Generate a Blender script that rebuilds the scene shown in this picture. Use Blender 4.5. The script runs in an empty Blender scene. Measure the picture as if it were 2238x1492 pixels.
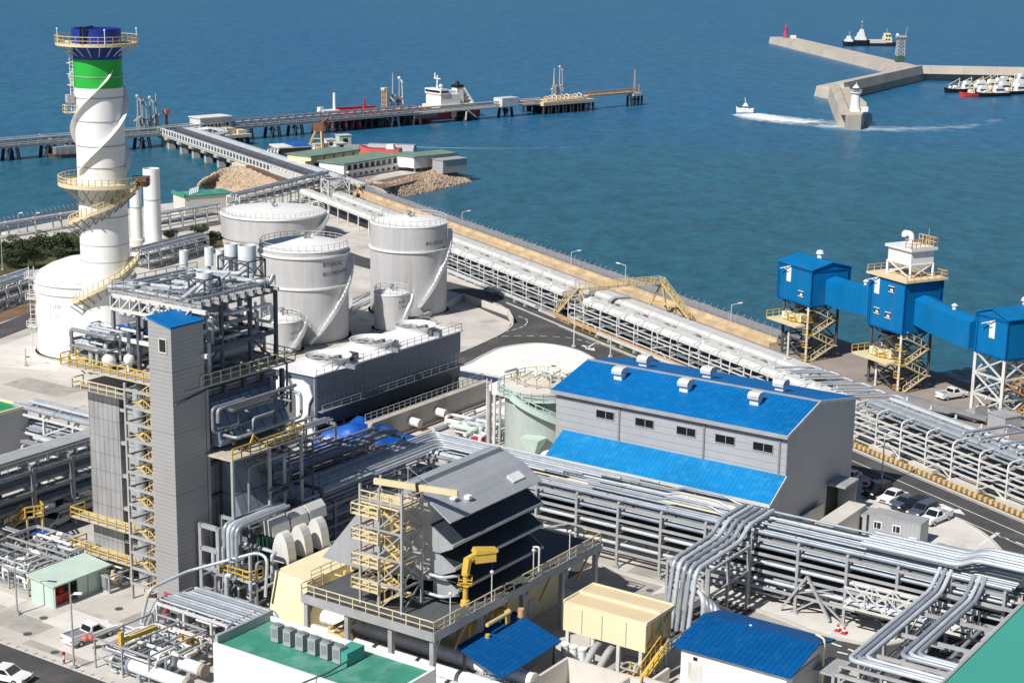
import bpy, bmesh, math, random
from mathutils import Vector, Matrix, noise
R = math.radians
C = bpy.context.scene.collection
scene = bpy.context.scene
rnd = random.Random(7)

# ------------------------------------------------------------------ camera
CAM_H, F_PX, W_PX, H_PX = 68.0, 3700.0, 2238.0, 1492.0
PITCH, ROLL = R(13.8), R(1.0)
_f = Vector((0, math.cos(PITCH), -math.sin(PITCH))); _r = Vector((1, 0, 0)); _u = _r.cross(_f)
CR = _r * math.cos(ROLL) + _u * math.sin(ROLL)
CU = -_r * math.sin(ROLL) + _u * math.cos(ROLL)
cd = bpy.data.cameras.new("camera"); cam = bpy.data.objects.new("camera", cd); C.objects.link(cam)
cam.matrix_world = Matrix(((CR.x, CU.x, -_f.x, 0), (CR.y, CU.y, -_f.y, 0), (CR.z, CU.z, -_f.z, CAM_H), (0, 0, 0, 1)))
cd.lens = 36.0 * F_PX / W_PX; cd.sensor_width = 36.0; cd.sensor_fit = 'HORIZONTAL'
cd.clip_start = 1.0; cd.clip_end = 60000.0
scene.camera = cam

# ------------------------------------------------------------------ sky, sun, exposure
SUN_AZ, SUN_EL = R(40.0), R(45.0)          # the light travels towards +Y and a little to +X
w = bpy.data.worlds.new("World"); scene.world = w; w.use_nodes = True
nt = w.node_tree; bg = nt.nodes['Background']
sky = nt.nodes.new('ShaderNodeTexSky'); sky.sky_type = 'NISHITA'; sky.sun_disc = False
sky.sun_elevation = SUN_EL; sky.sun_rotation = SUN_AZ + math.pi
sky.air_density = 1.0; sky.dust_density = 0.3; sky.ozone_density = 3.0
nt.links.new(sky.outputs[0], bg.inputs[0]); bg.inputs[1].default_value = 0.05
sl = bpy.data.lights.new("sun", 'SUN'); sl.energy = 5.0; sl.angle = R(0.5); sl.color = (1.0, 0.955, 0.89)
so = bpy.data.objects.new("sun", sl); C.objects.link(so)
sd = Vector((math.sin(SUN_AZ) * math.cos(SUN_EL), math.cos(SUN_AZ) * math.cos(SUN_EL), -math.sin(SUN_EL)))
so.rotation_euler = sd.to_track_quat('-Z', 'Y').to_euler(); so.location = (0, 0, 120)
vs = scene.view_settings; vs.view_transform = 'Standard'; vs.look = 'None'; vs.gamma = 1.0
vs.exposure = 0.10; vs.use_curve_mapping = False

# ------------------------------------------------------------------ placing: a pixel of the photograph on a level plane is a real place
def G(px, py, z=0.0):
    d = _f * F_PX + CR * (px - W_PX / 2) - CU * (py - H_PX / 2)
    t = (z - CAM_H) / d.z
    return Vector((d.x * t, d.y * t, z))
def depth_of(p): return (Vector(p) - Vector((0, 0, CAM_H))).dot(_f)
def proj_y(p):
    v = Vector(p) - Vector((0, 0, CAM_H)); k = v.dot(_f)
    return H_PX / 2 - F_PX * v.dot(CU) / k
def height_at(base, py):
    lo, hi = -6.0, 110.0
    for _ in range(50):
        m = (lo + hi) / 2
        if proj_y((base[0], base[1], m)) > py: lo = m
        else: hi = m
    return lo
SEA = -3.0
class Fr:
    def __init__(s, o, hd):
        s.o = Vector((o[0], o[1], 0)); s.hd = hd
        s.a = Vector((math.sin(R(hd)), math.cos(R(hd)), 0)); s.b = Vector((math.sin(R(hd - 90)), math.cos(R(hd - 90)), 0))
    def __call__(s, u, v=0.0, z=0.0): return s.o + s.a * u + s.b * v + Vector((0, 0, z))
    def inv(s, p): d = Vector((p[0], p[1], 0)) - s.o; return d.dot(s.a), d.dot(s.b)
PL = Fr((0, 0), 124.0)        # plant grid: u to the lower right, v away to the upper right
SH = Fr((0, 0), 151.5)        # shore grid: u along the coast, v seaward
def frame_from(p, q):
    return Fr(p, math.degrees(math.atan2(q[0] - p[0], q[1] - p[1])))

# ------------------------------------------------------------------ materials
MATS = {}
def mat(name, col, rough=0.6, metal=0.0, var=0.14, scale=0.35, streak=1.0, bump=0.0, bscale=4.0, seams=(), spec=None, stain=None):
    """procedural paint / metal / concrete: base colour broken up by two noises, optional panel seams (direction, pitch, width, dark)"""
    if name in MATS: return MATS[name]
    m = bpy.data.materials.new(name); m.use_nodes = True; n = m.node_tree.nodes; l = m.node_tree.links
    b = n['Principled BSDF']; b.inputs['Roughness'].default_value = rough; b.inputs['Metallic'].default_value = metal
    if spec is not None: b.inputs['Specular IOR Level'].default_value = spec
    tc = n.new('ShaderNodeTexCoord'); mp = n.new('ShaderNodeMapping')
    mp.inputs['Scale'].default_value = (1, 1, 1.0 / streak); l.new(tc.outputs['Object'], mp.inputs[0])
    n1 = n.new('ShaderNodeTexNoise'); n1.inputs['Scale'].default_value = scale; n1.inputs['Detail'].default_value = 6; n1.inputs['Roughness'].default_value = .65
    l.new(mp.outputs[0], n1.inputs['Vector'])
    mr = n.new('ShaderNodeMapRange'); mr.inputs[1].default_value = .3; mr.inputs[2].default_value = .7
    mr.inputs[3].default_value = 1 - var; mr.inputs[4].default_value = 1 + var * .6
    l.new(n1.outputs[0], mr.inputs[0])
    fac = mr.outputs[0]
    for d, pitch, width, dark in seams:
        dp = n.new('ShaderNodeVectorMath'); dp.operation = 'DOT_PRODUCT'; dp.inputs[1].default_value = tuple(d)
        l.new(tc.outputs['Object'], dp.inputs[0])
        a = n.new('ShaderNodeMath'); a.operation = 'MULTIPLY'; a.inputs[1].default_value = 1.0 / pitch; l.new(dp.outputs['Value'], a.inputs[0])
        fr = n.new('ShaderNodeMath'); fr.operation = 'FRACT'; l.new(a.outputs[0], fr.inputs[0])
        lt = n.new('ShaderNodeMath'); lt.operation = 'LESS_THAN'; lt.inputs[1].default_value = width / pitch; l.new(fr.outputs[0], lt.inputs[0])
        sc = n.new('ShaderNodeMath'); sc.operation = 'MULTIPLY_ADD'; sc.inputs[1].default_value = dark - 1.0; sc.inputs[2].default_value = 1.0
        l.new(lt.outputs[0], sc.inputs[0])
        mu = n.new('ShaderNodeMath'); mu.operation = 'MULTIPLY'; l.new(fac, mu.inputs[0]); l.new(sc.outputs[0], mu.inputs[1]); fac = mu.outputs[0]
    vm = n.new('ShaderNodeVectorMath'); vm.operation = 'SCALE'; vm.inputs[0].default_value = col; l.new(fac, vm.inputs['Scale'])
    outc = vm.outputs[0]
    if stain:                                  # rust runs, oil spots, tyre dirt: (scale, colour, strength, threshold, vertical stretch)
        m2 = n.new('ShaderNodeMapping'); m2.inputs['Scale'].default_value = (1, 1, 1.0 / stain[4]); l.new(tc.outputs['Object'], m2.inputs[0])
        n3 = n.new('ShaderNodeTexNoise'); n3.inputs['Scale'].default_value = stain[0]; n3.inputs['Detail'].default_value = 7; n3.inputs['Roughness'].default_value = .62; l.new(m2.outputs[0], n3.inputs['Vector'])
        r3 = n.new('ShaderNodeMapRange'); r3.inputs[1].default_value = stain[3]; r3.inputs[2].default_value = stain[3] + .16; r3.inputs[4].default_value = stain[2]; l.new(n3.outputs[0], r3.inputs[0])
        mx = n.new('ShaderNodeMix'); mx.data_type = 'RGBA'; mx.inputs[7].default_value = (*stain[1], 1); l.new(r3.outputs[0], mx.inputs[0]); l.new(outc, mx.inputs[6]); outc = mx.outputs[2]
    l.new(outc, b.inputs['Base Color'])
    if bump:
        n2 = n.new('ShaderNodeTexNoise'); n2.inputs['Scale'].default_value = bscale; n2.inputs['Detail'].default_value = 5
        l.new(tc.outputs['Object'], n2.inputs['Vector'])
        bp = n.new('ShaderNodeBump'); bp.inputs['Strength'].default_value = bump; bp.inputs['Distance'].default_value = .15
        l.new(n2.outputs[0], bp.inputs['Height']); l.new(bp.outputs[0], b.inputs['Normal'])
    MATS[name] = m; return m
A_, B_, Z_ = PL.a, PL.b, Vector((0, 0, 1))
mat('white', (.80, .80, .79), .45, 0, .07, .25, 3, stain=(.6, (.58, .54, .48), .5, .58, 8))
mat('tank white', (.86, .86, .85), .4, 0, .06, .25, 6, seams=((Z_, 2.6, .035, .88),), stain=(.55, (.58, .53, .47), .55, .58, 10))
mat('tank grey', (.50, .50, .51), .5, 0, .16, .35, 9, seams=((Z_, 2.4, .05, .82), (Vector((.6, .8, 0)), 3.1, .04, .9)), stain=(.5, (.36, .30, .25), .6, .56, 9))
mat('tank roof', (.82, .82, .81), .5, 0, .06, .3, stain=(.5, (.55, .52, .48), .5, .58, 1))
mat('pipe', (.36, .405, .46), .38, .3, .25, .5)
mat('pipe bright', (.53, .575, .62), .38, .1, .16, .6, stain=(.9, (.36, .33, .30), .6, .56, 1))
mat('pipe dull', (.30, .31, .33), .45, .3, .25, .5)
mat('insulation', (.42, .46, .51), .4, .25, .2, .8, seams=((A_, 1.1, .06, .75), (B_, 1.1, .06, .75)))
mat('steel', (.41, .42, .43), .55, .1, .18, .5, stain=(.8, (.26, .20, .16), .55, .58, 2))
mat('steel white', (.66, .66, .64), .5, 0, .14, .5, stain=(.7, (.40, .33, .26), .6, .57, 3))
mat('steel dark', (.10, .105, .12), .55, .1, .3, .5)
mat('steel mid', (.27, .28, .30), .55, .1, .2, .5)
mat('grating', (.30, .30, .29), .8, .1, .2, 1.0)
mat('grating pale', (.52, .48, .40), .8, 0, .2, .8)
mat('yellow', (.66, .44, .07), .55, 0, .2, .8, stain=(1.2, (.36, .25, .12), .6, .55, 3))
mat('yellow pale', (.66, .51, .24), .55, 0, .15, .8)
mat('yellow cream', (.70, .60, .38), .55, 0, .12, .8)
mat('orange', (.62, .37, .17), .6, 0, .2, .5)
mat('rust', (.22, .10, .05), .8, 0, .3, .8)
mat('brown steel', (.16, .10, .07), .7, 0, .3, .5)
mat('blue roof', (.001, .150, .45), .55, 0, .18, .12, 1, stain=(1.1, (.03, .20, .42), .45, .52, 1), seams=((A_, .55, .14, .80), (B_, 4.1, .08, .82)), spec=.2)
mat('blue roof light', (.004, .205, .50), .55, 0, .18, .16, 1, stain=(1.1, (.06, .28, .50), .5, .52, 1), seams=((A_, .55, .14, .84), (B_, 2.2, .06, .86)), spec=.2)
mat('roof pale green', (.17, .27, .22), .75, 0, .25, .3)
mat('wall tan', (.60, .46, .29), .85, 0, .35, .35, 1)
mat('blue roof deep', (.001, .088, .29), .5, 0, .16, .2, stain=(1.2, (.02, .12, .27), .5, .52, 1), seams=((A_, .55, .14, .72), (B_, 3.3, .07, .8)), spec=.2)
mat('blue house', (.001, .165, .42), .55, 0, .15, .3, 4, stain=(.6, (.06, .14, .24), .55, .57, 7), spec=.2, seams=((SH.a, .8, .10, .84), (SH.b, .8, .10, .84), (Z_, 3.0, .08, .85)))
mat('blue tarp', (.012, .10, .46), .35, 0, .2, .6, bump=.8, bscale=1.2)
mat('roof green', (.045, .27, .19), .7, 0, .20, .22, stain=(.32, (.16, .36, .30), .8, .47, 1), seams=((A_, 4.6, .05, .75), (B_, 3.6, .05, .75)))
mat('roof green bright', (.03, .30, .11), .7, 0, .2, .3)
mat('roof teal', (.055, .34, .27), .65, 0, .05, .1)
mat('pale green', (.52, .65, .58), .6, 0, .1, .4, seams=((A_, 1.0, .05, .85),))
mat('clad grey', (.48, .49, .51), .5, .15, .08, .3, 3, stain=(.5, (.34, .32, .31), .5, .57, 9), seams=((Z_, .85, .10, .74),))
mat('clad tower', (.37, .37, .375), .5, .1, .07, .3, 3, seams=((Z_, .42, .09, .80), (Z_, 6.3, .12, .8)))
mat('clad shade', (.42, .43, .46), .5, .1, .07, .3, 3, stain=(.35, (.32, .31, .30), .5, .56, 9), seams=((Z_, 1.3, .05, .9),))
mat('clad grey v', (.40, .42, .45), .5, .25, .12, .3, 3, seams=((A_, .5, .07, .8), (B_, .5, .07, .8)))
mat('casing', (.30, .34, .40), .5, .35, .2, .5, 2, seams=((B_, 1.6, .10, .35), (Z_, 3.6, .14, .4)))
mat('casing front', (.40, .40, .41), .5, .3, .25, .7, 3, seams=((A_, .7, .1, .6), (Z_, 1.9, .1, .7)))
mat('casing sky tint', (.22, .29, .40), .4, .3, .12, .5, 1, seams=((B_, 1.45, .12, .2), (Z_, 2.6, .14, .3)))  # blue of the reflected sky put into the duct colour
mat('hood', (.46, .48, .51), .45, .3, .10, .4, seams=((B_, 3.1, .05, 1.3), (A_, 2.0, .05, .75)))
mat('hood louvre', (.06, .075, .10), .5, .3, .2, .4, seams=((B_, .5, .08, .6),))
mat('deck dark', (.085, .095, .105), .7, 0, .25, .5, seams=((A_, 2.0, .05, 1.5),))
mat('cool wall', (.105, .135, .19), .5, .1, .12, .3, seams=((B_, 6.4, .10, .4),))
mat('cool mid', (.19, .23, .29), .5, .1, .12, .3, seams=((B_, 1.0, .13, .35),))
mat('cool low', (.10, .12, .14), .6, .1, .15, .3, seams=((B_, 6.4, .10, .5),))
mat('cream', (.80, .71, .48), .6, 0, .06, .3, 2)
mat('cream tan', (.70, .56, .34), .6, 0, .08, .4, 2, seams=((A_, 1.9, .05, .75),))
mat('cream roof', (.72, .58, .37), .6, 0, .08, .3)
mat('concrete', (.46, .43, .38), .85, 0, .16, .25, 2, bump=.2, stain=(.4, (.26, .23, .20), .6, .55, 4))
mat('concrete pale', (.62, .59, .54), .85, 0, .12, .25, 2)
mat('concrete brown', (.33, .28, .23), .9, 0, .2, .3, 1)
mat('glass', (.015, .018, .022), .12, 0, .3, .5)
mat('black', (.012, .012, .013), .5, 0, .2, .5)
mat('rubber', (.02, .02, .02), .8, 0, .2, .5)
mat('green machine', (.03, .10, .07), .5, 0, .2, .8)
mat('green paint', (.02, .42, .045), .45, 0, .06, .3)
mat('navy paint', (.008, .035, .27), .45, 0, .12, .5)
mat('red', (.45, .02, .02), .5, 0, .15, .5)
mat('red hull', (.75, .05, .04), .5, 0, .2, .15)
mat('red pale', (.62, .16, .14), .55, 0, .15, .3)
mat('magenta', (.45, .06, .14), .55, 0, .15, .3)
mat('pile', (.045, .045, .05), .8, 0, .4, .3)
mat('blue paint', (.02, .10, .42), .5, 0, .2, .6)
mat('leaf', (.035, .062, .024), .8, 0, .5, 1.2)
mat('leaf light', (.075, .105, .035), .8, 0, .5, 1.2)
mat('bark', (.10, .07, .045), .9, 0, .3, 1.0)
mat('car white', (.82, .82, .82), .25, 0, .03, .5)
mat('car black', (.012, .013, .016), .2, 0, .1, .5)
mat('car slate', (.09, .12, .17), .25, .2, .1, .5)
mat('car silver', (.50, .53, .56), .3, .3, .1, .5)
mat('silencer', (.80, .83, .87), .4, .1, .10, .5, 3)
mat('line white', (.74, .74, .70), .8, 0, .25, .8)
mat('line yellow', (.60, .43, .16), .8, 0, .25, .8)
mat('foam', (.75, .80, .84), .7, 0, .1, .5)
mat('lamp glass', (.85, .85, .82), .2, 0, .02, .5)

# ------------------------------------------------------------------ mesh builder
class MB:
    def __init__(s): s.v = []; s.f = []; s.m = []; s.sm = []; s.mi = 0
    def add(s, vs, fs, smooth=False):
        o = len(s.v); s.v += [Vector(v) for v in vs]
        for f in fs: s.f.append([i + o for i in f]); s.m.append(s.mi); s.sm.append(smooth)
        return s
    def hexa(s, b, t):          # four bottom and four top corners, same order
        return s.add(list(b) + list(t), [(3, 2, 1, 0), (4, 5, 6, 7), (0, 1, 5, 4), (1, 2, 6, 5), (2, 3, 7, 6), (3, 0, 4, 7)])
    def box(s, fr, u0, u1, v0, v1, z0, z1):
        return s.hexa([fr(u0, v0, z0), fr(u1, v0, z0), fr(u1, v1, z0), fr(u0, v1, z0)], [fr(u0, v0, z1), fr(u1, v0, z1), fr(u1, v1, z1), fr(u0, v1, z1)])
    def prism(s, pts, z0, z1):  # vertical prism over a plan polygon
        n = len(pts); vs = [Vector((p[0], p[1], z0)) for p in pts] + [Vector((p[0], p[1], z1)) for p in pts]
        return s.add(vs, [tuple(range(n))[::-1], tuple(range(n, 2 * n))] + [(i, (i + 1) % n, n + (i + 1) % n, n + i) for i in range(n)])
    def extrude(s, pts, d):     # any planar polygon pushed along d
        n = len(pts); d = Vector(d); vs = [Vector(p) for p in pts] + [Vector(p) + d for p in pts]
        return s.add(vs, [tuple(range(n))[::-1], tuple(range(n, 2 * n))] + [(i, (i + 1) % n, n + (i + 1) % n, n + i) for i in range(n)])
    def poly(s, pts): return s.add(pts, [tuple(range(len(pts)))])
    def beam(s, p, q, w, h=None, up=(0, 0, 1)):
        p, q = Vector(p), Vector(q); d = q - p
        if d.length < 1e-5: return s
        d.normalize(); h = w if h is None else h
        up = Vector(up)
        if abs(d.dot(up)) > .98: up = Vector((A_.x, A_.y, 0))
        x = d.cross(up).normalized(); y = x.cross(d)
        x *= w / 2; y *= h / 2
        return s.hexa([p - x - y, p + x - y, p + x + y, p - x + y], [q - x - y, q + x - y, q + x + y, q - x + y])
    def tube(s, p, q, r, n=8, r2=None, cap=True): return s.path([p, q], r, n, cap, r2)
    def path(s, pts, r, n=8, cap=True, r2=None):
        pts = [Vector(p) for p in pts]; k = len(pts); vs = []
        t0 = (pts[1] - pts[0]).normalized(); ref = Vector((0, 0, 1)) if abs(t0.z) < .9 else Vector((1, 0, 0))
        x = t0.cross(ref).normalized()
        for i, p in enumerate(pts):
            if i == 0: t = t0
            elif i == k - 1: t = (pts[i] - pts[i - 1]).normalized()
            else:
                t = ((pts[i] - pts[i - 1]).normalized() + (pts[i + 1] - pts[i]).normalized())
                t = t.normalized() if t.length > 1e-6 else t0
            x = (x - t * x.dot(t)); x = x.normalized() if x.length > 1e-6 else t.orthogonal().normalized()
            y = t.cross(x)
            rr = r if r2 is None else r + (r2 - r) * i / (k - 1)
            if 0 < i < k - 1:
                c = (pts[i] - pts[i - 1]).normalized().dot(t); rr2 = rr / max(.6, c)
            else: rr2 = rr
            for j in range(n):
                a = 2 * math.pi * j / n
                vs.append(p + x * math.cos(a) * rr2 + y * math.sin(a) * rr2)
        fs = [(i * n + j, i * n + (j + 1) % n, (i + 1) * n + (j + 1) % n, (i + 1) * n + j) for i in range(k - 1) for j in range(n)]
        s.add(vs, fs, True)
        if cap:
            s.add(vs[:n], [tuple(range(n))[::-1]]); s.add(vs[-n:], [tuple(range(n))])
        return s
    def lathe(s, c, prof, n=32, a0=0.0, a1=2 * math.pi, cap=True, hard=True):
        c = Vector(c); full = abs(a1 - a0 - 2 * math.pi) < 1e-6; m = n if full else n + 1
        def ring(r, z): return [c + Vector((r * math.cos(a0 + (a1 - a0) * j / n), r * math.sin(a0 + (a1 - a0) * j / n), z)) for j in range(m)]
        for (r0, z0), (r1, z1) in zip(prof[:-1], prof[1:]):
            fs = [(j, (j + 1) % m, m + (j + 1) % m, m + j) for j in range(n)]
            s.add(ring(r0, z0) + ring(r1, z1), fs, True)
        if cap and full:
            if prof[0][0] > 1e-4: s.add(ring(*prof[0]), [tuple(range(m))[::-1]])
            if prof[-1][0] > 1e-4: s.add(ring(*prof[-1]), [tuple(range(m))])
        return s
    def ball(s, c, r, n=10, sz=1.0):
        k = max(4, n // 2)
        return s.lathe(c, [(max(1e-3, r * math.sin(math.pi * i / k)), -r * sz * math.cos(math.pi * i / k)) for i in range(k + 1)], n, cap=False)
    def rail(s, pts, h=1.1, t=.07, gap=1.6, mid=True, kick=False):
        pts = [Vector(p) for p in pts]; up = Vector((0, 0, h))
        for p, q in zip(pts[:-1], pts[1:]):
            s.beam(p + up, q + up, t)
            if mid: s.beam(p + up * .52, q + up * .52, t * .8)
            if kick: s.beam(p + up * .08, q + up * .08, t * .6, .18)
            L = (q - p).length; k = max(1, int(L / gap))
            for i in range(k + 1):
                c = p.lerp(q, i / k); s.beam(c, c + up, t)
        return s
    def xbrace(s, p0, p1, z0, z1, t=.12, cross=True):
        a, b = Vector(p0), Vector(p1); a0 = a.copy(); a0.z = z0; a1 = a.copy(); a1.z = z1; b0 = b.copy(); b0.z = z0; b1 = b.copy(); b1.z = z1
        s.beam(a0, b1, t)
        if cross: s.beam(b0, a1, t)
        return s
    def out(s, name, m, parent=None, base=None):
        me = bpy.data.meshes.new(name); o = bpy.data.objects.new(name, me); C.objects.link(o)
        if parent is not None:
            org = Vector((0, 0, 0)); q = parent
            while q is not None: org += Vector(q.location); q = q.parent
            o.parent = parent
        else:
            org = Vector(base) if base is not None else Vector((0, 0, 0)); o.location = org
        me.from_pydata([v - org for v in s.v], [], s.f)
        for mm in (m if isinstance(m, (list, tuple)) else [m]): me.materials.append(MATS[mm])
        me.polygons.foreach_set('material_index', s.m); me.polygons.foreach_set('use_smooth', s.sm); me.update()
        return o
def tag(o, label, cat, group=None, kind=None):
    if label: o['label'] = label
    if cat: o['category'] = cat
    if group: o['group'] = group
    if kind: o['kind'] = kind
    return o
def thing(name, label, cat, loc, group=None):
    o = bpy.data.objects.new(name, None); C.objects.link(o); o.location = Vector(loc); o.empty_display_size = .5
    return tag(o, label, cat, group)
def structure(name, mb, m, base=(0, 0, 0)):
    o = mb.out(name, m, None, base); o['kind'] = 'structure'; return o
def dup(root, loc, rotz=0.0, label=None, group=None, scale=None):
    def cp(o, par):
        c = o.copy(); C.objects.link(c); c.parent = par
        for ch in o.children: cp(ch, c)
        return c
    c = cp(root, None); c.location = Vector(loc); c.rotation_euler = (0, 0, rotz)
    if label: c['label'] = label
    if group: c['group'] = group
    if scale: c.scale = (scale,) * 3
    return c
def bend(pts, r=.6, k=3):
    """round the corners of a pipe run"""
    pts = [Vector(p) for p in pts]; o = [pts[0]]
    for i in range(1, len(pts) - 1):
        p, a, b = pts[i], pts[i - 1], pts[i + 1]
        d1 = (a - p); d2 = (b - p); rr = min(r, d1.length * .45, d2.length * .45); s0 = p + d1.normalized() * rr; s1 = p + d2.normalized() * rr
        for j in range(k + 1):
            t = j / k; o.append(s0 * (1 - t) ** 2 + p * 2 * t * (1 - t) + s1 * t * t)
    o.append(pts[-1]); return o
def heading_rot(hd): return R(90 - hd)      # turns +X to compass heading hd
def text_mesh(mb, txt, place, size):
    """lettering as a thin mesh; place(x, y) -> point in space for the letter plane"""
    cu = bpy.data.curves.new("t", 'FONT'); cu.body = txt; cu.size = size; cu.extrude = 0; cu.resolution_u = 2; cu.space_character = 1.05
    ob = bpy.data.objects.new("t", cu); C.objects.link(ob)
    dg = bpy.context.evaluated_depsgraph_get(); me = bpy.data.meshes.new_from_object(ob.evaluated_get(dg))
    mb.add([place(v.co.x, v.co.y) for v in me.vertices], [tuple(p.vertices) for p in me.polygons])
    bpy.data.objects.remove(ob); bpy.data.curves.remove(cu); bpy.data.meshes.remove(me)
def az_to_cam(c): return math.atan2(-c.y, -c.x)      # angle (from +X) of the side facing the camera
def circ(c, r, z, a0, a1, n): return [Vector((c.x + r * math.cos(a0 + (a1 - a0) * i / n), c.y + r * math.sin(a0 + (a1 - a0) * i / n), z)) for i in range(n + 1)]

# ================================================================== SETTING: sea, land, roads
FRONT_Y = G(1180, 322, SEA).y + 13 - .1 * G(1180, 322, SEA).x
def sea_material():
    m = bpy.data.materials.new('sea water'); m.use_nodes = True; n = m.node_tree.nodes; l = m.node_tree.links
    b = n['Principled BSDF']; b.inputs['Roughness'].default_value = .32; b.inputs['IOR'].default_value = 1.33
    b.inputs['Specular IOR Level'].default_value = .36
    tc = n.new('ShaderNodeTexCoord')
    def nz(scale, det, sx=1.0, sy=1.0, rot=0.0, rough=.6):
        mp = n.new('ShaderNodeMapping'); mp.inputs['Scale'].default_value = (sx, sy, 1); mp.inputs['Rotation'].default_value = (0, 0, rot)
        l.new(tc.outputs['Object'], mp.inputs[0])
        t = n.new('ShaderNodeTexNoise'); t.inputs['Scale'].default_value = scale; t.inputs['Detail'].default_value = det; t.inputs['Roughness'].default_value = rough
        l.new(mp.outputs[0], t.inputs['Vector']); return t
    # wide bands of different water: deep blue offshore currents, greener turbid patches
    big = nz(.0045, 5, 1.0, .38, R(20)); mid = nz(.03, 6, 1, .35, R(-12), .7); rip = nz(.22, 5, 1, .55, R(15), .7)
    ad = n.new('ShaderNodeMath'); ad.operation = 'MULTIPLY_ADD'; ad.inputs[1].default_value = .35; l.new(mid.outputs[0], ad.inputs[0]); l.new(big.outputs[0], ad.inputs[2])
    cr = n.new('ShaderNodeValToRGB'); e = cr.color_ramp.elements
    e[0].position = .48; e[0].color = (.012, .112, .265, 1); e[1].position = .86; e[1].color = (.020, .135, .238, 1)
    l.new(ad.outputs[0], cr.inputs[0])
    # turbidity grows in the shallow basin in front of the quay (a property of the water there)
    sp = n.new('ShaderNodeVectorMath'); sp.operation = 'DISTANCE'; sp.inputs[1].default_value = (20, 330, SEA); l.new(tc.outputs['Object'], sp.inputs[0])
    mr = n.new('ShaderNodeMapRange'); mr.inputs[1].default_value = 30; mr.inputs[2].default_value = 330; mr.inputs[3].default_value = .9; mr.inputs[4].default_value = 0; l.new(sp.outputs['Value'], mr.inputs[0])
    mx = n.new('ShaderNodeMix'); mx.data_type = 'RGBA'; mx.inputs[7].default_value = (.018, .090, .122, 1)
    l.new(mr.outputs[0], mx.inputs[0]); l.new(cr.outputs[0], mx.inputs[6])
    # a current line: milky inshore water meets deeper blue along a wandering front
    xy = n.new('ShaderNodeSeparateXYZ'); l.new(tc.outputs['Object'], xy.inputs[0])
    yy = n.new('ShaderNodeMath'); yy.operation = 'MULTIPLY_ADD'; yy.inputs[1].default_value = 26.0; l.new(nz(.012, 2, 1, .2).outputs[0], yy.inputs[0]); l.new(xy.outputs[1], yy.inputs[2])
    y2 = n.new('ShaderNodeMath'); y2.operation = 'MULTIPLY_ADD'; y2.inputs[1].default_value = -.10; l.new(xy.outputs[0], y2.inputs[0]); l.new(yy.outputs[0], y2.inputs[2])
    fr_ = n.new('ShaderNodeMapRange'); fr_.inputs[1].default_value = FRONT_Y + 5; fr_.inputs[2].default_value = FRONT_Y - 1; fr_.inputs[3].default_value = 0; fr_.inputs[4].default_value = .55; l.new(y2.outputs[0], fr_.inputs[0])
    m3 = n.new('ShaderNodeMix'); m3.data_type = 'RGBA'; m3.inputs[7].default_value = (.022, .120, .178, 1); l.new(fr_.outputs[0], m3.inputs[0]); l.new(mx.outputs[2], m3.inputs[6]); mx = m3
    rm = n.new('ShaderNodeMapRange'); rm.inputs[1].default_value = .3; rm.inputs[2].default_value = .7; rm.inputs[3].default_value = .70; rm.inputs[4].default_value = 1.28; l.new(rip.outputs[0], rm.inputs[0])
    vm = n.new('ShaderNodeVectorMath'); vm.operation = 'SCALE'; l.new(mx.outputs[2], vm.inputs[0]); l.new(rm.outputs[0], vm.inputs['Scale'])
    l.new(vm.outputs[0], b.inputs['Base Color'])
    h1 = nz(.35, 4, 1, .5, R(15)); h2 = nz(.09, 3, 1, .45, R(-8))
    s1 = n.new('ShaderNodeMath'); s1.operation = 'MULTIPLY_ADD'; s1.inputs[1].default_value = .5; l.new(h1.outputs[0], s1.inputs[0]); l.new(h2.outputs[0], s1.inputs[2])
    bp = n.new('ShaderNodeBump'); bp.inputs['Strength'].default_value = .55; bp.inputs['Distance'].default_value = 1.6
    l.new(s1.outputs[0], bp.inputs['Height']); l.new(bp.outputs[0], b.inputs['Normal'])
    MATS['sea water'] = m
sea_material()
mb = MB(); mb.poly([(-9000, -300, SEA), (9000, -300, SEA), (20000, 40000, SEA), (-20000, 40000, SEA)])
structure('sea', mb, 'sea water')

mat('ground', (.57, .54, .50), .9, 0, .26, .09, 1, bump=.15, bscale=3, stain=(.16, (.30, .27, .235), .8, .55, 1), seams=((A_, 6.0, .09, .84), (B_, 6.0, .09, .84)))
mat('ground white', (.82, .81, .79), .9, 0, .06, .1, 1, stain=(.2, (.62, .60, .57), .7, .56, 1))
mat('paving', (.66, .635, .595), .9, 0, .14, .2, 1, stain=(.22, (.42, .38, .33), .8, .56, 1), seams=((A_, 4.0, .07, .86), (B_, 4.0, .07, .86)))
mat('quay paving', (.31, .265, .235), .9, 0, .2, .12, 1, seams=((SH.a, 7.0, .1, .8), (SH.b, 7.0, .1, .8)))
mat('asphalt', (.072, .070, .073), .9, 0, .28, .15, 1, bump=.2, stain=(.12, (.14, .13, .125), .8, .53, 1))
mat('soil', (.20, .13, .08), .95, 0, .45, .3, 1, bump=.5, bscale=2)
mat('grass', (.085, .085, .03), .95, 0, .5, .5, 1, bump=.5, bscale=3)
mat('kerb', (.55, .53, .49), .85, 0, .12, .6)
mat('rock', (.44, .325, .24), .95, 0, .45, .35, 1, bump=.7, bscale=2.0)
mat('rock grey', (.21, .205, .21), .95, 0, .45, .35, 1, bump=.7, bscale=2.0)
mat('mound sand', (.52, .40, .28), .95, 0, .3, .35, 1, bump=.6, bscale=1.5)
mat('breakwater concrete', (.50, .45, .38), .9, 0, .2, .06, 1, seams=((Vector((.75, .66, 0)), 12, .4, .85),))

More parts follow.
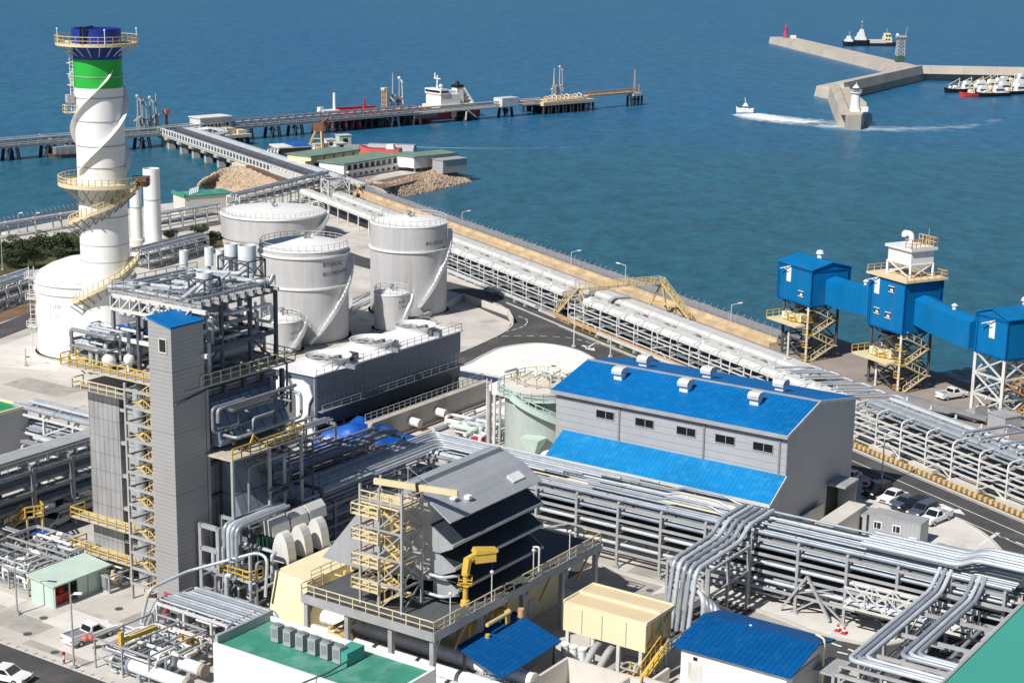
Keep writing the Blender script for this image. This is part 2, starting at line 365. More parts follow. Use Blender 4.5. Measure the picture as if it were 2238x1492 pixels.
coast = [G(-200, 545), G(0, 508), G(190, 470), G(330, 448), G(430, 438), G(520, 436), G(600, 430), G(612, 414), G(578, 394), G(548, 374), G(590, 346), G(620, 328), G(690, 316),
         G(830, 320), G(908, 338), G(945, 360), G(955, 374), G(930, 384), G(880, 398), G(835, 412), G(850, 424), SH(-392, 177), SH(-224, 177), SH(-224, 184.3), SH(90, 184.3)]
land = [(p.x, p.y) for p in coast] + [(205, -60), (-420, -60)]
mb = MB(); mb.prism(land, -6, 0.0); structure('ground', mb, 'ground')
LAYER = [0.0]
def flat(name, pts, m, z):
    mb = MB(); mb.poly([Vector((p[0], p[1], z)) for p in pts]); return structure(name, mb, m)
def strip(mb, pts, w, z, dash=None):
    """a painted line of width w along pts, broken into dashes when dash = (on, off)"""
    pts = [Vector((p[0], p[1], z)) for p in pts]; acc = 0.0
    for p, q in zip(pts[:-1], pts[1:]):
        d = q - p; L = d.length
        if L < 1e-4: continue
        d /= L; n_ = Vector((-d.y, d.x, 0)) * w / 2
        if not dash: segs = [(0, L)]
        else:
            segs = []; t = -(acc % (dash[0] + dash[1]))
            while t < L:
                a, b = max(0, t), min(L, t + dash[0])
                if b > a: segs.append((a, b))
                t += dash[0] + dash[1]
            acc += L
        for a, b in segs: mb.poly([p + d * a - n_, p + d * b - n_, p + d * b + n_, p + d * a + n_])
def arc(pts, k=6):
    """smooth curve through control points (Catmull-Rom)"""
    P_ = [Vector((p[0], p[1], 0)) for p in pts]; P_ = [P_[0] * 2 - P_[1]] + P_ + [P_[-1] * 2 - P_[-2]]; o = []
    for i in range(1, len(P_) - 2):
        a, b, c, d = P_[i - 1:i + 3]
        for j in range(k):
            t = j / k; o.append(.5 * ((2 * b) + (c - a) * t + (2 * a - 5 * b + 4 * c - d) * t * t + (3 * b - a - 3 * c + d) * t ** 3))
    o.append(P_[-2]); return o
def kerb(pts, name='kerb', w=.35, h=.14):
    mb = MB(); pts = [Vector((p[0], p[1], 0)) for p in pts]
    for p, q in zip(pts[:-1], pts[1:]): mb.beam(p + Vector((0, 0, h / 2)), q + Vector((0, 0, h / 2)), w, h)
    structure(name, mb, 'kerb')
g = lambda *ps: [G(x, y) for x, y in ps]

# shore road and its junction
flat('road', [SH(-270, 138.7), SH(-80, 138.7), SH(-80, 145.2), SH(-270, 145.2)], 'asphalt', .012)
jn = arc(g((985, 806), (1020, 796), (1060, 775), (1100, 759), (1180, 751), (1262, 766), (1318, 797)))
flat('road', g((1078, 640), (1150, 668), (1250, 712), (1345, 765), (1340, 806)) + jn[::-1] + g((940, 830), (930, 812), (985, 780), (1050, 752), (1108, 722), (1120, 700), (1100, 672), (1060, 655)), 'asphalt', .024)
flat('road', g((1078, 640), (1060, 655), (960, 630), (760, 575), (700, 540), (720, 535), (790, 560), (965, 612)), 'asphalt', .012)
kerb(jn); kerb(arc(g((1060, 656), (1100, 672), (1121, 700), (1108, 722), (1050, 752), (985, 780), (930, 812))))
kerb([SH(-270, 145.3), SH(-80, 145.3)])
mb = MB(); strip(mb, [SH(-250, 144.8), SH(-80, 144.8)], .14, .04); strip(mb, [SH(-216, 139.0), SH(-80, 139.0)], .14, .04)
strip(mb, [SH(-216, 141.9), SH(-80, 141.9)], .16, .04)
strip(mb, arc(g((1035, 757), (1080, 738), (1140, 734), (1240, 738), (1300, 752))), .2, .04, (1.2, 1.0))
strip(mb, arc(g((1010, 765), (1090, 730), (1140, 715), (1152, 700), (1130, 690))), .2, .04, (1.5, .6))
strip(mb, g((1280, 762), (1300, 750), (1345, 756)), .3, .04)
strip(mb, g((2140, 1192), (2182, 1164)), .5, .04); strip(mb, arc(g((2185, 1172), (2215, 1182), (2250, 1196))), .25, .04, (1.2, 1))
mb.poly([SH(-236, 141.2, .04), SH(-233.6, 141.2, .04), SH(-233.6, 140.6, .04), SH(-231.8, 141.5, .04), SH(-233.6, 142.4, .04), SH(-233.6, 141.8, .04), SH(-236, 141.8, .04)])
mb.poly([SH(-148, 140.2, .04), SH(-145.6, 140.2, .04), SH(-145.6, 139.6, .04), SH(-143.6, 140.5, .04), SH(-145.6, 141.4, .04), SH(-145.6, 140.8, .04), SH(-148, 140.8, .04)])
structure('road_marking', mb, 'line white')
flat('pavement', jn + g((1330, 830), (1300, 900), (1000, 900), (1000, 830)), 'ground white', .016)

# parking apron and the road round it
pk = arc(g((1868, 1032), (1960, 1074), (2060, 1118), (2140, 1160), (2182, 1196), (2190, 1218), (2165, 1236), (2100, 1248)))
flat('road', [SH(-172, 138.7), SH(-120, 138.7), SH(-116, 128)] + g((2238, 1300), (2100, 1262)) + pk[::-1], 'asphalt', .018)
flat('pavement', pk + g((1760, 1190), (1780, 1120), (1850, 1060)), 'paving', .026); kerb(pk)
# road in the foreground, curving behind the blue shed
bl = arc(g((1255, 1215), (1340, 1246), (1440, 1276), (1600, 1316), (1700, 1350), (1790, 1386), (1850, 1400), (1905, 1409), (1965, 1403), (2020, 1381), (2060, 1352)))
flat('road', bl + g((2110, 1340), (2260, 1330), (2300, 1560), (1890, 1560), (1875, 1478), (1830, 1448), (1740, 1440), (1480, 1400), (1420, 1330), (1240, 1262)), 'asphalt', .012)
kerb(bl, w=.5, h=.16); kerb(arc(g((1700, 1420), (1800, 1440), (1850, 1458), (1880, 1482), (1892, 1530))), w=.5)
mb = MB(); strip(mb, arc(g((1818, 1405), (1870, 1425), (1910, 1455), (1940, 1500))), .3, .03, (1.1, .8))
strip(mb, arc(g((1830, 1424), (1900, 1440), (1960, 1443), (2020, 1438))), .3, .03, (1.1, .9)); structure('road_marking', mb, 'line white')
flat('pavement', g((1420, 1300), (1500, 1250), (1950, 1340), (2040, 1365)) + [p for p in bl[::-1]][2:-14], 'paving', .02)
# bottom left road
flat('road', [PL(-140, 98.2), PL(-100, 98.2), PL(-100, 80), PL(-140, 80)], 'asphalt', .012)
mb = MB()
for i in range(26): mb.box(PL, -138 + i * 1.3, -138 + i * 1.3 + .75, 98.25, 98.6, 0, .16)
for i in range(26): mb.box(PL, -138 + i * 1.3 + .75, -138 + i * 1.3 + 1.3, 98.28, 98.57, 0, .08)
structure('kerb', mb, 'kerb')
# left road
lr = arc(g((-40, 1120), (20, 1098), (80, 1078), (140, 1048), (180, 1018), (225, 985), (260, 950)))
lr2 = arc(g((-40, 1172), (40, 1150), (110, 1128), (170, 1100), (230, 1070), (330, 1020)))
flat('road', lr + lr2[::-1], 'asphalt', .012); kerb(lr)
mb = MB(); strip(mb, arc(g((-20, 1136), (60, 1112), (130, 1084), (190, 1052))), .16, .03); strip(mb, g((132, 1096), (172, 1112)), .35, .03)
strip(mb, g((60, 1128), (120, 1098)), .25, .03, (2, 1.2)); structure('road_marking', mb, 'line white')
flat('road', g((-20, 716), (90, 672), (130, 690), (-20, 748)), 'asphalt', .012)
flat('soil', g((-20, 690), (95, 645), (110, 668), (-20, 712)), 'soil', .02)
flat('pavement', g((-20, 762), (100, 720), (150, 792), (120, 812), (-20, 800)), 'quay paving', .02).data.materials[0] = MATS['paving']
# repaired slabs of another concrete, tyre-darkened lanes and drain covers
mat('slab dark', (.40, .375, .34), .9, 0, .25, .3, 1, stain=(.5, (.24, .22, .19), .7, .54, 1)); mat('slab pale', (.68, .66, .62), .9, 0, .12, .3, 1, stain=(.5, (.45, .42, .38), .7, .55, 1))
for k, (u, v, a_, b_, m) in enumerate([(-131, 101, 7, 3.2, 'slab dark'), (-126, 104, 5, 4, 'slab pale'), (-120, 108.5, 4, 3.5, 'slab dark'), (-123.5, 99.4, 9, 1.1, 'slab dark'), (-136, 104.5, 4.5, 2.4, 'slab pale'), (-154, 160, 9, 3, 'slab dark'), (-170, 168, 8, 6, 'slab dark'), (-182, 160, 10, 4, 'slab pale'), (-160, 205, 6, 9, 'slab dark'), (-170, 215, 9, 5, 'slab pale'), (-200, 160, 12, 5, 'slab dark'), (-90, 142.5, 14, 7.5, 'slab dark'), (-86, 150.5, 10, 5, 'slab dark'), (-70, 143, 9, 7, 'slab dark'), (-64, 171, 5, 3, 'slab dark'), (-57, 169, 4, 6, 'slab pale'), (-75, 126, 6, 6, 'slab dark'), (-210, 205, 8, 10, 'slab dark')]):
    flat('pavement', [PL(u, v), PL(u + a_, v), PL(u + a_, v + b_), PL(u, v + b_)], m, .008 + .0004 * k)
for k, (x, y) in enumerate([(95, 1350), (260, 1330), (60, 1385), (120, 1425), (1940, 1130), (2060, 1190), (1150, 830), (1210, 800), (60, 780), (1420, 1290), (1560, 1330)]):
    c = G(x, y, 0); mb = MB(); mb.lathe(c, [(.01, .05), (.42, .05), (.42, .02)], 14, cap=False); o = mb.out('manhole_cover', 'steel dark'); o['kind'] = 'structure'
# quay apron along the water, the coast road and its low wall
flat('quay', [SH(-410, 162.5), SH(-60, 162.5), SH(-60, 184.2), SH(-226, 184.2), SH(-226, 176.9), SH(-410, 176.9)], 'quay paving', .012)
flat('road', [SH(-420, 163.2), SH(-205, 163.2), SH(-205, 168.3), SH(-420, 168.3)], 'asphalt', .024)
flat('pavement', [SH(-250, 145.3), SH(-80, 145.3), SH(-80, 148.4), SH(-250, 148.4)], 'grass', .014)
flat('quay', g((560, 352), (640, 322), (690, 318), (830, 322), (905, 340), (860, 365), (800, 396), (745, 420), (700, 412)), 'quay paving', .014)
def tile_grid(name, P00, P10, P01, nu, nv, amp, m, hfun, kind='stuff', label=None):
    """a rubble slope: grid of displaced points, rough like heaped stones"""
    mb = MB(); vs = []; r = random.Random(3)
    for j in range(nv + 1):
        for i in range(nu + 1):
            u, v = i / nu, j / nv
            p = Vector(P00) + (Vector(P10) - Vector(P00)) * u + (Vector(P01) - Vector(P00)) * v
            p = p + Vector((r.uniform(-.3, .3), r.uniform(-.3, .3), 0)); p.z = hfun(u, v) + r.uniform(-amp, amp); vs.append(p)
    mb.add(vs, [(j * (nu + 1) + i, j * (nu + 1) + i + 1, (j + 1) * (nu + 1) + i + 1, (j + 1) * (nu + 1) + i) for j in range(nv) for i in range(nu)])
    o = mb.out(name, m); return tag(o, label, 'rocks', None, kind)
def boulders(name, spots, m, label, smin=.5, smax=1.3):
    """heaped stones, far too many to count: one mesh"""
    mb = MB(); r = random.Random(5)
    ico = [(0, 0, 1), (.894, 0, .447), (.276, .851, .447), (-.724, .526, .447), (-.724, -.526, .447), (.276, -.851, .447), (.724, .526, -.447), (-.276, .851, -.447), (-.894, 0, -.447), (-.276, -.851, -.447), (.724, -.526, -.447), (0, 0, -1)]
    fc = [(0, 1, 2), (0, 2, 3), (0, 3, 4), (0, 4, 5), (0, 5, 1), (1, 6, 2), (2, 7, 3), (3, 8, 4), (4, 9, 5), (5, 10, 1), (6, 7, 2), (7, 8, 3), (8, 9, 4), (9, 10, 5), (10, 6, 1), (11, 7, 6), (11, 8, 7), (11, 9, 8), (11, 10, 9), (11, 6, 10)]
    for p in spots:
        s = r.uniform(smin, smax); rot = Matrix.Rotation(r.uniform(0, 6.28), 3, Vector((r.random(), r.random(), r.random() + .01)).normalized())
        mb.add([Vector(p) + rot @ Vector((v[0] * s * r.uniform(.8, 1.2), v[1] * s * r.uniform(.8, 1.2), v[2] * s * .7)) for v in ico], fc)
    return tag(mb.out(name, m), label, 'rocks', None, 'stuff')
# sea wall riprap (grey) down to the water
tile_grid('riprap', SH(-395, 173.2), SH(-223, 173.2), SH(-395, 181.5), 300, 9, .28, 'rock grey', lambda u, v: .5 + .2 * math.sin(v * 3) - max(0, v - .5) * 7.0, label='grey stone riprap along the sea wall below the wire fence')
sp = []
for i in range(420):
    t = rnd.random(); x = -226 + rnd.uniform(-4, 3); y = 173 + t * 14; sp.append(SH(x, y, .2 - t * 3.6))
boulders('riprap', sp, 'rock grey', 'loose grey boulders where the sea wall meets the quay', .4, .9)
# stone slope of the harbour point: from the long white building down to the water
def between(a, b, n): return [a.lerp(b, i / n) for i in range(n + 1)]
top_ = arc([G(800, 400), G(842, 406), G(890, 394), G(935, 380), G(958, 368)]); bot_ = arc([G(835, 418, SEA), G(866, 430, SEA), G(935, 420, SEA), G(1010, 402, SEA), G(1030, 398, SEA)])
sp = []
for i in range(4200):
    u = rnd.random() * (len(top_) - 1.001); k = int(u); f = u - k; v = rnd.random()
    a = top_[k].lerp(top_[k + 1], f); b = bot_[min(k, len(bot_) - 2)].lerp(bot_[min(k + 1, len(bot_) - 1)], f); p = a.lerp(b, v); p.z = .5 - 3.6 * v ** 1.3; sp.append(p)
boulders('rock_slope', sp, 'rock', 'reddish brown stone slope of the harbour point running into the sea', .25, .72)
mb = MB(); n_ = min(len(top_), len(bot_))
vs = [Vector((p.x, p.y, .3)) for p in top_[:n_]] + [Vector((p.x, p.y, SEA - .5)) for p in bot_[:n_]]
mb.add(vs, [(i, i + 1, n_ + i + 1, n_ + i) for i in range(n_ - 1)]); structure('ground', mb, 'rock')
flat('soil', g((800, 400), (870, 385), (950, 372), (970, 370), (940, 384), (900, 398), (835, 413)), 'soil', .03)
# stone mound under the start of the pier
ridge = arc([G(445, 402), G(490, 378), G(530, 374), G(575, 392), G(620, 412)]); foot = arc([G(432, 408, SEA), G(470, 424, SEA), G(520, 436, SEA), G(570, 434, SEA), G(612, 428, SEA)])
sp = []
for i in range(4200):
    u = rnd.random() * (len(ridge) - 1.001); k = int(u); f = u - k; v = rnd.random(); a = ridge[k].lerp(ridge[k + 1], f); b = foot[k].lerp(foot[k + 1], f)
    p = a.lerp(b, v); p.z = 1.0 - 3.7 * v; sp.append(p)
boulders('rock_mound', sp, 'mound sand', 'sandy brown rubble mound at the landward end of the pipe pier', .25, .65)
mb = MB(); n_ = len(ridge); vs = [Vector((p.x, p.y, .9)) for p in ridge] + [Vector((p.x, p.y, SEA - .5)) for p in foot]
mb.add(vs, [(i, i + 1, n_ + i + 1, n_ + i) for i in range(n_ - 1)]); structure('ground', mb, 'mound sand')

# ---------------------------------------------------------------- breakwater
def bw(name, px, w, z0, z1, m='breakwater concrete'):
    mb = MB(); pts = [G(x, y, z1) for x, y in px]
    for p, q in zip(pts[:-1], pts[1:]):
        d = (q - p).normalized(); s = Vector((-d.y, d.x, 0)); dz = Vector((0, 0, z1 - z0))
        mb.hexa([p - s * (w / 2 + 1.2) - dz, q - s * (w / 2 + 1.2) - dz, q + s * (w / 2 + 1.2) - dz, p + s * (w / 2 + 1.2) - dz], [p - s * w / 2, q - s * w / 2, q + s * w / 2, p + s * w / 2])
    return structure(name, mb, m)
bw('breakwater', [(1708, 81), (1990, 147)], 15, -4.5, 1.0)
bw('breakwater', [(1818, 190), (2012, 148)], 14, -4.5, 1.6); bw('breakwater', [(2012, 151), (2420, 159)], 20, -4.5, 1.6)
bw('breakwater', [(1838, 181), (2012, 143)], 2.2, .5, 4.4); bw('breakwater', [(2012, 143), (2420, 151)], 2.6, .5, 4.4)
bw('breakwater', [(1832, 183), (1862, 247)], 8, -4.5, 2.4); bw('breakwater', [(1829, 184), (1850, 240)], 1.6, 2.0, 4.0)
mb = MB(); mb.prism([(p.x, p.y) for p in g((1836, 226), (1880, 226), (1893, 238), (1893, 250), (1882, 266), (1848, 266))], -5, 2.43); structure('breakwater', mb, 'breakwater concrete')
mb = MB(); mb.prism([(p.x, p.y) for p in g((1790, 198), (1832, 180), (1840, 190), (1822, 203))], -5, .4); structure('breakwater', mb, 'breakwater concrete')
sp = [G(rnd.uniform(2012, 2300), rnd.uniform(158, 166), -2.6) for i in range(500)] + [G(1845 + t * 165, 196 - t * 36 + rnd.uniform(-2, 2), -2.6) for t in [rnd.random() for _ in range(260)]]
boulders('riprap', sp, 'rock grey', 'stone armour along the inner foot of the breakwater', .8, 1.8)

# ================================================================== ON AND BEYOND THE WATER
def hull(mb, fr, L, B, z0, z1, sheer=.8, bow=.28, sternw=.8, flare=1.12, n=14):
    """ship hull lofted along u (0 = bow .. L = stern)"""
    st = []
    for i in range(n + 1):
        t = i / n; wdt = B / 2 * (min(1, (t / bow)) ** .55 if t < bow else (1 if t < .85 else 1 - (1 - sternw) * (t - .85) / .15)); wdt = max(wdt, .05)
        zt = z1 + sheer * (max(0, 1 - t / .3) ** 2 + .25 * max(0, (t - .85) / .15)); u = L * t
        ub = u + (1 - t) ** 6 * L * .035
        st.append([fr(u, -wdt * flare, zt), fr(ub, -wdt * .96, z0 + (z1 - z0) * .25), fr(ub, -wdt * .7, z0), fr(ub, wdt * .7, z0), fr(ub, wdt * .96, z0 + (z1 - z0) * .25), fr(u, wdt * flare, zt)])
    vs = [p for r_ in st for p in r_]; fs = []
    for i in range(n):
        for j in range(5): fs.append((i * 6 + j, i * 6 + j + 1, (i + 1) * 6 + j + 1, (i + 1) * 6 + j))
    fs += [(0, 5, 4, 3, 2, 1), tuple(n * 6 + k for k in range(6))]
    mb.add(vs, fs)
    return [r_[0] for r_ in st], [r_[5] for r_ in st]
def deck_plate(mb, left, right, dz=-.3):
    n = len(left); vs = [p + Vector((0, 0, dz)) for p in left] + [p + Vector((0, 0, dz)) for p in right]
    mb.add(vs, [(i, i + 1, n + i + 1, n + i) for i in range(n - 1)])
def lattice(mb, c, w0, w1, z0, z1, n, t=.2, rot=0.0):
    """square tapering lattice mast"""
    def cor(i, z):
        k = (z - z0) / (z1 - z0); wd = (w0 + (w1 - w0) * k) / 2; a = rot + math.pi / 4 + i * math.pi / 2
        return Vector((c[0] + wd * 1.414 * math.cos(a), c[1] + wd * 1.414 * math.sin(a), z))
    for i in range(4):
        mb.beam(cor(i, z0), cor(i, z1), t)
        for j in range(n):
            za, zb = z0 + (z1 - z0) * j / n, z0 + (z1 - z0) * (j + 1) / n
            mb.beam(cor(i, za), cor((i + 1) % 4, zb), t * .6); mb.beam(cor((i + 1) % 4, za), cor(i, zb), t * .6); mb.beam(cor(i, zb), cor((i + 1) % 4, zb), t * .6)

# ---- white lighthouse
c = G(1868, 243, 2.43)
t = thing('lighthouse', 'white stone lighthouse on the near end of the breakwater', 'lighthouse', c)
mb = MB(); mb.lathe(c, [(2.1, 0), (1.95, .8), (1.9, .8), (1.6, 6.4)], 24); mb.out('tower', 'white', t)
mb = MB(); mb.lathe(c, [(1.6, 6.4), (2.3, 6.9), (2.3, 7.15), (2.2, 7.15)], 24); mb.rail([c + Vector((2.2 * math.cos(a), 2.2 * math.sin(a), 7.15)) for a in [i * .5236 for i in range(13)]], .8, .1); mb.out('gallery', 'white', t)
mb = MB(); mb.lathe(c, [(1.0, 7.15), (1.0, 8.6)], 16); lr_ = mb.out('lantern_room', 'glass', t)
mb = MB(); mb.lathe(c, [(1.35, 8.6), (.9, 9.3), (.15, 10.0), (.1, 10.8)], 16); mb.out('roof', 'white', t)
mb = MB(); mb.hexa([c + Vector((x, y, 0)) for x, y in ((2.1, -3), (4.4, -3), (4.4, -1), (2.1, -1))], [c + Vector((x, y, 1.9)) for x, y in ((2.1, -3), (4.4, -3), (4.4, -1), (2.1, -1))]); mb.out('annex', 'white', t)
# ---- red lighthouse
c = G(1717, 83, 1.0)
t = thing('lighthouse', 'slim red lighthouse at the far tip of the breakwater', 'lighthouse', c)
mb = MB(); mb.lathe(c, [(1.9, 0), (1.9, .7), (1.5, .7), (1.2, 5.4), (1.6, 5.5), (1.6, 5.8)], 20); mb.out('tower', 'magenta', t)
mb = MB(); mb.lathe(c, [(.8, 5.8), (.8, 7.2), (1.0, 7.3), (.2, 8.2)], 14); mb.out('lantern_room', 'magenta', t)
mb = MB(); f_ = Fr(c, 90); mb.box(f_, 3, 6.5, -1.2, 1.2, 1.0, 2.6); mb.out('base_hut', 'white', t)
# ---- radar tower
c = G(1966, 136, 1.0)
t = thing('lattice_tower', 'grey steel lattice radar mast where the breakwater arms meet', 'tower', c)
mb = MB(); lattice(mb, c, 4.2, 3.3, 4.2, 14.2, 5, .34); mb.out('mast', 'steel', t)
mb = MB(); mb.box(Fr(c, 90), -2.2, 2.2, -2.2, 2.2, 1.0, 4.2); mb.out('base_hut', 'green machine', t)
mb = MB(); mb.box(Fr(c, 90), -2.6, 2.6, -2.6, 2.6, 14.2, 14.6); mb.rail([c + Vector((x, y, 12.4)) for x, y in ((-2.5, -2.5), (2.5, -2.5), (2.5, 2.5), (-2.5, 2.5), (-2.5, -2.5))], 1.3, .2); mb.out('top_platform', 'steel', t)
mb = MB(); mb.beam(c + Vector((1.9, 0, 12.4)), c + Vector((2.9, 0, 18.5)), .22); mb.out('antenna', 'steel', t)
mb = MB(); mb.ball(c + Vector((-2.0, 0, 14.0)), 1.0, 10); mb.out('radome', 'white', t)

# ---- tug and self-propelled barge beyond the breakwater
def stepped_house(mb, fr, tiers):
    for u0, u1, v, z0, z1, rake in tiers:
        mb.hexa([fr(u0, -v, z0), fr(u1, -v, z0), fr(u1, v, z0), fr(u0, v, z0)], [fr(u0 + rake, -v * .85, z1), fr(u1 - rake, -v * .85, z1), fr(u1 - rake, v * .85, z1), fr(u0 + rake, v * .85, z1)])
f_ = Fr(G(1841, 101, SEA), 86)
t = thing('tugboat', 'small black tug with a white wheelhouse beside the barge', 'boat', f_(3))
mb = MB(); l_, r_ = hull(mb, f_, 7.2, 3.6, SEA - .5, SEA + 2.9, .5); deck_plate(mb, l_, r_); mb.out('hull', 'black', t)
mb = MB(); stepped_house(mb, f_, [(1.0, 6.4, 1.5, SEA + 2.6, SEA + 4.3, .4), (2.2, 5.4, 1.2, SEA + 4.3, SEA + 6.4, .7)]); mb.out('wheelhouse', 'white', t)
mb = MB(); mb.beam(f_(4.2, 0, SEA + 6.4), f_(4.2, 0, SEA + 9.6), .3); mb.beam(f_(3.6, 0, SEA + 8.4), f_(4.8, 0, SEA + 8.4), .25); mb.out('mast', 'steel', t)
f_ = Fr(G(1866, 100, SEA), 84)
t = thing('barge', 'low black barge with a tall white pushing bridge at its left end', 'ship', f_(12))
mb = MB(); l_, r_ = hull(mb, f_, 9.5, 5, SEA - .5, SEA + 3.6, .2, .15); deck_plate(mb, l_, r_); mb.out('pusher_hull', 'black', t)
mb = MB(); stepped_house(mb, f_, [(.6, 7.6, 2.0, SEA + 3.4, SEA + 5.6, .5), (1.8, 6.6, 1.7, SEA + 5.6, SEA + 8.2, .6), (3.2, 5.9, 1.4, SEA + 8.2, SEA + 10.4, .5)]); mb.out('bridge', 'white', t)
mb = MB(); mb.beam(f_(4.6, 0, SEA + 10.2), f_(4.6, 0, SEA + 14.8), .3); mb.ball(f_(4.6, 0, SEA + 14.9), .8, 8); mb.out('mast', 'steel', t)
mb = MB(); mb.box(f_, 9.5, 28.5, -3, 3, SEA - .5, SEA + 1.8); mb.out('hull', 'black', t)
mb = MB(); mb.box(f_, 9.8, 20.3, -2.4, 2.4, SEA + 1.8, SEA + 3.9); mb.out('cargo_hold', 'concrete pale', t)
f_ = Fr(G(1926, 99.5, SEA), 84)
t = thing('workboat', 'cream wheelhouse of a work boat moored at the right end of the barge', 'boat', f_(3))
mb = MB(); stepped_house(mb, f_, [(.6, 6.4, 2.2, SEA + 1.9, SEA + 5.2, .4), (1.2, 5.7, 1.8, SEA + 5.2, SEA + 7.8, .5)]); mb.out('wheelhouse', 'cream', t)
mb = MB(); l_, r_ = hull(mb, f_, 8.5, 4.6, SEA - .5, SEA + 2.0, .3); deck_plate(mb, l_, r_); mb.out('hull', 'black', t)
mb = MB(); mb.beam(f_(3.3, 0, SEA + 7.8), f_(3.3, 0, SEA + 10.8), .25); mb.beam(f_(2.6, 0, SEA + 9.6), f_(4, 0, SEA + 9.6), .2); mb.out('mast', 'steel', t)
mb = MB()
for zz in (3.4, 6.0): mb.box(f_, 2.0, 3.0, -2.3, -1.9, SEA + zz, SEA + zz + .9); mb.box(f_, 3.8, 4.8, -2.3, -1.9, SEA + zz, SEA + zz + .9)
mb.out('window', 'glass', t)

# ---- fast white launch and its wake
f_ = Fr(G(1608, 246, SEA), 100)
t = thing('motor_launch', 'white motor launch speeding out with a long foaming wake', 'boat', f_(3))
mb = MB(); l_, r_ = hull(mb, f_, 7.0, 2.8, SEA - .2, SEA + 1.6, .9, .4); deck_plate(mb, l_, r_); mb.out('hull', 'white', t)
mb = MB(); stepped_house(mb, f_, [(2.2, 5.2, 1.1, SEA + 1.4, SEA + 3.0, .5), (2.9, 4.6, .9, SEA + 3.0, SEA + 3.8, .3)]); mb.out('cabin', 'white', t)
mb = MB(); mb.box(f_, 2.6, 4.9, -1.16, 1.16, SEA + 2.1, SEA + 2.6); mb.out('window', 'glass', t)
mb = MB(); mb.beam(f_(3.8, 0, SEA + 3.8), f_(3.4, 0, SEA + 6.0), .2); mb.out('mast', 'white', t)
def foam_mat(name, density, colr):
    m = bpy.data.materials.new(name); m.use_nodes = True; n = m.node_tree.nodes; l = m.node_tree.links; b = n['Principled BSDF']
    b.inputs['Base Color'].default_value = colr; b.inputs['Roughness'].default_value = .7
    uv = n.new('ShaderNodeUVMap'); mp = n.new('ShaderNodeMapping'); mp.inputs['Scale'].default_value = (9, 5, 1); l.new(uv.outputs[0], mp.inputs[0])
    t_ = n.new('ShaderNodeTexNoise'); t_.inputs['Scale'].default_value = 1.6; t_.inputs['Detail'].default_value = 6; t_.inputs['Roughness'].default_value = .7; l.new(mp.outputs[0], t_.inputs['Vector'])
    sx = n.new('ShaderNodeSeparateXYZ'); l.new(uv.outputs[0], sx.inputs[0])
    # foam thins along the wake (u) and towards its edges (v)
    e1 = n.new('ShaderNodeMath'); e1.operation = 'PINGPONG'; e1.inputs[1].default_value = .5; l.new(sx.outputs[1], e1.inputs[0])
    e2 = n.new('ShaderNodeMath'); e2.operation = 'MULTIPLY'; e2.inputs[1].default_value = 1.3; l.new(e1.outputs[0], e2.inputs[0])
    e3 = n.new('ShaderNodeMath'); e3.operation = 'SUBTRACT'; e3.inputs[0].default_value = density; l.new(sx.outputs[0], e3.inputs[1])
    e4 = n.new('ShaderNodeMath'); e4.operation = 'MULTIPLY_ADD'; e4.inputs[1].default_value = .55; l.new(e3.outputs[0], e4.inputs[0]); l.new(e2.outputs[0], e4.inputs[2])
    ad = n.new('ShaderNodeMath'); ad.operation = 'ADD'; l.new(e4.outputs[0], ad.inputs[0]); l.new(t_.outputs[0], ad.inputs[1])
    mr = n.new('ShaderNodeMapRange'); mr.inputs[1].default_value = .85; mr.inputs[2].default_value = 1.25; l.new(ad.outputs[0], mr.inputs[0]); l.new(mr.outputs[0], b.inputs['Alpha'])
    MATS[name] = m
foam_mat('foam thick', 1.0, (.78, .82, .85, 1)); foam_mat('foam thin', .30, (.45, .60, .70, 1))
def ribbon(name, ctr, w0, w1, m, label, z=SEA + .03):
    pts = [Vector((p[0], p[1], z)) for p in ctr]; n = len(pts); vs = []; uvs = []
    for i, p in enumerate(pts):
        d = (pts[min(i + 1, n - 1)] - pts[max(0, i - 1)]).normalized(); s = Vector((-d.y, d.x, 0)) * (w0 + (w1 - w0) * i / (n - 1)) / 2
        vs += [p - s, p + s]; uvs += [(i / (n - 1), 0), (i / (n - 1), 1)]
    me = bpy.data.meshes.new(name); me.from_pydata(vs, [], [(2 * i, 2 * i + 2, 2 * i + 3, 2 * i + 1) for i in range(n - 1)])
    ul = me.uv_layers.new(name='UVMap')
    for lp in me.loops: ul.data[lp.index].uv = uvs[lp.vertex_index]
    me.materials.append(MATS[m]); o = bpy.data.objects.new(name, me); C.objects.link(o); return tag(o, label, 'wake', None, 'stuff')
ribbon('wake', arc([G(1630, 249, SEA), G(1680, 258, SEA), G(1740, 265, SEA), G(1830, 271, SEA)]), 14, 44, 'foam thick', 'white foam churned up right behind the motor launch')
ribbon('wake', arc([G(1760, 270, SEA), G(1900, 282, SEA), G(2050, 280, SEA), G(2160, 268, SEA), G(2250, 245, SEA)]), 30, 60, 'foam thin', 'pale curving track of the launch past the white lighthouse')
ribbon('wake', arc([G(860, 320, SEA), G(1000, 324, SEA), G(1180, 324, SEA), G(1350, 318, SEA), G(1500, 318, SEA)]), 3, 3, 'foam thin', 'thin pale current line across the basin right of the harbour point')

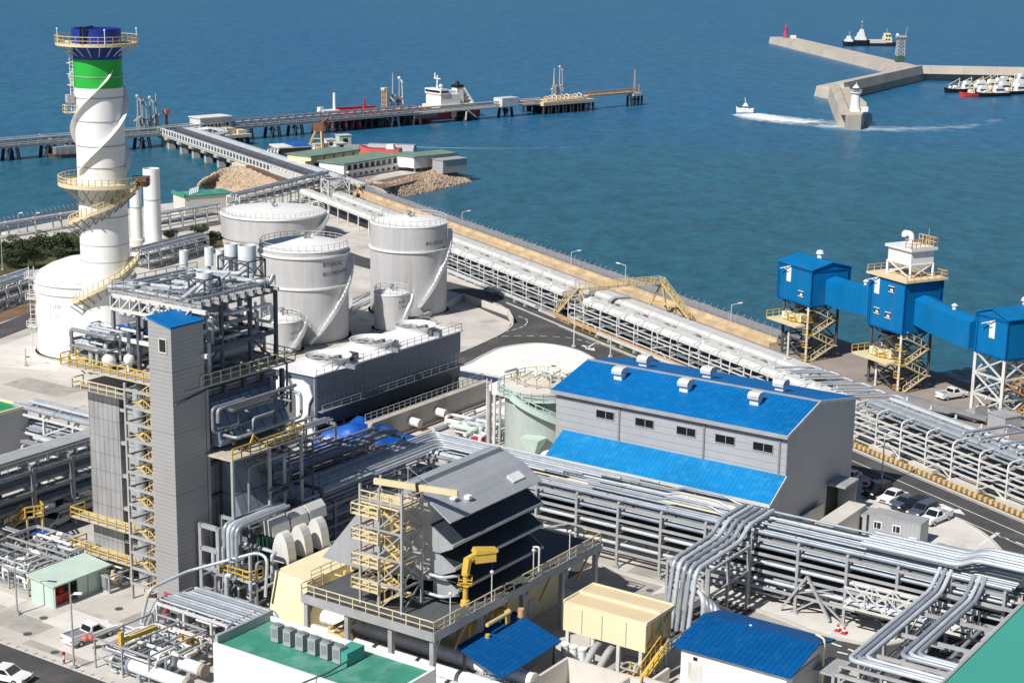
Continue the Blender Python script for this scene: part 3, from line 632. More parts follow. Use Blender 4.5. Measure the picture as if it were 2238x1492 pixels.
# ---- moored fishing fleet at the right edge
fleet = [(2062, 203, 62, 15, 'black', 'dark fishing boat with a pale bow cabin, leftmost of the moored fleet'), (2096, 212, 70, 13, 'red hull', 'red hulled fishing boat low in the water in front of the fleet'),
         (2110, 199, 66, 16, 'black', 'fishing boat with cream derricks in the middle of the moored fleet'), (2140, 204, 64, 15, 'black', 'fishing boat with white net drums right of the red hull'),
         (2150, 192, 60, 14, 'steel white', 'pale fishing boat at the back of the fleet below the breakwater wall'), (2175, 208, 62, 16, 'black', 'long black fishing boat nearest the open water at the right edge'),
         (2188, 186, 58, 15, 'steel white', 'white roofed fishing boat farthest back at the right edge'),
         (2080, 200, 70, 17, 'black', 'fishing boat with a pale bow hoist between the leftmost boat and the derrick boat'), (2125, 196, 62, 18, 'black', 'white topped fishing boat behind the net drum boat'), (2165, 199, 66, 18, 'black', 'dark fishing boat with a cream deck right of the middle of the fleet'), (2205, 200, 60, 20, 'black', 'big dark fishing boat at the right edge of the photo'), (2212, 180, 56, 18, 'black', 'dark boat with a raised pale boom nearest the breakwater at the right edge'), (2130, 212, 66, 14, 'black', 'small dark open boat on the outer side next to the red hull')]
for k, (x, y, hd, L, hm, lab) in enumerate(fleet):
    L *= 1.35; f_ = Fr(G(x, y, SEA), hd); r2 = random.Random(40 + k)
    t = thing('fishing_boat', lab, 'boat', f_(L / 2), 'fishing boats moored inside the breakwater')
    mb = MB(); l_, r_ = hull(mb, f_, L, 3.8, SEA - .3, SEA + 1.7, .8); mb.out('hull', hm, t)
    mb = MB(); deck_plate(mb, l_, r_, -.15); mb.out('deck', 'cream roof' if k % 2 else 'concrete pale', t)
    mb = MB(); stepped_house(mb, f_, [(L * .55, L * .82, 1.4, SEA + 1.5, SEA + 3.8, .2), (L * .6, L * .76, 1.2, SEA + 3.8, SEA + 5.0, .2)]); mb.out('wheelhouse', 'white', t)
    mb = MB(); mb.box(f_, L * .575, L * .80, -1.46, 1.46, SEA + 2.7, SEA + 3.3); mb.out('window', 'glass', t)
    mb = MB(); mb.beam(f_(L * .45, 0, SEA + 1.5), f_(L * .45, 0, SEA + 6.5), .25); mb.beam(f_(L * .45, 0, SEA + 6.2), f_(L * .15, .6, SEA + 3.4), .22); mb.beam(f_(L * .45, 0, SEA + 4.6), f_(L * .3, -2.4, SEA + 2.5), .22); mb.out('derrick', 'cream', t)
    mb = MB(); mb.tube(f_(L * .33, -1.1, SEA + 2.4), f_(L * .33, 1.1, SEA + 2.4), .8, 10); mb.out('net_drum', 'white', t)
    if k % 2 == 0:
        mb = MB(); mb.ball(f_(L * .2, .4, SEA + 2.3), .9, 8, .8); mb.ball(f_(L * .26, -.7, SEA + 2.2), .8, 8, .8); mb.out('net_heap', 'steel white', t)

# ---- jetty
J0, J1 = G(0, 320, 1.2), G(1190, 224, 1.2); JF = frame_from(J0, J1); JL = (J1 - J0).length
def pile_bent(mb, fr, u, vs, ztop, lean=.8, r=.55, x=True):
    for v in vs:
        for s in (-1, 1): mb.tube(fr(u + s * 1.1, v, ztop), fr(u + s * (1.1 + lean), v, SEA - 1), r, 8)
    if x and len(vs) > 1: mb.beam(fr(u, vs[0], -.6), fr(u, vs[-1], -.6), .4)
def ju(px):      # distance along the jetty of a picture column
    lo, hi = -60, JL + 60
    for _ in range(40):
        m = (lo + hi) / 2; p = JF(m, 0, 1.2); v = p - Vector((0, 0, CAM_H)); x = W_PX / 2 + F_PX * v.dot(CR) / v.dot(_f)
        if x < px: lo = m
        else: hi = m
    return lo
t = thing('jetty', 'long grey approach jetty on dark piles carrying a pipe truss out to the tanker', 'jetty', JF(JL / 2, 0, 1.2))
mb = MB(); mb.box(JF, ju(-30), ju(1185), -2.4, 2.4, .8, 1.2); mb.rail([JF(ju(-30), -2.5, 1.2), JF(ju(500), -2.5, 1.2)], 1.1, .08, 3); mb.rail([JF(ju(960), -2.5, 1.2), JF(ju(1180), -2.5, 1.2)], 1.0, .07, 3); mb.out('deck', 'concrete pale', t)
mb = MB(); ua, ub = ju(505), ju(905); n_ = 22
for v in (-2.3, .6):
    mb.beam(JF(ua, v, 1.5), JF(ub, v, 1.5), .3); mb.beam(JF(ua, v, 3.9), JF(ub, v, 3.9), .3)
    for i in range(n_):
        p, q = ua + (ub - ua) * i / n_, ua + (ub - ua) * (i + 1) / n_
        mb.beam(JF(p, v, 1.5), JF(q, v, 3.9), .16); mb.beam(JF(q, v, 1.5), JF(q, v, 3.9), .2)
        mb.beam(JF(q, -2.3, 3.9), JF(q, .6, 3.9), .16)
mb.out('truss', 'steel', t)
mb = MB(); ua, ub = ju(-30), ju(480); n_ = 26
for v in (-2.3, 2.2):
    mb.beam(JF(ua, v, 1.5), JF(ub, v, 1.5), .25); mb.beam(JF(ua, v, 3.3), JF(ub, v, 3.3), .3)
    for i in range(n_ + 1): p = ua + (ub - ua) * i / n_; mb.beam(JF(p, v, 1.4), JF(p, v, 3.3), .18)
mb.out('truss', 'steel white', t)
for k, (v, z, r) in enumerate([(-1.6, 2.0, .28), (-.8, 2.0, .22), (0, 2.1, .3), (.9, 2.0, .2), (-1.3, 3.0, .2), (-.3, 3.0, .25)]):
    mb = MB(); mb.tube(JF(ju(-30), v, z), JF(ju(1180), v, z), r, 8); mb.out('pipe', ['pipe', 'pipe dull', 'pipe bright'][k % 3], t)
for px in (22, 105, 160, 310, 400, 452, 535, 595, 645, 700, 1105):
    mb = MB(); pile_bent(mb, JF, ju(px), (-2, 2), .6); mb.out('pile_bent', 'pile', t)
mb = MB(); mb.box(JF, ju(1085), ju(1122), -3.2, 1.6, 1.2, 4.4); mb.out('shelter', 'steel white', t)
# loading platform at the tanker
t = thing('loading_platform', 'concrete loading platform on pale battered piles beside the moored tanker', 'platform', JF(ju(850), 3, 1))
mb = MB(); mb.box(JF, ju(745), ju(920), 2.6, 8.0, .2, 1.1); mb.out('deck', 'concrete pale', t)
for px in (740, 770, 800, 830, 858, 885, 905):
    mb = MB(); pile_bent(mb, JF, ju(px), (-1.5, 4, 7.5), .5, .9, .5); mb.out('pile_bent', 'pile' if px not in (858, 905) else 'concrete', t)
mb = MB(); mb.box(JF, ju(895), ju(945), -3.0, 8, -.6, .6); mb.out('dolphin', 'steel dark', t)
t = thing('mooring_dolphin', 'dark fender dolphin with pale braces under the tanker stern', 'dolphin', JF(ju(1020), 2, 0))
mb = MB(); mb.box(JF, ju(1008), ju(1030), -2.8, 6, -2.2, .4); mb.out('cap', 'pile', t)
mb = MB(); pile_bent(mb, JF, ju(1014), (-2, 4), -1); pile_bent(mb, JF, ju(1026), (-2, 4), -1); mb.out('pile', 'pile', t)
mb = MB(); mb.beam(JF(ju(1008), -3, .6), JF(ju(1004), -3.6, -2.6), .5); mb.beam(JF(ju(1012), -3, .8), JF(ju(1026), -3.6, -1.6), .4); mb.out('brace', 'concrete', t)
# second loading platform and walkway
t = thing('loading_platform', 'orange tinted loading platform on dense dark piles at the outer berth', 'platform', JF(ju(1230), 3, 1))
mb = MB(); mb.box(JF, ju(1172), ju(1285), -4, 9, .3, 1.6); mb.out('deck', 'cream roof', t)
mb = MB(); mb.hexa([JF(ju(1172), -4, 1.6), JF(ju(1268), -4, 1.6), JF(ju(1268), 2, 1.6), JF(ju(1172), 2, 1.6)], [JF(ju(1182), -3.4, 2.0), JF(ju(1262), -3.4, 2.7), JF(ju(1262), 1.5, 2.7), JF(ju(1182), 1.5, 2.0)]); mb.out('pipe_manifold', 'cream roof', t)
for k in range(9):
    mb = MB(); u = ju(1186 + k * 9); mb.path(bend([JF(u, -3.2, 2), JF(u, -3.2, 3.2 + .2 * (k % 3)), JF(u + 2.5, 1, 3.4 + .2 * (k % 3)), JF(u + 2.5, 3, 1.6)], .8), .26, 8); mb.out('pipe', ['orange', 'pipe bright', 'cream roof'][k % 3], t)
mb = MB(); mb.rail([JF(ju(1174), -3.9, 1.6), JF(ju(1284), -3.9, 1.6)], 1.1, .1, 2); mb.out('railing', 'orange', t)
for px in (1180, 1196, 1212, 1228, 1244, 1260, 1278):
    mb = MB(); pile_bent(mb, JF, ju(px), (-3.5, 2, 8), .6, .4, .55); mb.out('pile_bent', 'pile', t)
t = thing('walkway', 'orange steel footbridge from the outer platform to the last dolphin', 'footbridge', JF(ju(1330), 0, 2))
mb = MB(); mb.box(JF, ju(1280), ju(1382), -1.2, 1.2, 2.2, 2.7); mb.out('deck', 'orange', t)
mb = MB()
for v in (-1.2, 1.2):
    mb.beam(JF(ju(1280), v, 3.9), JF(ju(1382), v, 3.9), .2); n_ = 16
    for i in range(n_): p, q = [ju(1280) + (ju(1382) - ju(1280)) * k / n_ for k in (i, i + 1)]; mb.beam(JF(p, v, 2.5), JF(q, v, 3.9), .16)
mb.out('truss', 'orange', t)
t = thing('mooring_dolphin', 'round topped end dolphin with a thin beacon mast at the tip of the jetty', 'dolphin', JF(ju(1386), 0, 1))
mb = MB(); mb.box(JF, ju(1378), ju(1397), -1.6, 1.6, 1.0, 2.2); mb.out('cap', 'concrete pale', t)
mb = MB()
for u in (1380, 1388, 1395): pile_bent(mb, JF, ju(u), (-1, 1), 1.1, .1, .45)
mb.out('pile', 'pile', t)
mb = MB(); lattice(mb, JF(ju(1386), 0), .7, .3, 2.2, 11.5, 6, .1); mb.out('beacon_mast', 'orange', t)
mb = MB(); lattice(mb, JF(ju(1394), 0), .9, .8, 2.2, 5.5, 3, .12); mb.out('ladder_frame', 'orange', t)

# ---- loading arms
def loading_arm(px, v, z0, H, mt, lab, lean=.0, crook=True, w=1.0):
    p = JF(ju(px), v, z0); t = thing('marine_loader', lab, 'loading arm', p, 'marine loading arms standing on the jetty')
    mb = MB(); lattice(mb, p, w * 1.3, w * .8, z0, z0 + H * .45, 4, .22); mb.out('riser', mt, t)
    mb = MB(); a = p + Vector((0, 0, H * .42)); b = p + Vector((lean, 0, H)); mb.tube(a, b, .38 * w, 8, .2); mb.out('inboard_arm', mt if mt != 'rust' else 'steel', t)
    if crook:
        mb = MB(); mb.tube(b, b + Vector((1.2, 0, -1.6)), .45, 8); mb.ball(b, .7, 8); mb.tube(b + Vector((.9, 0, -1.2)), p + Vector((1.4, 0, H * .25)), .22, 8); mb.out('outboard_arm', mt if mt != 'rust' else 'steel white', t)
    mb = MB(); mb.tube(p + Vector((-1.2, 0, H * .30)), p + Vector((1.2, 0, H * .45)), .5, 8); mb.out('counterweight', 'steel mid', t)
    return t
loading_arm(878, 5, 1, 14.5, 'steel', 'tall plain grey loading arm, left of the pair at the tanker', crook=False)
loading_arm(892, 5, 1, 12.5, 'rust', 'grey loading arm with a white elbow and rusty foot at the tanker')
loading_arm(1222, 3, 1.6, 12.2, 'steel', 'grey loading arm, left of the pair on the outer platform', crook=False, w=1.3)
loading_arm(1234, 3, 1.6, 12.6, 'steel', 'grey loading arm, right of the pair on the outer platform', w=1.3)
for px, H, lab in ((314, 11.5, 'hooked grey loading arm nearest the big chimney'), (325, 10.0, 'short grey loading arm second from the chimney'), (341, 10.8, 'stout grey loading arm third from the chimney'), (354, 12.0, 'thinnest grey loading arm farthest from the chimney')):
    loading_arm(px, 3, 1.6, H, 'steel', lab, crook=(px != 354), w=.8)
p = JF(ju(860), 5, 1); t = thing('gangway_tower', 'rust red lattice gangway tower beside the tanker loading arms', 'tower', p)
mb = MB(); lattice(mb, p, 1.7, 1.7, 1, 9.6, 5, .28); mb.out('frame', 'orange', t)
mb = MB(); mb.beam(p + Vector((0, 0, 8.4)), p + Vector((3.4, 1, 4.4)), .5); mb.out('gangway', 'steel white', t)
mb = MB(); mb.box(Fr(p, 45), -1, 1, -1, 1, 9.6, 10.4); mb.out('cabin', 'cream roof', t)
p = JF(ju(376), 3, 1); t = thing('fire_monitor', 'red fire monitor tower beside the approach jetty', 'tower', p)
mb = MB(); mb.tube(p, p + Vector((0, 0, 5.8)), .45, 8); mb.box(Fr(p, 45), -1.1, 1.1, -1.1, 1.1, 1, 1.6); mb.out('mast', 'rust', t)
mb = MB(); mb.box(Fr(p, 45), -.8, .8, -.8, .8, 6.8, 8.4); mb.out('head', 'red pale', t)
t = thing('jetty_building', 'pale flat roofed switch house with a row of dark windows on the jetty', 'building', JF(ju(462), 1, 1.2))
mb = MB(); mb.box(JF, ju(430), ju(497), -2.2, 4, 1.2, 5.2); mb.out('wall', 'steel white', t)
mb = MB(); mb.box(JF, ju(428), ju(499), -2.6, 4.4, 5.2, 5.5); mb.out('roof', 'white', t)
for i in range(7):
    mb = MB(); mb.box(JF, ju(436 + i * 8.4), ju(441 + i * 8.4), -2.25, -2.1, 2.0, 3.4); mb.out('window', 'glass', t)
t = thing('pipe_platform', 'beige concrete service platform below the jetty switch house', 'platform', G(475, 298, 1))
f_ = Fr(G(430, 300, 0), 48); mb = MB(); mb.box(f_, 0, 17, -6, 2, -.4, .6); mb.out('deck', 'concrete pale', t)
mb = MB()
for u in (2, 8, 15): pile_bent(mb, f_, u, (-5, 1), -.2, .3)
mb.out('pile', 'pile', t)
mb = MB(); mb.box(f_, 4, 12, -4, 0, .6, 2.6); mb.box(f_, 12.5, 16, -5, -1, .6, 1.8); mb.out('equipment', 'cream roof', t)
mb = MB()
for u in (3, 5.5, 8): mb.path(bend([f_(u, -5, .6), f_(u, -5, 2.8), f_(u + 2, -2, 2.8), f_(u + 2, -2, .6)], .7), .28)
mb.out('pipe', 'pipe bright', t)
t = thing('mooring_dolphin', 'dark barge landing stage with railings left of the big chimney', 'dolphin', G(140, 330, 0))
f_ = Fr(G(104, 345, SEA), 55); mb = MB(); l_, r_ = hull(mb, f_, 15, 6, SEA - .5, SEA + 1.2, .2, .2); deck_plate(mb, l_, r_); mb.out('pontoon', 'brown steel', t)
mb = MB(); mb.box(f_, 2, 9, -2, 2, SEA + 1, SEA + 3.2); mb.out('housing', 'steel mid', t)
mb = MB(); mb.rail([f_(1, -2.8, SEA + 1.2), f_(14, -2.8, SEA + 1.2), f_(14, 2.8, SEA + 1.2)], 1.6, .16, 2); mb.beam(f_(-1, 4, 3.8), f_(10, 1, SEA + 1.6), 1.0, .5); mb.out('gangway', 'steel', t)

# ---- the tanker
S0, S1 = G(712, 280, SEA), G(1052, 255, SEA); TF = frame_from(S0, S1); L = (S1 - S0).length
t = thing('tanker_ship', 'red hulled product tanker with a white deckhouse moored at the jetty', 'ship', TF(L / 2, 4, SEA))
TFc = Fr(TF(0, 5.5), TF.hd)
mb = MB(); l_, r_ = hull(mb, TFc, L, 11.5, SEA - 1, .5, 1.6, .22, .8); mb.out('hull', 'red hull', t)
mb = MB(); deck_plate(mb, l_, r_, -.25); mb.out('deck', 'red hull', t)
mb = MB()
for s in (-1, 1): mb.beam(TFc(L * .17, s * 5.6, 1.6), TFc(L * .42, s * 5.9, 1.3), .5, 2.0)
mb.out('bulwark', 'red', t)
mb = MB(); mb.box(TFc, L * .02, L * .12, -2.2, 2.2, 1.4, 2.6); mb.box(TFc, L * .01, L * .03, -1, 1, 2.4, 3.8); mb.out('forecastle', 'white', t)
mb = MB(); mb.tube(TFc(L * .105, 0, 1.5), TFc(L * .105, 0, 8.6), .6, 10, .5); mb.out('foremast', 'white', t)
mb = MB(); mb.lathe(TFc(L * .29, 0, .4), [(.9, 0), (.12, 6.0)], 6); mb.out('vent_mast', 'red', t)
mb = MB()
for v in (-2.2, -1.2, 0, 1.2, 2.4): mb.tube(TFc(L * .2, v, 1.0), TFc(L * .7, v, 1.0), .28, 8)
for u in (.3, .38, .46, .54, .6): mb.tube(TFc(L * u, -4.5, 1.5), TFc(L * u, 4.5, 1.5), .22, 8)
mb.out('deck_piping', 'red pale', t)
mb = MB()
for u in (.45, .49, .62, .66): mb.ball(TFc(L * u, -2, 1.4), 1.3, 10, .6)
mb.out('tank_dome', 'concrete pale', t)
hz = .3
mb = MB(); mb.box(TFc, L * .72, L * .965, -5.6, 5.6, hz, hz + 1.7); mb.out('poop_deck', 'cream', t)
mb = MB(); mb.box(TFc, L * .735, L * .865, -4.6, 4.6, hz + 1.7, hz + 5.7); hse = mb.out('deckhouse', 'white', t)
mb = MB(); mb.box(TFc, L * .73, L * .785, -4.9, 4.9, hz + 5.7, hz + 7.7); mb.box(TFc, L * .785, L * .85, -3.2, 3.2, hz + 5.7, hz + 6.9); mb.out('bridge', 'white', hse)
mb = MB(); mb.box(TFc, L * .786, L * .789, -4.4, 4.4, hz + 6.5, hz + 7.2); mb.box(TFc, L * .727, L * .7295, -4.4, 4.4, hz + 6.5, hz + 7.2); mb.box(TFc, L * .735, L * .78, -4.95, -4.9, hz + 6.5, hz + 7.1); mb.out('window', 'glass', hse)
mb = MB()
for i in range(6): mb.box(TFc, L * (.74 + i * .035), L * (.74 + i * .035) + 1.1, -5.66, -5.6, hz + .4, hz + 1.2)
mb.out('porthole', 'glass', hse)
mb = MB(); mb.tube(TFc(L * .76, 0, hz + 7.6), TFc(L * .76, 0, hz + 12.6), .4, 8, .25); mb.beam(TFc(L * .76, -2, hz + 11.4), TFc(L * .76, 2, hz + 11.4), .35); mb.beam(TFc(L * .76, 1.6, hz + 11.4), TFc(L * .765, 1.9, hz + 13.4), .3); mb.beam(TFc(L * .75, -.8, hz + 9.8), TFc(L * .77, .8, hz + 9.8), .4); mb.out('radar_mast', 'white', t)
mb = MB(); mb.ball(TFc(L * .745, -3.6, hz + 8.9), .8, 10); mb.tube(TFc(L * .745, -3.6, hz + 7.7), TFc(L * .745, -3.6, hz + 8.6), .3, 8); mb.out('radome', 'white', t)
mb = MB(); mb.hexa([TFc(L * .872, -1.8, hz + 1.7), TFc(L * .92, -1.8, hz + 1.7), TFc(L * .92, 1.8, hz + 1.7), TFc(L * .872, 1.8, hz + 1.7)], [TFc(L * .875, -1.6, hz + 7.8), TFc(L * .917, -1.6, hz + 7.8), TFc(L * .917, 1.6, hz + 7.8), TFc(L * .875, 1.6, hz + 7.8)]); fu = mb.out('funnel', 'white', t)
mb = MB(); mb.box(TFc, L * .873, L * .919, -1.75, 1.75, hz + 7.6, hz + 8.7); mb.lathe(TFc(L * .896, 0, hz + 8.7), [(.9, 0), (.6, 1.3)], 10); mb.out('funnel_top', 'black', fu)
mb = MB(); mb.beam(TFc(L * .92, -2, hz + 7.4), TFc(L * .985, -3, hz + .6), .8, .5); mb.beam(TFc(L * .92, 2, hz + 7.4), TFc(L * .985, 3, hz + .6), .6, .5)
for i in range(5): k = i / 5; mb.beam(TFc(L * (.92 + .065 * k), -2 - k, hz + 7.4 - 6.8 * k), TFc(L * (.92 + .065 * k), 2 + k, hz + 7.4 - 6.8 * k), .3)
mb.out('lifeboat_ramp', 'white', t)
mb = MB(); mb.ball(TFc(L * .94, 0, hz + 4), 1.4, 10, .7); mb.box(TFc, L * .93, L * .97, -3, 3, hz, hz + 1.8); mb.out('lifeboat', 'orange', t)

mat('conveyor grey', (.62, .62, .61), .6, 0, .15, .4, 1, seams=((SH.a, .8, .08, .7),))
mat('blue trim', (.0, .10, .30), .55, 0, .2, .5, spec=.2)
mat('barrier tan', (.62, .43, .20), .7, 0, .3, .5)
# ================================================================== PIPE RACKS
def rack(name, label, fr, u0, u1, v0, v1, levels, step, pipes, top=None, arch=False, brace_every=3, col='steel', t=.26, leg0=0.0, walk=None, group='pipe racks', cat='pipe rack', strings=True, seedr=1, trays_and_shade=()):
    """steel trestle: portal bents, stringers, and every pipe a part. pipes = (v, z, radius, material[, u0, u1])"""
    o = thing(name, label, cat, fr((u0 + u1) / 2, (v0 + v1) / 2, leg0), group)
    n = max(1, round((u1 - u0) / step)); ztop = max(levels) if top is None else top; r2 = random.Random(seedr)
    for i in range(n + 1):
        u = u0 + (u1 - u0) * i / n; mb = MB()
        if arch:
            mb.path(bend([fr(u, v0, leg0), fr(u, v0, ztop), fr(u, v0 + 2.2, ztop + .15)], .8), t / 2, 6); mb.beam(fr(u, v1, leg0), fr(u, v1, ztop - .2), t)
        else:
            mb.beam(fr(u, v0, leg0), fr(u, v0, ztop), t); mb.beam(fr(u, v1, leg0), fr(u, v1, ztop), t)
        for z in levels: mb.beam(fr(u, v0, z), fr(u, v1, z), t, t * 1.2)
        if not arch: mb.beam(fr(u, v0, ztop - 1.4), fr(u, v0 + 1.0, ztop - .2), t * .6)
        mb.box(fr, u - .35, u + .35, v0 - .35, v0 + .35, leg0 - .05, leg0 + .25)
        if brace_every and i % brace_every == 1 and i < n:
            ub = u0 + (u1 - u0) * (i + 1) / n; um = (u + ub) / 2
            for v in (v0, v1):
                mb.beam(fr(u, v, leg0 + .3), fr(um, v, levels[0]), t * .6); mb.beam(fr(ub, v, leg0 + .3), fr(um, v, levels[0]), t * .6)
                if len(levels) > 1: mb.beam(fr(u, v, levels[0]), fr(ub, v, levels[1]), t * .5)
        mb.out('bent', col, o)
    if strings:
        for z in levels:
            mb = MB()
            for v in (v0, v1): mb.beam(fr(u0, v, z - t * 1.1), fr(u1, v, z - t * 1.1), t * .7, t)
            mb.out('stringer', col, o)
    for p in pipes:
        v, z, r, m = p[:4]; a, b = (p[4], p[5]) if len(p) > 5 else (u0 - .6, u1 + .6)
        mb = MB(); mb.tube(fr(a, v, z), fr(b, v, z), r, 8)
        L = b - a; k = int(L / 7)
        for i in range(1, k): uu = a + L * i / k; mb.tube(fr(uu - .06, v, z), fr(uu + .06, v, z), r * 1.25, 8)
        mb.out('pipe', m, o)
    for a_, b_, z, m in trays_and_shade:  # real cable trays, plus dark sheets that paint the shade inside a rack
        mb = MB(); mb.box(fr, u0, u1, a_, b_, z, z + .12); mb.out('tray_and_shade_sheet', m, o)
    if walk:
        z, va, vb = walk; mb = MB(); mb.box(fr, u0, u1, va, vb, z, z + .08); mb.out('walkway', 'grating', o)
        mb = MB(); mb.rail([fr(u0, va, z), fr(u1, va, z)], 1.1, .06, 1.8); mb.out('railing', col, o)
    return o
def fill_pipes(v0, v1, z, seed, mats=('pipe', 'pipe bright', 'pipe dull', 'insulation'), rmin=.11, rmax=.34, gap=.12, skip=.12):
    r2 = random.Random(seed); o = []; v = v0
    while v < v1:
        r_ = r2.uniform(rmin, rmax); v += r_
        if v + r_ > v1: break
        if r2.random() > skip: o.append((v, z + r_ + .13, r_, r2.choice(mats)))
        v += r_ + gap * r2.uniform(.5, 2.2)
    return o

# ================================================================== HARBOUR POINT
def windows_row(mb, fr, u0, u1, n, v, z0, z1, frac=.6, d=.12):
    for i in range(n):
        a = u0 + (u1 - u0) * (i + (1 - frac) / 2) / n; b = u0 + (u1 - u0) * (i + (1 + frac) / 2) / n
        mb.box(fr, a, b, v - d, v + d, z0, z1)
def wparts(parent, fr, u0, u1, n, v, z0, z1, frac=.6, d=.06, m='glass'):
    for i in range(n):
        a = u0 + (u1 - u0) * (i + (1 - frac) / 2) / n; b = u0 + (u1 - u0) * (i + (1 + frac) / 2) / n
        mb = MB(); mb.box(fr, a, b, v - d, v + d, z0, z1); mb.out('window', m, parent)
# long white office with green roof
a, b = G(752, 392, 0), G(872, 372, 0); f_ = frame_from(a, b); L = (b - a).length
t = thing('harbour_office', 'long white office with green roof and a band of dark windows on the harbour point', 'building', a)
mb = MB(); mb.box(f_, 0, L, 0, 9, 0, 4.0); mb.out('wall', 'white', t)
mb = MB(); mb.box(f_, -.4, L + .3, -.5, 9.4, 4.0, 4.3); mb.out('roof', 'roof pale green', t)
mb = MB(); mb.box(f_, .8, L, -.9, -.02, 1.7, 2.1); mb.out('ledge', 'white', t)
wparts(t, f_, 1, L - .5, 9, 0, 2.3, 3.6, .62); wparts(t, f_, 1, L - 1, 9, 0, .5, 1.2, .4)
c = G(872, 372, 0); d_ = G(905, 378, 0); f2 = frame_from(c, d_); L2 = (d_ - c).length
mb = MB(); mb.box(f2, 0, L2, 0, 16, 1.2, 4.3); mb.out('wing', 'white', t)
mb = MB(); mb.box(f2, -.3, L2 + .4, -.4, 16, 4.3, 4.6); mb.out('roof', 'roof pale green', t)
wparts(t, f2, .4, L2 - .3, 3, 0, 2.5, 3.7, .5)
e_ = f2(L2, 0); f3 = frame_from(e_, G(945, 371, 0)); L3 = 8
mb = MB(); mb.box(f3, 0, L3, 0, 9, 1.3, 4.25); mb.out('wing', 'white', t); wparts(t, f3, 1, L3 - .5, 2, 0, 2.5, 3.7, .45)
mb = MB(); mb.box(f3, -.2, L3 + .3, -.3, 9, 4.25, 4.55); mb.out('roof', 'roof pale green', t)
for u in (1, 4, 7):
    mb = MB(); mb.beam(f3(u, .5, 0), f3(u, .5, 1.3), .4); mb.out('support_post', 'concrete', t)
a = G(950, 385, 0); t = thing('shed', 'plain grey corrugated shed at the seaward end of the harbour office', 'shed', a); f_ = frame_from(G(945, 376, 0), G(968, 380, 0))
mb = MB(); mb.box(f_, 0, 4.5, 0, 9, 0, 3.6); mb.out('wall', 'clad shade', t)
mb = MB(); mb.box(f_, -.2, 4.7, -.2, 9.2, 3.6, 3.8); mb.out('roof', 'steel', t)
# cream warehouse with green roof
a, b = G(680, 378, 0), G(785, 362, 0); f_ = frame_from(a, b); L = (b - a).length
t = thing('warehouse', 'cream warehouse with a green roof and stepped blank wall behind the white office', 'building', a)
mb = MB(); mb.box(f_, 0, L, 0, 9, 0, 4.4); mb.out('wall', 'cream', t)
mb = MB(); mb.box(f_, -.3, L + .3, -.3, 9.3, 4.4, 4.7); mb.out('roof', 'roof pale green', t)
for i in range(4):
    mb = MB(); mb.beam(f_(L * (.28 + .2 * i), -.05, 4.2), f_(L * (.25 + .2 * i), -.05, 2.8), .25); mb.out('downpipe', 'steel dark', t)
mb = MB(); mb.box(f_, 1.5, 6, -.08, .05, 0, 2.6); mb.out('door', 'glass', t)
mb = MB(); mb.box(f_, -2.4, -.1, 0, 3, 0, 3.4); mb.out('porch', 'cream', t)
mb = MB(); f5 = Fr(f_(1.5, -2.2), f_.hd); mb.tube(f5(0, 0, .9), f5(0, .4, .9), .9, 12); mb.tube(f5(2.6, 0, .8), f5(2.6, .4, .8), .8, 12); tag(mb.out('cable_drum', 'black'), 'dark cable drums standing by the cream warehouse door', 'cable drum')
# white clutter houses behind
for k, (x, y, w_, h_, m, lab) in enumerate([(692, 336, 4, 2.6, 'white', 'small white hut under the yellow gantry on the harbour point'), (714, 331, 3, 3.4, 'white', 'tall white cabin right of the yellow gantry'), (735, 332, 3.4, 2.4, 'white', 'low white cabin in the middle of the harbour point'), (742, 327, 4, 4.2, 'pale green', 'pale green two storey cabin at the back of the harbour point')]):
    f_ = Fr(G(x, y, 0), 60); t = thing('cabin', lab, 'cabin', f_(0, 0), 'small cabins on the harbour point')
    mb = MB(); mb.box(f_, 0, w_, 0, 3, 0, h_); mb.out('wall', m, t); mb = MB(); mb.box(f_, -.2, w_ + .2, -.2, 3.2, h_, h_ + .2); mb.out('roof', 'steel white', t)
    mb = MB(); mb.box(f_, w_ * .3, w_ * .7, -.04, .05, h_ * .5, h_ * .8); mb.out('window', 'glass', t)
f_ = Fr(G(752, 333, 0), 75); t = thing('quay_wall', 'grey blue quay wall panel at the back of the harbour point', 'wall', f_(0, 0))
mb = MB(); mb.box(f_, 0, 11, 0, 1, 0, 2.2); mb.out('wall', 'clad shade', t); mb = MB(); mb.box(f_, 4.6, 5.6, -.05, .1, 0, 2.0); mb.out('door', 'navy paint', t)
# beached red boat
f_ = Fr(G(785, 345, 0), 100); t = thing('boat', 'faded red fishing boat laid up on land between the warehouse and the white office', 'boat', f_(6))
mb = MB(); l_, r_ = hull(mb, f_, 12.5, 4.2, .3, 3.2, .9, .3); mb.out('hull', 'red pale', t); mb = MB(); deck_plate(mb, l_, r_, -.1); mb.out('deck', 'red', t)
mb = MB(); mb.hexa([f_(8.5, -1.3, 2.9), f_(11, -1.3, 2.9), f_(11, 1.3, 2.9), f_(8.5, 1.3, 2.9)], [f_(8.7, -1.1, 4.4), f_(10.6, -1.1, 4.4), f_(10.6, 1.1, 4.4), f_(8.7, 1.1, 4.4)]); mb.out('wheelhouse', 'white', t)
f_ = Fr(G(806, 342, 0), 96); t = thing('tarpaulin_shed', 'grey tarpaulin covered shelter behind the red boat', 'shelter', f_(5))
mb = MB(); prof = [(-4, .2), (-3.4, 2.6), (-1.5, 3.9), (1.5, 3.9), (3.4, 2.6), (4, .2)]
mb.extrude([f_(0, v, z) for v, z in prof], f_.a * 14); mb.out('cover', 'clad shade', t)
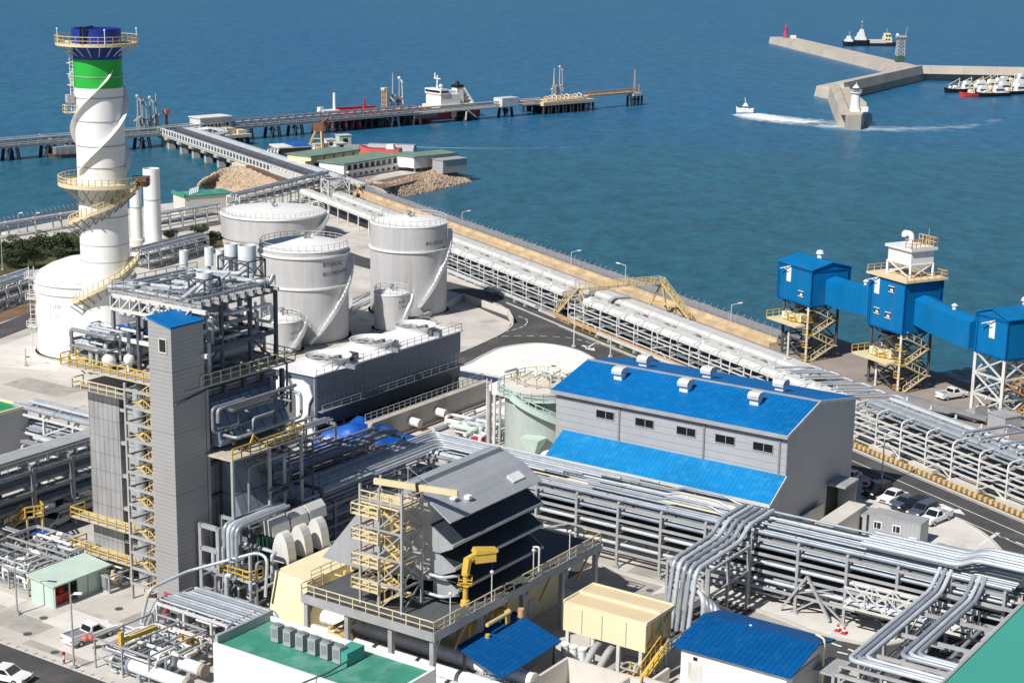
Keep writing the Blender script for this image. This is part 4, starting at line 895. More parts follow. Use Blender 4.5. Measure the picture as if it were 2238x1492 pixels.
# yellow gantry
p = G(688, 338, 0); t = thing('gantry_crane', 'ochre A-frame gantry crane standing by the water on the harbour point', 'crane', p)
mb = MB()
for x in (-2.6, 2.6):
    for y in (-2, 2): mb.beam(p + Vector((x, y, 0)), p + Vector((1.2 + x * .35, y * .5, 7.2)), .5)
for z in (2.6, 5): k = z / 7.2; mb.beam(p + Vector((-2.6 + 2.9 * k, -2 + k, z)), p + Vector((2.6 - .5 * k, -2 + k, z)), .3)
mb.out('frame', 'yellow pale', t)
mb = MB(); mb.box(Fr(p + Vector((1.2, 0, 0)), 90), -1.6, 1.6, -1.2, 1.2, 7.0, 9.4); mb.beam(p + Vector((1.5, 0, 8.6)), p + Vector((3.6, 2, 10.6)), .7); mb.out('head', 'rust', t)
# blue tarp stack and pipework
f_ = Fr(G(590, 352, 0), 62); t = thing('covered_stack', 'dark pipe stack under blue and white sheets at the left end of the harbour point', 'storage stack', f_(6))
mb = MB(); mb.box(f_, 2, 13, 0, 7, 0, 3.6); mb.out('frame', 'steel dark', t)
mb = MB(); mb.box(f_, 2.5, 13.5, -.5, 7.5, 3.6, 4.0); mb.out('sheet', 'white', t); mb = MB(); mb.hexa([f_(7, -.6, 4), f_(13, -.6, 4), f_(13, 7.4, 4), f_(7, 7.4, 4)], [f_(8, 1, 4.6), f_(12, 1, 4.5), f_(12, 6, 4.6), f_(8, 6, 4.4)]); mb.out('tarpaulin', 'blue tarp', t)
for k in range(4):
    mb = MB(); mb.path(bend([f_(-1 + k * 1.0, -1, 0), f_(-1 + k * 1.0, -1, 3.2), f_(2.5 + k * 1.0, 3.5, 3.4)], 1.2, 4), .35, 8); mb.out('pipe', 'pipe bright', t)

# ================================================================== PIER (conveyor jetty from the land to the approach jetty)
pa, pb = G(346, 289, 1.5), G(716, 417, 1.5); PF = frame_from(pa, pb); PLn = (pb - pa).length
pier_pipes = [(1.2, 1.9, .35, 'pipe'), (2.2, 1.9, .3, 'pipe dull'), (3.2, 2.0, .4, 'pipe')] + [(8.0 + i * .95, 2.4, .42, 'pipe bright') for i in range(4)] + [(12.2, 2.3, .3, 'pipe dull')]
o = thing('pier', 'pipe pier running from the shore out to the jetty crossing, with white lattice parapet', 'pier', PF(PLn / 2, 6, 0))
mb = MB(); mb.box(PF, 0, PLn, 0, 13.5, .6, 1.2); mb.out('deck', 'concrete', o)
mb = MB(); n_ = 52
mb.beam(PF(0, 0, 1.4), PF(PLn, 0, 1.4), .3); mb.beam(PF(0, 0, 3.1), PF(PLn, 0, 3.1), .3)
for i in range(n_): mb.beam(PF(PLn * i / n_, 0, 1.3), PF(PLn * i / n_, 0, 3.1), .45)
mb.out('parapet', 'steel white', o)
for k, (v, z, r, m) in enumerate(pier_pipes):
    mb = MB(); mb.tube(PF(0, v, z), PF(PLn, v, z), r, 8)
    for i in range(1, 12): mb.tube(PF(PLn * i / 12 - .2, v, z), PF(PLn * i / 12 + .2, v, z), r * 1.2, 8)
    mb.out('pipe', m, o)
mb = MB(); mb.extrude([PF(0, 5, 1.2), PF(0, 5, 2.6), PF(0, 6, 3.3), PF(0, 7, 2.6), PF(0, 7, 1.2)], PF.a * PLn); mb.out('conveyor_cover', 'steel dark', o)
mb = MB(); mb.hexa([PF(PLn * .72, -.6, 1.2), PF(PLn, -.6, 1.2), PF(PLn, 2, 1.2), PF(PLn * .72, 2, 1.2)], [PF(PLn * .72, -.6, 2.7), PF(PLn, -.6, 2.7), PF(PLn, 2, 2.7), PF(PLn * .72, 2, 2.7)]); mb.out('covered_duct', 'steel white', o)
for u in (2, 8, 20, 31, 42, 53, 64):
    mb = MB(); mb.box(PF, u - .9, u + .9, .5, 2.6, SEA - 1.5, .4); mb.box(PF, u - 1.3, u + 1.3, -.4, 13.8, -.1, .6); mb.box(PF, u - .9, u + .9, 10.5, 12.6, SEA - 1.5, .4); mb.out('pier_leg', 'concrete', o)
t = thing('abutment', 'white concrete abutment where the pipe pier meets the sandy mound', 'abutment', PF(74, 0, 0)); mb = MB(); mb.box(PF, 69, 81, -1.2, 14, -3, .58); mb.out('block', 'concrete pale', t)
mb = MB(); mb.box(PF, 81, PLn + 4, -1.6, -.2, -2, 1.3); mb.out('wing_wall', 'brown steel', t)
t = thing('expansion_loop', 'silver pipe expansion loop at the seaward end of the pier', 'pipe loop', PF(16, 14, 2)); mb = MB()
for k in range(3): mb.path(bend([PF(4 + k, 10 + k * .7, 2.2), PF(6 + k, 14.5 + k * .8, 3.0), PF(18 + k, 15 + k * .8, 3.0), PF(20 + k, 10.5 + k * .7, 2.4)], 1.2), .35, 8)
mb.out('pipe', 'pipe bright', t)

# ================================================================== COAST PIPE RACK, CONVEYORS AND ROAD FURNITURE
PK = ('pipe', 'pipe bright', 'pipe dull', 'pipe bright')
def coast_pipes(seed): return [(148.5, 3.2, .13, 'pipe bright'), (149.0, 1.55, .18, 'pipe'), (149.5, 1.5, .12, 'steel mid')]
rack('pipe_rack', 'long white pipe rack with rounded portal frames between the tall tank and the footbridge', SH, -330, -256, 148, 152.8, (1.4, 3.0), 5.6, coast_pipes(11), top=4.5, arch=True, brace_every=0, col='steel white', t=.19, trays_and_shade=((149.6, 152.6, .05, 'steel dark'), (150.2, 152.6, 2.2, 'steel dark'), (150.0, 152.6, 1.2, 'black'), (151.6, 152.6, .4, 'black')))  # dark sheets inside stand in for the shade below the gallery
rack('pipe_rack', 'white pipe rack with rounded portal frames behind the blue roofed hall, past the yellow footbridge', SH, -252, -176, 148, 152.8, (1.4, 3.0), 5.6, coast_pipes(21), top=4.5, arch=True, brace_every=4, col='steel white', t=.19, trays_and_shade=((149.6, 152.6, .05, 'steel dark'), (150.2, 152.6, 2.2, 'steel dark'), (150.0, 152.6, 1.2, 'black')))  # dark and black sheets paint the inner shade here as well
pp = [(148.5, 3.25, .15, 'pipe bright'), (148.6, 1.85, .2, 'pipe bright')] + fill_pipes(150, 156.5, 1.5, 31, ('steel mid', 'steel dark', 'pipe dull'), .12, .24, gap=.5, skip=.2) + fill_pipes(148.8, 156.8, 4.4, 32, ('pipe', 'pipe bright', 'insulation', 'pipe dull'), .14, .32, gap=.3, skip=.1)  # inner pipes of the lowest tier coloured dark to imitate shade
rack('pipe_rack', 'broad steel pipe rack with many silver pipes beside the parking area and striped kerb', SH, -174, -96, 148, 157.5, (1.6, 3.0, 4.4), 5.0, pp, top=5.2, arch=True, brace_every=2, col='steel white', t=.26, trays_and_shade=((149.2, 157, .05, 'steel dark'), (150.4, 156.8, 2.9, 'black'), (153, 154.6, 4.5, 'steel')))  # dark sheets paint shade under the top tier; the steel one is a tray
t = thing('drain_slab', 'pale concrete slabs at the foot of the broad rack behind the striped kerb', 'slab', SH(-150, 147.8, 0))
for i in range(9): mb = MB(); mb.box(SH, -170 + i * 8, -170 + i * 8 + 4.6, 147.6, 149.2, .02, .5); mb.out('slab', 'concrete pale', t)
# pipework lying along the rack foot
for (a_, b_, v, z, r, m, lab) in [(-330, -262, 147.2, .7, .38, 'pipe bright', 'fat white pipe on sleepers along the foot of the coast rack by the tank'), (-240, -180, 146.9, .6, .3, 'pipe bright', 'white pipe on sleepers along the rack behind the blue roofed hall')]:
    t = thing('ground_pipe', lab, 'pipe', SH((a_ + b_) / 2, v, 0)); mb = MB(); mb.tube(SH(a_, v, z), SH(b_, v, z), r, 10); mb.out('pipe', m, t)
    for i in range(int((b_ - a_) / 4)): mb = MB(); mb.box(SH, a_ + i * 4, a_ + i * 4 + .4, v - .5, v + .5, 0, z - r * .5); mb.out('sleeper', 'concrete', t)
# covered conveyors (two long white galleries, dark gap between)
def conveyor(label, u0, u1, v0, v1, z0, z1, seg, m='steel white', legs=True, seed=1):
    t = thing('conveyor', label, 'conveyor', SH((u0 + u1) / 2, (v0 + v1) / 2, 0), 'covered conveyors along the coast')
    vm = (v0 + v1) / 2; n = max(1, int((u1 - u0) / seg)); r2 = random.Random(seed)
    for i in range(n):
        a, b = u0 + (u1 - u0) * i / n, u0 + (u1 - u0) * (i + 1) / n - .12; mb = MB()
        mb.extrude([SH(a, v0, z0), SH(a, v0, z1 - .5), SH(a, v0 + .5, z1), SH(a, v1 - .5, z1), SH(a, v1, z1 - .5), SH(a, v1, z0)], SH.a * (b - a))
        if r2.random() < .55: mb.box(SH, a + .4, a + 1.2, vm - .5, vm + .5, z1, z1 + .25)
        mb.out('cover', m, t)
    for i in range(int((u1 - u0) / 6) + 1):
        u = u0 + i * 6; mb = MB()
        if u < u1: mb.beam(SH(u, v0 + .2, 0), SH(u, v0 + .2, z0), .22); mb.beam(SH(u, v1 - .2, 0), SH(u, v1 - .2, z0), .22); mb.beam(SH(u, v0, z0 - .2), SH(u, v1, z0 - .2), .25); mb.out('trestle', 'steel white', t)
    return t
conveyor('pale covered conveyor gallery closest to the coast rack, from the tanks to the footbridge', -386, -257, 149.7, 152.6, 3.5, 4.5, 6.5, seed=2)
conveyor('pale covered conveyor gallery closest to the coast rack, behind the blue roofed hall', -250, -180, 149.7, 152.6, 3.5, 4.5, 6.5, seed=3)
conveyor('seaward of the two covered conveyors, with a ribbed grey roof, between tanks and footbridge', -386, -262, 158.2, 161.6, 1.9, 3.1, 8.5, 'conveyor grey', seed=4)
conveyor('second covered conveyor on the seaward side, from the footbridge to the blue transfer houses', -260, -196, 158.2, 161.6, 1.9, 3.1, 8.5, 'conveyor grey', seed=5)
t = thing('cable_trench', 'dark rail and idler trench between the two covered conveyors', 'trench', SH(-290, 157, 0)); mb = MB(); mb.box(SH, -386, -184, 153.2, 157.6, .03, .9); mb.out('bed', 'steel dark', t)
for i in range(86): u = -385 + i * 2.3; mb = MB(); mb.box(SH, u, u + .9 + .5 * math.sin(i * 3.1), 156.4, 157.6 - .4 * math.sin(i * 1.7), .9, 1.9 + .6 * abs(math.sin(i * 2.3))); mb.out('idler_frame', 'steel mid', t)
# low tan wall between coast road and riprap
t = thing('sea_wall', 'long tan concrete parapet wall along the coast road', 'wall', SH(-310, 170, 0)); mb = MB(); mb.box(SH, -405, -222, 169.6, 171.6, 0, .7); mb.box(SH, -405, -222, 171.2, 171.6, .7, 1.3); mb.out('wall', 'wall tan', t)
t = thing('low_wall', 'dark brown kerb wall on the land side of the coast road', 'wall', SH(-310, 162, 0)); mb = MB(); mb.box(SH, -405, -150, 162.6, 163.1, 0, .8); mb.out('wall', 'concrete brown', t)
# wire fence on the sea wall
t = thing('wire_fence', 'wire mesh fence with angled post tops along the sea wall', 'fence', SH(-310, 173, 0)); 
for i in range(90): u = -404 + i * 2.02; mb = MB(); mb.beam(SH(u, 173, 0), SH(u, 173, 2.2), .08); mb.beam(SH(u, 173, 2.2), SH(u, 173.5, 2.7), .07); mb.out('fence_post', 'steel', t)
def mesh_mat():
    m = bpy.data.materials.new('wire mesh'); m.use_nodes = True; n = m.node_tree.nodes; l = m.node_tree.links; b = n['Principled BSDF']
    b.inputs['Base Color'].default_value = (.30, .31, .35, 1); b.inputs['Alpha'].default_value = .72; b.inputs['Roughness'].default_value = .6; MATS['wire mesh'] = m
mesh_mat()
mb = MB(); mb.poly([SH(-404, 173, .1), SH(-224, 173, .1), SH(-224, 173, 2.2), SH(-404, 173, 2.2)]); mb.out('mesh', 'wire mesh', t)
# street lamps
def street_lamp(p, hd, h, label, m='steel', arm=1.4):
    t = thing('street_lamp', label, 'street lamp', p, 'street lamps'); f = Fr(p, hd); z = p[2]
    mb = MB(); mb.tube(f(0, 0, z), f(0, 0, z + h), .11, 8, .07); mb.box(f, -.25, .25, -.25, .25, z, z + .3); mb.out('pole', m, t)
    if arm:
        mb = MB(); mb.path(bend([f(0, 0, z + h - .1), f(0, 0, z + h + .2), f(arm, 0, z + h + .45)], .3), .06, 6); mb.out('arm', m, t)
        mb = MB(); mb.hexa([f(arm - .15, -.14, z + h + .36), f(arm + .65, -.17, z + h + .46), f(arm + .65, .17, z + h + .46), f(arm - .15, .14, z + h + .36)], [f(arm - .15, -.1, z + h + .54), f(arm + .65, -.12, z + h + .6), f(arm + .65, .12, z + h + .6), f(arm - .15, .1, z + h + .54)]); mb.out('lamp_head', 'lamp glass', t)
    return t
for x, y, yt, hd, lab in [(1010, 482, 458, 70, 'street lamp on the sea wall just right of the tall grey tank'), (1248, 588, 545, 70, 'street lamp on the sea wall halfway along the coast rack'), (1366, 634, 574, -60, 'tallest street lamp on the sea wall above the yellow footbridge'), (1597, 712, 660, 70, 'street lamp on the sea wall left of the blue transfer houses')]:
    p = G(x, y, 0); street_lamp(p, hd, height_at(p, yt + 4) - .4, lab, 'steel white')
for x, y, yt, lab in [(1254, 758, 655, 'bare white lamp pole at the edge of the white pavement'), (1334, 780, 735, 'short cream pole behind the corner of the blue roofed hall'), (1926, 1062, 955, 'tall slim lamp pole beside the black parked car')]:
    p = G(x, y, 0); street_lamp(p, 60, height_at(p, yt), lab, 'steel white', 0 if y < 1000 else .8)
for x, y, yt, lab in [(162, 1460, 1305, 'thin grey lamp pole in front of the white pickup at lower left'), (38, 1342, 1228, 'thin grey lamp pole left of the pale green shelter'), (6, 590, 515, 'grey lamp pole at the left edge before the trees'), (57, 800, 765, 'short dark lamp pole on the paving beside the white tank')]:
    p = G(x, y, 0); street_lamp(p, 100, height_at(p, yt), lab, 'steel', .5)
# yellow footbridge over the conveyors
A0 = G(1225, 692, 0); fb = frame_from(G(1260, 695, 0), G(1425, 628, 0)); 
t = thing('footbridge', 'ochre steel footbridge climbing over the conveyors to an A-shaped end frame', 'footbridge', SH(-246, 158, 0))
P0, P1, P2 = SH(-255.5, 147.4, .4), SH(-254, 151.0, 5.2), SH(-248.6, 165.4, 6.3); P3 = SH(-243.6, 168.2, .4)
for off in (0,):
    mb = MB(); mb.beam(P0, P1, .8, .25); mb.beam(P1, P2, .9, .3); mb.out('deck', 'wall tan', t)
mb = MB()
for s in (-.6, .6):
    o_ = SH.a * s; mb.rail([P0 + o_, P1 + o_, P2 + o_], 1.1, .1, 1.6)
mb.out('railing', 'yellow pale', t)
mb = MB(); mb.beam(P2, P3, .9, .25)
for s in (-.65, .65): mb.rail([P2 + SH.a * s, P3 + SH.a * s], 1.1, .1, 1.2)
for i in range(14): q = P2.lerp(P3, i / 14); mb.beam(q - SH.b * .5, q + SH.b * .5, .2)
mb.out('stair', 'yellow pale', t)
mb = MB()
for (a, b) in [(P2, SH(-252, 164.2, 0)), (P2, SH(-248.4, 166.6, 0)), (SH(-250.5, 164.7, 2.4), SH(-246, 166.8, 2.4)), (P1, SH(-253.5, 152.5, 0)), (P1 + SH.a * 1.2, SH(-251, 152.5, 0))]: mb.beam(a, b, .3)
mb.out('support', 'yellow pale', t)
# yellow guard rail and striped kerb
t = thing('guard_rail', 'orange yellow steel guard rail between the junction and the coast rack', 'guard rail', SH(-225, 147, 0)); mb = MB()
for i in range(33): u = -255 + i * 2.4; mb.beam(SH(u, 147.2, 0), SH(u, 147.2, 1.0), .16)
mb.beam(SH(-255, 147.2, .95), SH(-178, 147.2, .95), .22, .3); mb.beam(SH(-255, 147.2, .5), SH(-178, 147.2, .5), .14, .2); mb.out('rail', 'orange', t)
t = thing('striped_barrier', 'low barrier of tan posts with dark gaps along the road by the parked cars', 'barrier', SH(-130, 146.6, 0))
for i in range(84):
    u = -174 + i * .92; mb = MB(); mb.hexa([SH(u, 146.0, .02), SH(u + .46, 146.0, .02), SH(u + .46, 146.9, .02), SH(u, 146.9, .02)], [SH(u, 146.1, .6), SH(u + .46, 146.1, .6), SH(u + .46, 146.5, .6), SH(u, 146.5, .6)]); mb.out('block', 'barrier tan', t)
mb = MB(); mb.box(SH, -174, -97, 146.2, 146.9, .016, .12); mb.out('base', 'brown steel', t)

# ================================================================== BLUE TRANSFER HOUSES
def legs4(mb, fr, u0, u1, v0, v1, z0, z1, n, t=.3):
    zs = [z0 + (z1 - z0) * i / n for i in range(n + 1)]
    for u in (u0, u1):
        for v in (v0, v1): mb.beam(fr(u, v, z0), fr(u, v, z1), t)
    for a, b in zip(zs[:-1], zs[1:]):
        for (p, q) in (((u0, v0), (u1, v0)), ((u0, v1), (u1, v1)), ((u0, v0), (u0, v1)), ((u1, v0), (u1, v1))):
            mb.beam(fr(*p, a), fr(*q, b), t * .5); mb.beam(fr(*q, a), fr(*p, b), t * .5); mb.beam(fr(*p, b), fr(*q, b), t * .7)
def stairs(mb, fr, u0, u1, v, z0, z1, flights, w=.9, t=.12):
    """zigzag stair in the plane v between u0 and u1"""
    dz = (z1 - z0) / flights
    for i in range(flights):
        a, b = (u0, u1) if i % 2 == 0 else (u1, u0); za, zb = z0 + dz * i, z0 + dz * (i + 1)
        for s in (0, w):
            mb.beam(fr(a, v + s, za), fr(b, v + s, zb), t, .22); mb.beam(fr(a, v + s, za + 1), fr(b, v + s, zb + 1), t * .6)
            for k in range(4): q = fr(a + (b - a) * k / 3, v + s, za + dz * k / 3); mb.beam(q, q + Vector((0, 0, 1)), t * .5)
        for k in range(9): q = a + (b - a) * k / 8; mb.box(fr, q - .14, q + .14, v, v + w, za + dz * k / 8 - .02, za + dz * k / 8 + .04)
        mb.box(fr, min(b, b + (.9 if b > a else -.9)), max(b, b + (.9 if b > a else -.9)), v - .1, v + w + .1, zb - .06, zb)
def vent_window(t, fr, u, v, z):
    mb = MB(); mb.box(fr, u - .55, u + .55, v - .06, v + .08, z, z + 2.4); d = mb.out('door', 'white', t)
    mb = MB(); mb.beam(fr(u - 1.3, v - .9, z + 2.0), fr(u + .5, v - .1, z + 2.7), .2, .1); mb.beam(fr(u + .1, v - .12, z + 1.7), fr(u - .3, v - .9, z + 2.3), .1); mb.out('canopy', 'white', d)
def blue_house(label, u0, u1, v0, v1, z0, z1, rise, ridge_along_u, wins):
    t = thing('transfer_house', label, 'building', SH((u0 + u1) / 2, (v0 + v1) / 2, 0), 'blue conveyor transfer houses')
    mb = MB()
    if rise and ridge_along_u:
        vm = (v0 + v1) / 2; mb.extrude([SH(u0, v0, z0), SH(u0, v0, z1), SH(u0, vm, z1 + rise), SH(u0, v1, z1), SH(u0, v1, z0)], SH.a * (u1 - u0))
    elif rise:
        um = (u0 + u1) / 2; mb.extrude([SH(u0, v0, z0), SH(u1, v0, z0), SH(u1, v0, z1), SH(um, v0, z1 + rise), SH(u0, v0, z1)], SH.b * (v1 - v0))
    else: mb.box(SH, u0, u1, v0, v1, z0, z1)
    mb.out('wall', 'blue house', t)
    if rise:
        mb = MB(); e = .25
        if ridge_along_u:
            vm = (v0 + v1) / 2
            mb.extrude([SH(u0 - e, v0 - e, z1 - .02), SH(u0 - e, v0 - e, z1 + .12), SH(u0 - e, vm, z1 + rise + .14), SH(u0 - e, v1 + e, z1 + .12), SH(u0 - e, v1 + e, z1 - .02), SH(u0 - e, vm, z1 + rise)], SH.a * (u1 - u0 + 2 * e))
        else:
            um = (u0 + u1) / 2
            mb.extrude([SH(u0 - e, v0 - e, z1 - .02), SH(u0 - e, v0 - e, z1 + .12), SH(um, v0 - e, z1 + rise + .14), SH(u1 + e, v0 - e, z1 + .12), SH(u1 + e, v0 - e, z1 - .02), SH(um, v0 - e, z1 + rise)], SH.b * (v1 - v0 + 2 * e))
        mb.out('roof', 'blue house', t)
        mb = MB(); c = SH((u0 + u1) / 2, (v0 + v1) / 2 + 1, z1 + rise); mb.lathe(c, [(.45, -.3), (.45, .5), (.7, .7), (.5, 1.15), (.1, 1.3)], 12); mb.out('ventilator', 'white', t)
    mb = MB()
    for u in (u0, u1):
        for v in (v0, v1):
            if rise or True: mb.box(SH, u - .09, u + .09, v - .09, v + .09, z0 - .05, z1 - .05)
    for a_, b_ in (((u0, v0 - .04), (u1, v0 - .04)), ((u1 + .04, v0), (u1 + .04, v1))): mb.beam(SH(*a_, z0 + .05), SH(*b_, z0 + .05), .12, .22); mb.beam(SH(*a_, z1 - .25), SH(*b_, z1 - .25), .08, .3)
    mb.out('corner_trim', 'blue trim', t)
    mb = MB(); mb.tube(SH(u0 + .5, v0 - .12, z0), SH(u0 + .5, v0 - .12, z1 - .2), .07, 6); mb.tube(SH(u1 + .12, v1 - .6, z0), SH(u1 + .12, v1 - .6, z1 - .2), .07, 6); mb.out('downpipe', 'blue trim', t)
    mb = MB()
    for i in range(5): u = u0 + .3 + (u1 - u0 - .6) * i / 4; mb.beam(SH(u, v0 + .1, z0 - .16), SH(u, v1 - .1, z0 - .16), .2, .3)
    mb.out('floor_beam', 'steel dark', t)
    for kind, u, z in wins:
        if kind == 'd': vent_window(t, SH, u, v0, z)
        else:
            mb = MB(); mb.box(SH, u - .6, u + .6, v0 - .05, v0 + .05, z, z + .8); w_ = mb.out('window', 'glass', t)
            mb = MB(); mb.beam(SH(u - .65, v0 - .08, z - .05), SH(u + .65, v0 - .08, z - .05), .1); mb.beam(SH(u - .65, v0 - .08, z + .82), SH(u + .65, v0 - .08, z + .82), .1); mb.box(SH, u - .2, u + .4, v0 - .1, v0 - .05, z + .1, z + .45); mb.out('frame', 'white', w_)
    return t
h1 = blue_house('blue clad transfer house at the left end, with a gabled roof and one white door', -219.5, -210.7, 168.8, 176.6, 9.3, 15.2, 1.0, True, [('d', -216.6, 12.4), ('w', -213.2, 10.6)])
h2 = blue_house('blue clad transfer house in the middle, carrying the white dust filter tower', -197.6, -189.6, 169.6, 177.0, 9.3, 17.2, 0, True, [('d', -195.9, 14.4), ('w', -192.6, 15.3), ('w', -195.6, 11.4), ('w', -193.0, 11.2)])
h3 = blue_house('blue clad transfer house at the right edge on a white lattice tower', -177.6, -171.2, 172.6, 183.0, 9.3, 15.0, 1.1, False, [('d', -174.2, 11.9)])
mb = MB(); mb.box(SH, -171.25, -171.1, 176, 177.4, 10.6, 11.4); mb.out('window', 'glass', h3)
def gallery(label, pts, v0, v1, hgt):
    t = thing('conveyor_gallery', label, 'conveyor', SH((pts[0][0] + pts[-1][0]) / 2, (v0 + v1) / 2, 0), 'blue inclined conveyor galleries'); mb = MB(); n = len(pts); vs = []
    for u, z in pts: vs += [SH(u, v0, z), SH(u, v0, z + hgt), SH(u, (v0 + v1) / 2, z + hgt + .5), SH(u, v1, z + hgt), SH(u, v1, z)]
    fs = [(i * 5 + j, i * 5 + (j + 1) % 5, (i + 1) * 5 + (j + 1) % 5, (i + 1) * 5 + j) for i in range(n - 1) for j in range(5)] + [(4, 3, 2, 1, 0), tuple((n - 1) * 5 + k for k in range(5))]
    mb.add(vs, fs); mb.out('housing', 'blue house', t)
    mb = MB(); q = pts[n // 2]; c = SH(q[0], (v0 + v1) / 2, q[1] + hgt + .4); mb.lathe(c, [(.3, 0), (.3, .5), (.5, .6), (.1, .9)], 10); mb.out('ventilator', 'white', t); return t
gallery('blue enclosed conveyor gallery between the left and middle transfer houses', [(-210.6, 9.5), (-207, 9.4), (-203, 9.6), (-199, 10.2), (-197.7, 10.4)], 171.6, 175.2, 4.0)
gallery('blue enclosed conveyor gallery sagging down from the middle house to the right house', [(-189.5, 10.7), (-186.5, 10.2), (-183, 9.9), (-180, 9.7), (-177.7, 9.6)], 171.6, 175.2, 3.9)
# white filter tower on the middle house
t = thing('dust_filter_tower', 'white dust filter tower with hoppers and railings on top of the middle blue house', 'tower', SH(-193.6, 173.3, 17.2))
mb = MB(); mb.box(SH, -198.2, -189.0, 169.2, 177.4, 17.2, 17.5); mb.out('platform', 'cream roof', t)
mb = MB(); mb.rail([SH(-198.1, 169.4, 17.5), SH(-198.1, 177.3, 17.5), SH(-189.1, 177.3, 17.5), SH(-189.1, 169.4, 17.5)], 1.0, .1, 1.2); mb.out('railing', 'orange', t)
f_ = Fr(SH(-193.4, 173.6), SH.hd); mb = MB(); mb.box(f_, -2.6, 2.6, -2.2, 2.2, 19.5, 21.6); mb.box(f_, -3.0, 3.0, -2.6, 2.6, 21.6, 22.0); mb.out('filter_box', 'white', t)
for u in (-1.3, 1.3):
    mb = MB(); mb.hexa([f_(u - .4, -.5, 18.1), f_(u + .4, -.5, 18.1), f_(u + .4, .5, 18.1), f_(u - .4, .5, 18.1)], [f_(u - 1.28, -2.1, 19.5), f_(u + 1.28, -2.1, 19.5), f_(u + 1.28, 2.1, 19.5), f_(u - 1.28, 2.1, 19.5)]); mb.out('hopper', 'white', t)
mb = MB(); legs4(mb, f_, -2.6, 2.6, -2.2, 2.2, 17.5, 19.5, 1, .3); mb.out('leg_frame', 'white', t)
mb = MB(); mb.rail([f_(-1.2, 2.5, 22), f_(2.9, 2.5, 22), f_(2.9, -2.5, 22), f_(1.5, -2.5, 22)], 1.4, .12, .8); mb.out('railing', 'orange', t)
mb = MB(); mb.path(bend([f_(-1.9, 1.6, 22), f_(-1.9, 1.6, 23.3), f_(-2.9, 1.0, 23.4), f_(-2.9, 1.0, 22.8)], .6, 5), .42, 10); mb.out('duct', 'white', t)
mb = MB(); mb.tube(f_(1, 2.4, 22), f_(1, 2.4, 24.6), .06, 6); mb.out('antenna', 'steel', t)
# supports, drives and stairs under the houses
def under_house(label, u0, u1, v0, v1, plat_z, stair):
    t = thing('support_tower', label, 'steel tower', SH((u0 + u1) / 2, (v0 + v1) / 2, 0), 'steel towers under the blue houses')
    mb = MB(); legs4(mb, SH, u0 + .8, u1 - .8, v0 + .6, v1 - .6, 0, 9.3, 3, .36); mb.out('leg_frame', 'steel dark', t)
    mb = MB(); mb.beam(SH(u1 - .3, v0 + .2, 0), SH(u1 - .3, v0 + .2, 9.3), .3); mb.beam(SH(u0 + 3, v0 + .2, 0), SH(u0 + 3, v0 + .2, plat_z), .3); mb.out('front_leg', 'steel white', t)
    mb = MB(); mb.box(SH, u0 - 1, u1 - 1.2, v0 - 1.5, v1 - 1, plat_z, plat_z + .3); mb.out('platform', 'yellow cream', t)
    mb = MB(); mb.rail([SH(u0 - 1, v1 - 1, plat_z + .3), SH(u0 - 1, v0 - 1.5, plat_z + .3)], 1.1, .1, 1.2); mb.out('railing', 'yellow', t)
    c = SH((u0 + u1) / 2 - .6, v0 + 2.2, plat_z + .3)
    mb = MB(); mb.lathe(c, [(2.3, .1), (2.5, .3), (2.5, .6), (1.9, .7), (1.7, .5), (1.7, 1.1), (.9, 1.2)], 18); mb.out('drive', 'yellow', t)
    mb = MB(); mb.tube(c + Vector((-2.2, -1.6, 1.0)), c + Vector((1.9, -1.0, 1.1)), .32, 8); mb.box(Fr(c, SH.hd), -2.2, -.8, -2.3, -1.0, c.z + .2, c.z + 1.3); mb.box(Fr(c, SH.hd), 1.0, 2.2, -1.8, -.6, c.z + .2, c.z + 1.5); mb.out('gearbox', 'cream', t)
    mb = MB()
    for i in range(10): an = i * .628; mb.beam(c + Vector((2.5 * math.cos(an), 2.5 * math.sin(an), .2)), c + Vector((2.7 * math.cos(an), 2.7 * math.sin(an), 1.5)), .14)
    mb.rail(circ(c, 2.7, c.z + .5, 0, 6.2832, 12), 1.0, .1, 3); mb.out('drive_guard', 'yellow cream', t)
    mb = MB(); mb.hexa([c + Vector((-.6, -.6, 1.6)), c + Vector((.6, -.6, 1.6)), c + Vector((.6, .6, 1.6)), c + Vector((-.6, .6, 1.6))], [c + Vector((-1.6, -1.4, 3.6)), c + Vector((1.6, -1.4, 3.6)), c + Vector((1.6, 1.4, 3.6)), c + Vector((-1.6, 1.4, 3.6))]); mb.out('chute', 'steel dark', t)
    f_ = Fr(SH(u1 + .4, v0 + .6), SH.hd); mb = MB(); fr2 = Fr(SH(u1 - .2, v0 + .8), SH.hd - 90); stairs(mb, fr2, .2, 4.6, -.2, .1, 8.6, 4, 1.0, .16); mb.out('stair', 'yellow cream', t)
    for k in range(4):
        mb = MB(); z = .2 + k * 2.12; mb.box(fr2, -.8, .2, -.3, 1.0, z, z + .1); mb.rail([fr2(-.8, -.3, z), fr2(-.8, 1.0, z), fr2(.2, 1.0, z)], 1.0, .09, .8); mb.out('landing', 'yellow', t)
    return t
under_house('dark braced tower with yellow drive platform and zigzag stair under the left blue house', -219, -211, 168.8, 176, 5.6, True)
under_house('dark braced tower with yellow drive and zigzag stair under the middle blue house', -198, -189.6, 169.6, 176.6, 4.4, True)
t = thing('support_tower', 'white lattice trestle tower under the right blue house', 'steel tower', SH(-174, 177, 0), 'steel towers under the blue houses')
mb = MB(); legs4(mb, SH, -177.3, -171.5, 172.8, 177.8, 0, 9.3, 3, .42); mb.out('leg_frame', 'steel white', t)
mb = MB(); legs4(mb, SH, -177.3, -171.5, 177.8, 182.8, 0, 9.3, 3, .42); mb.out('leg_frame', 'steel white', t)
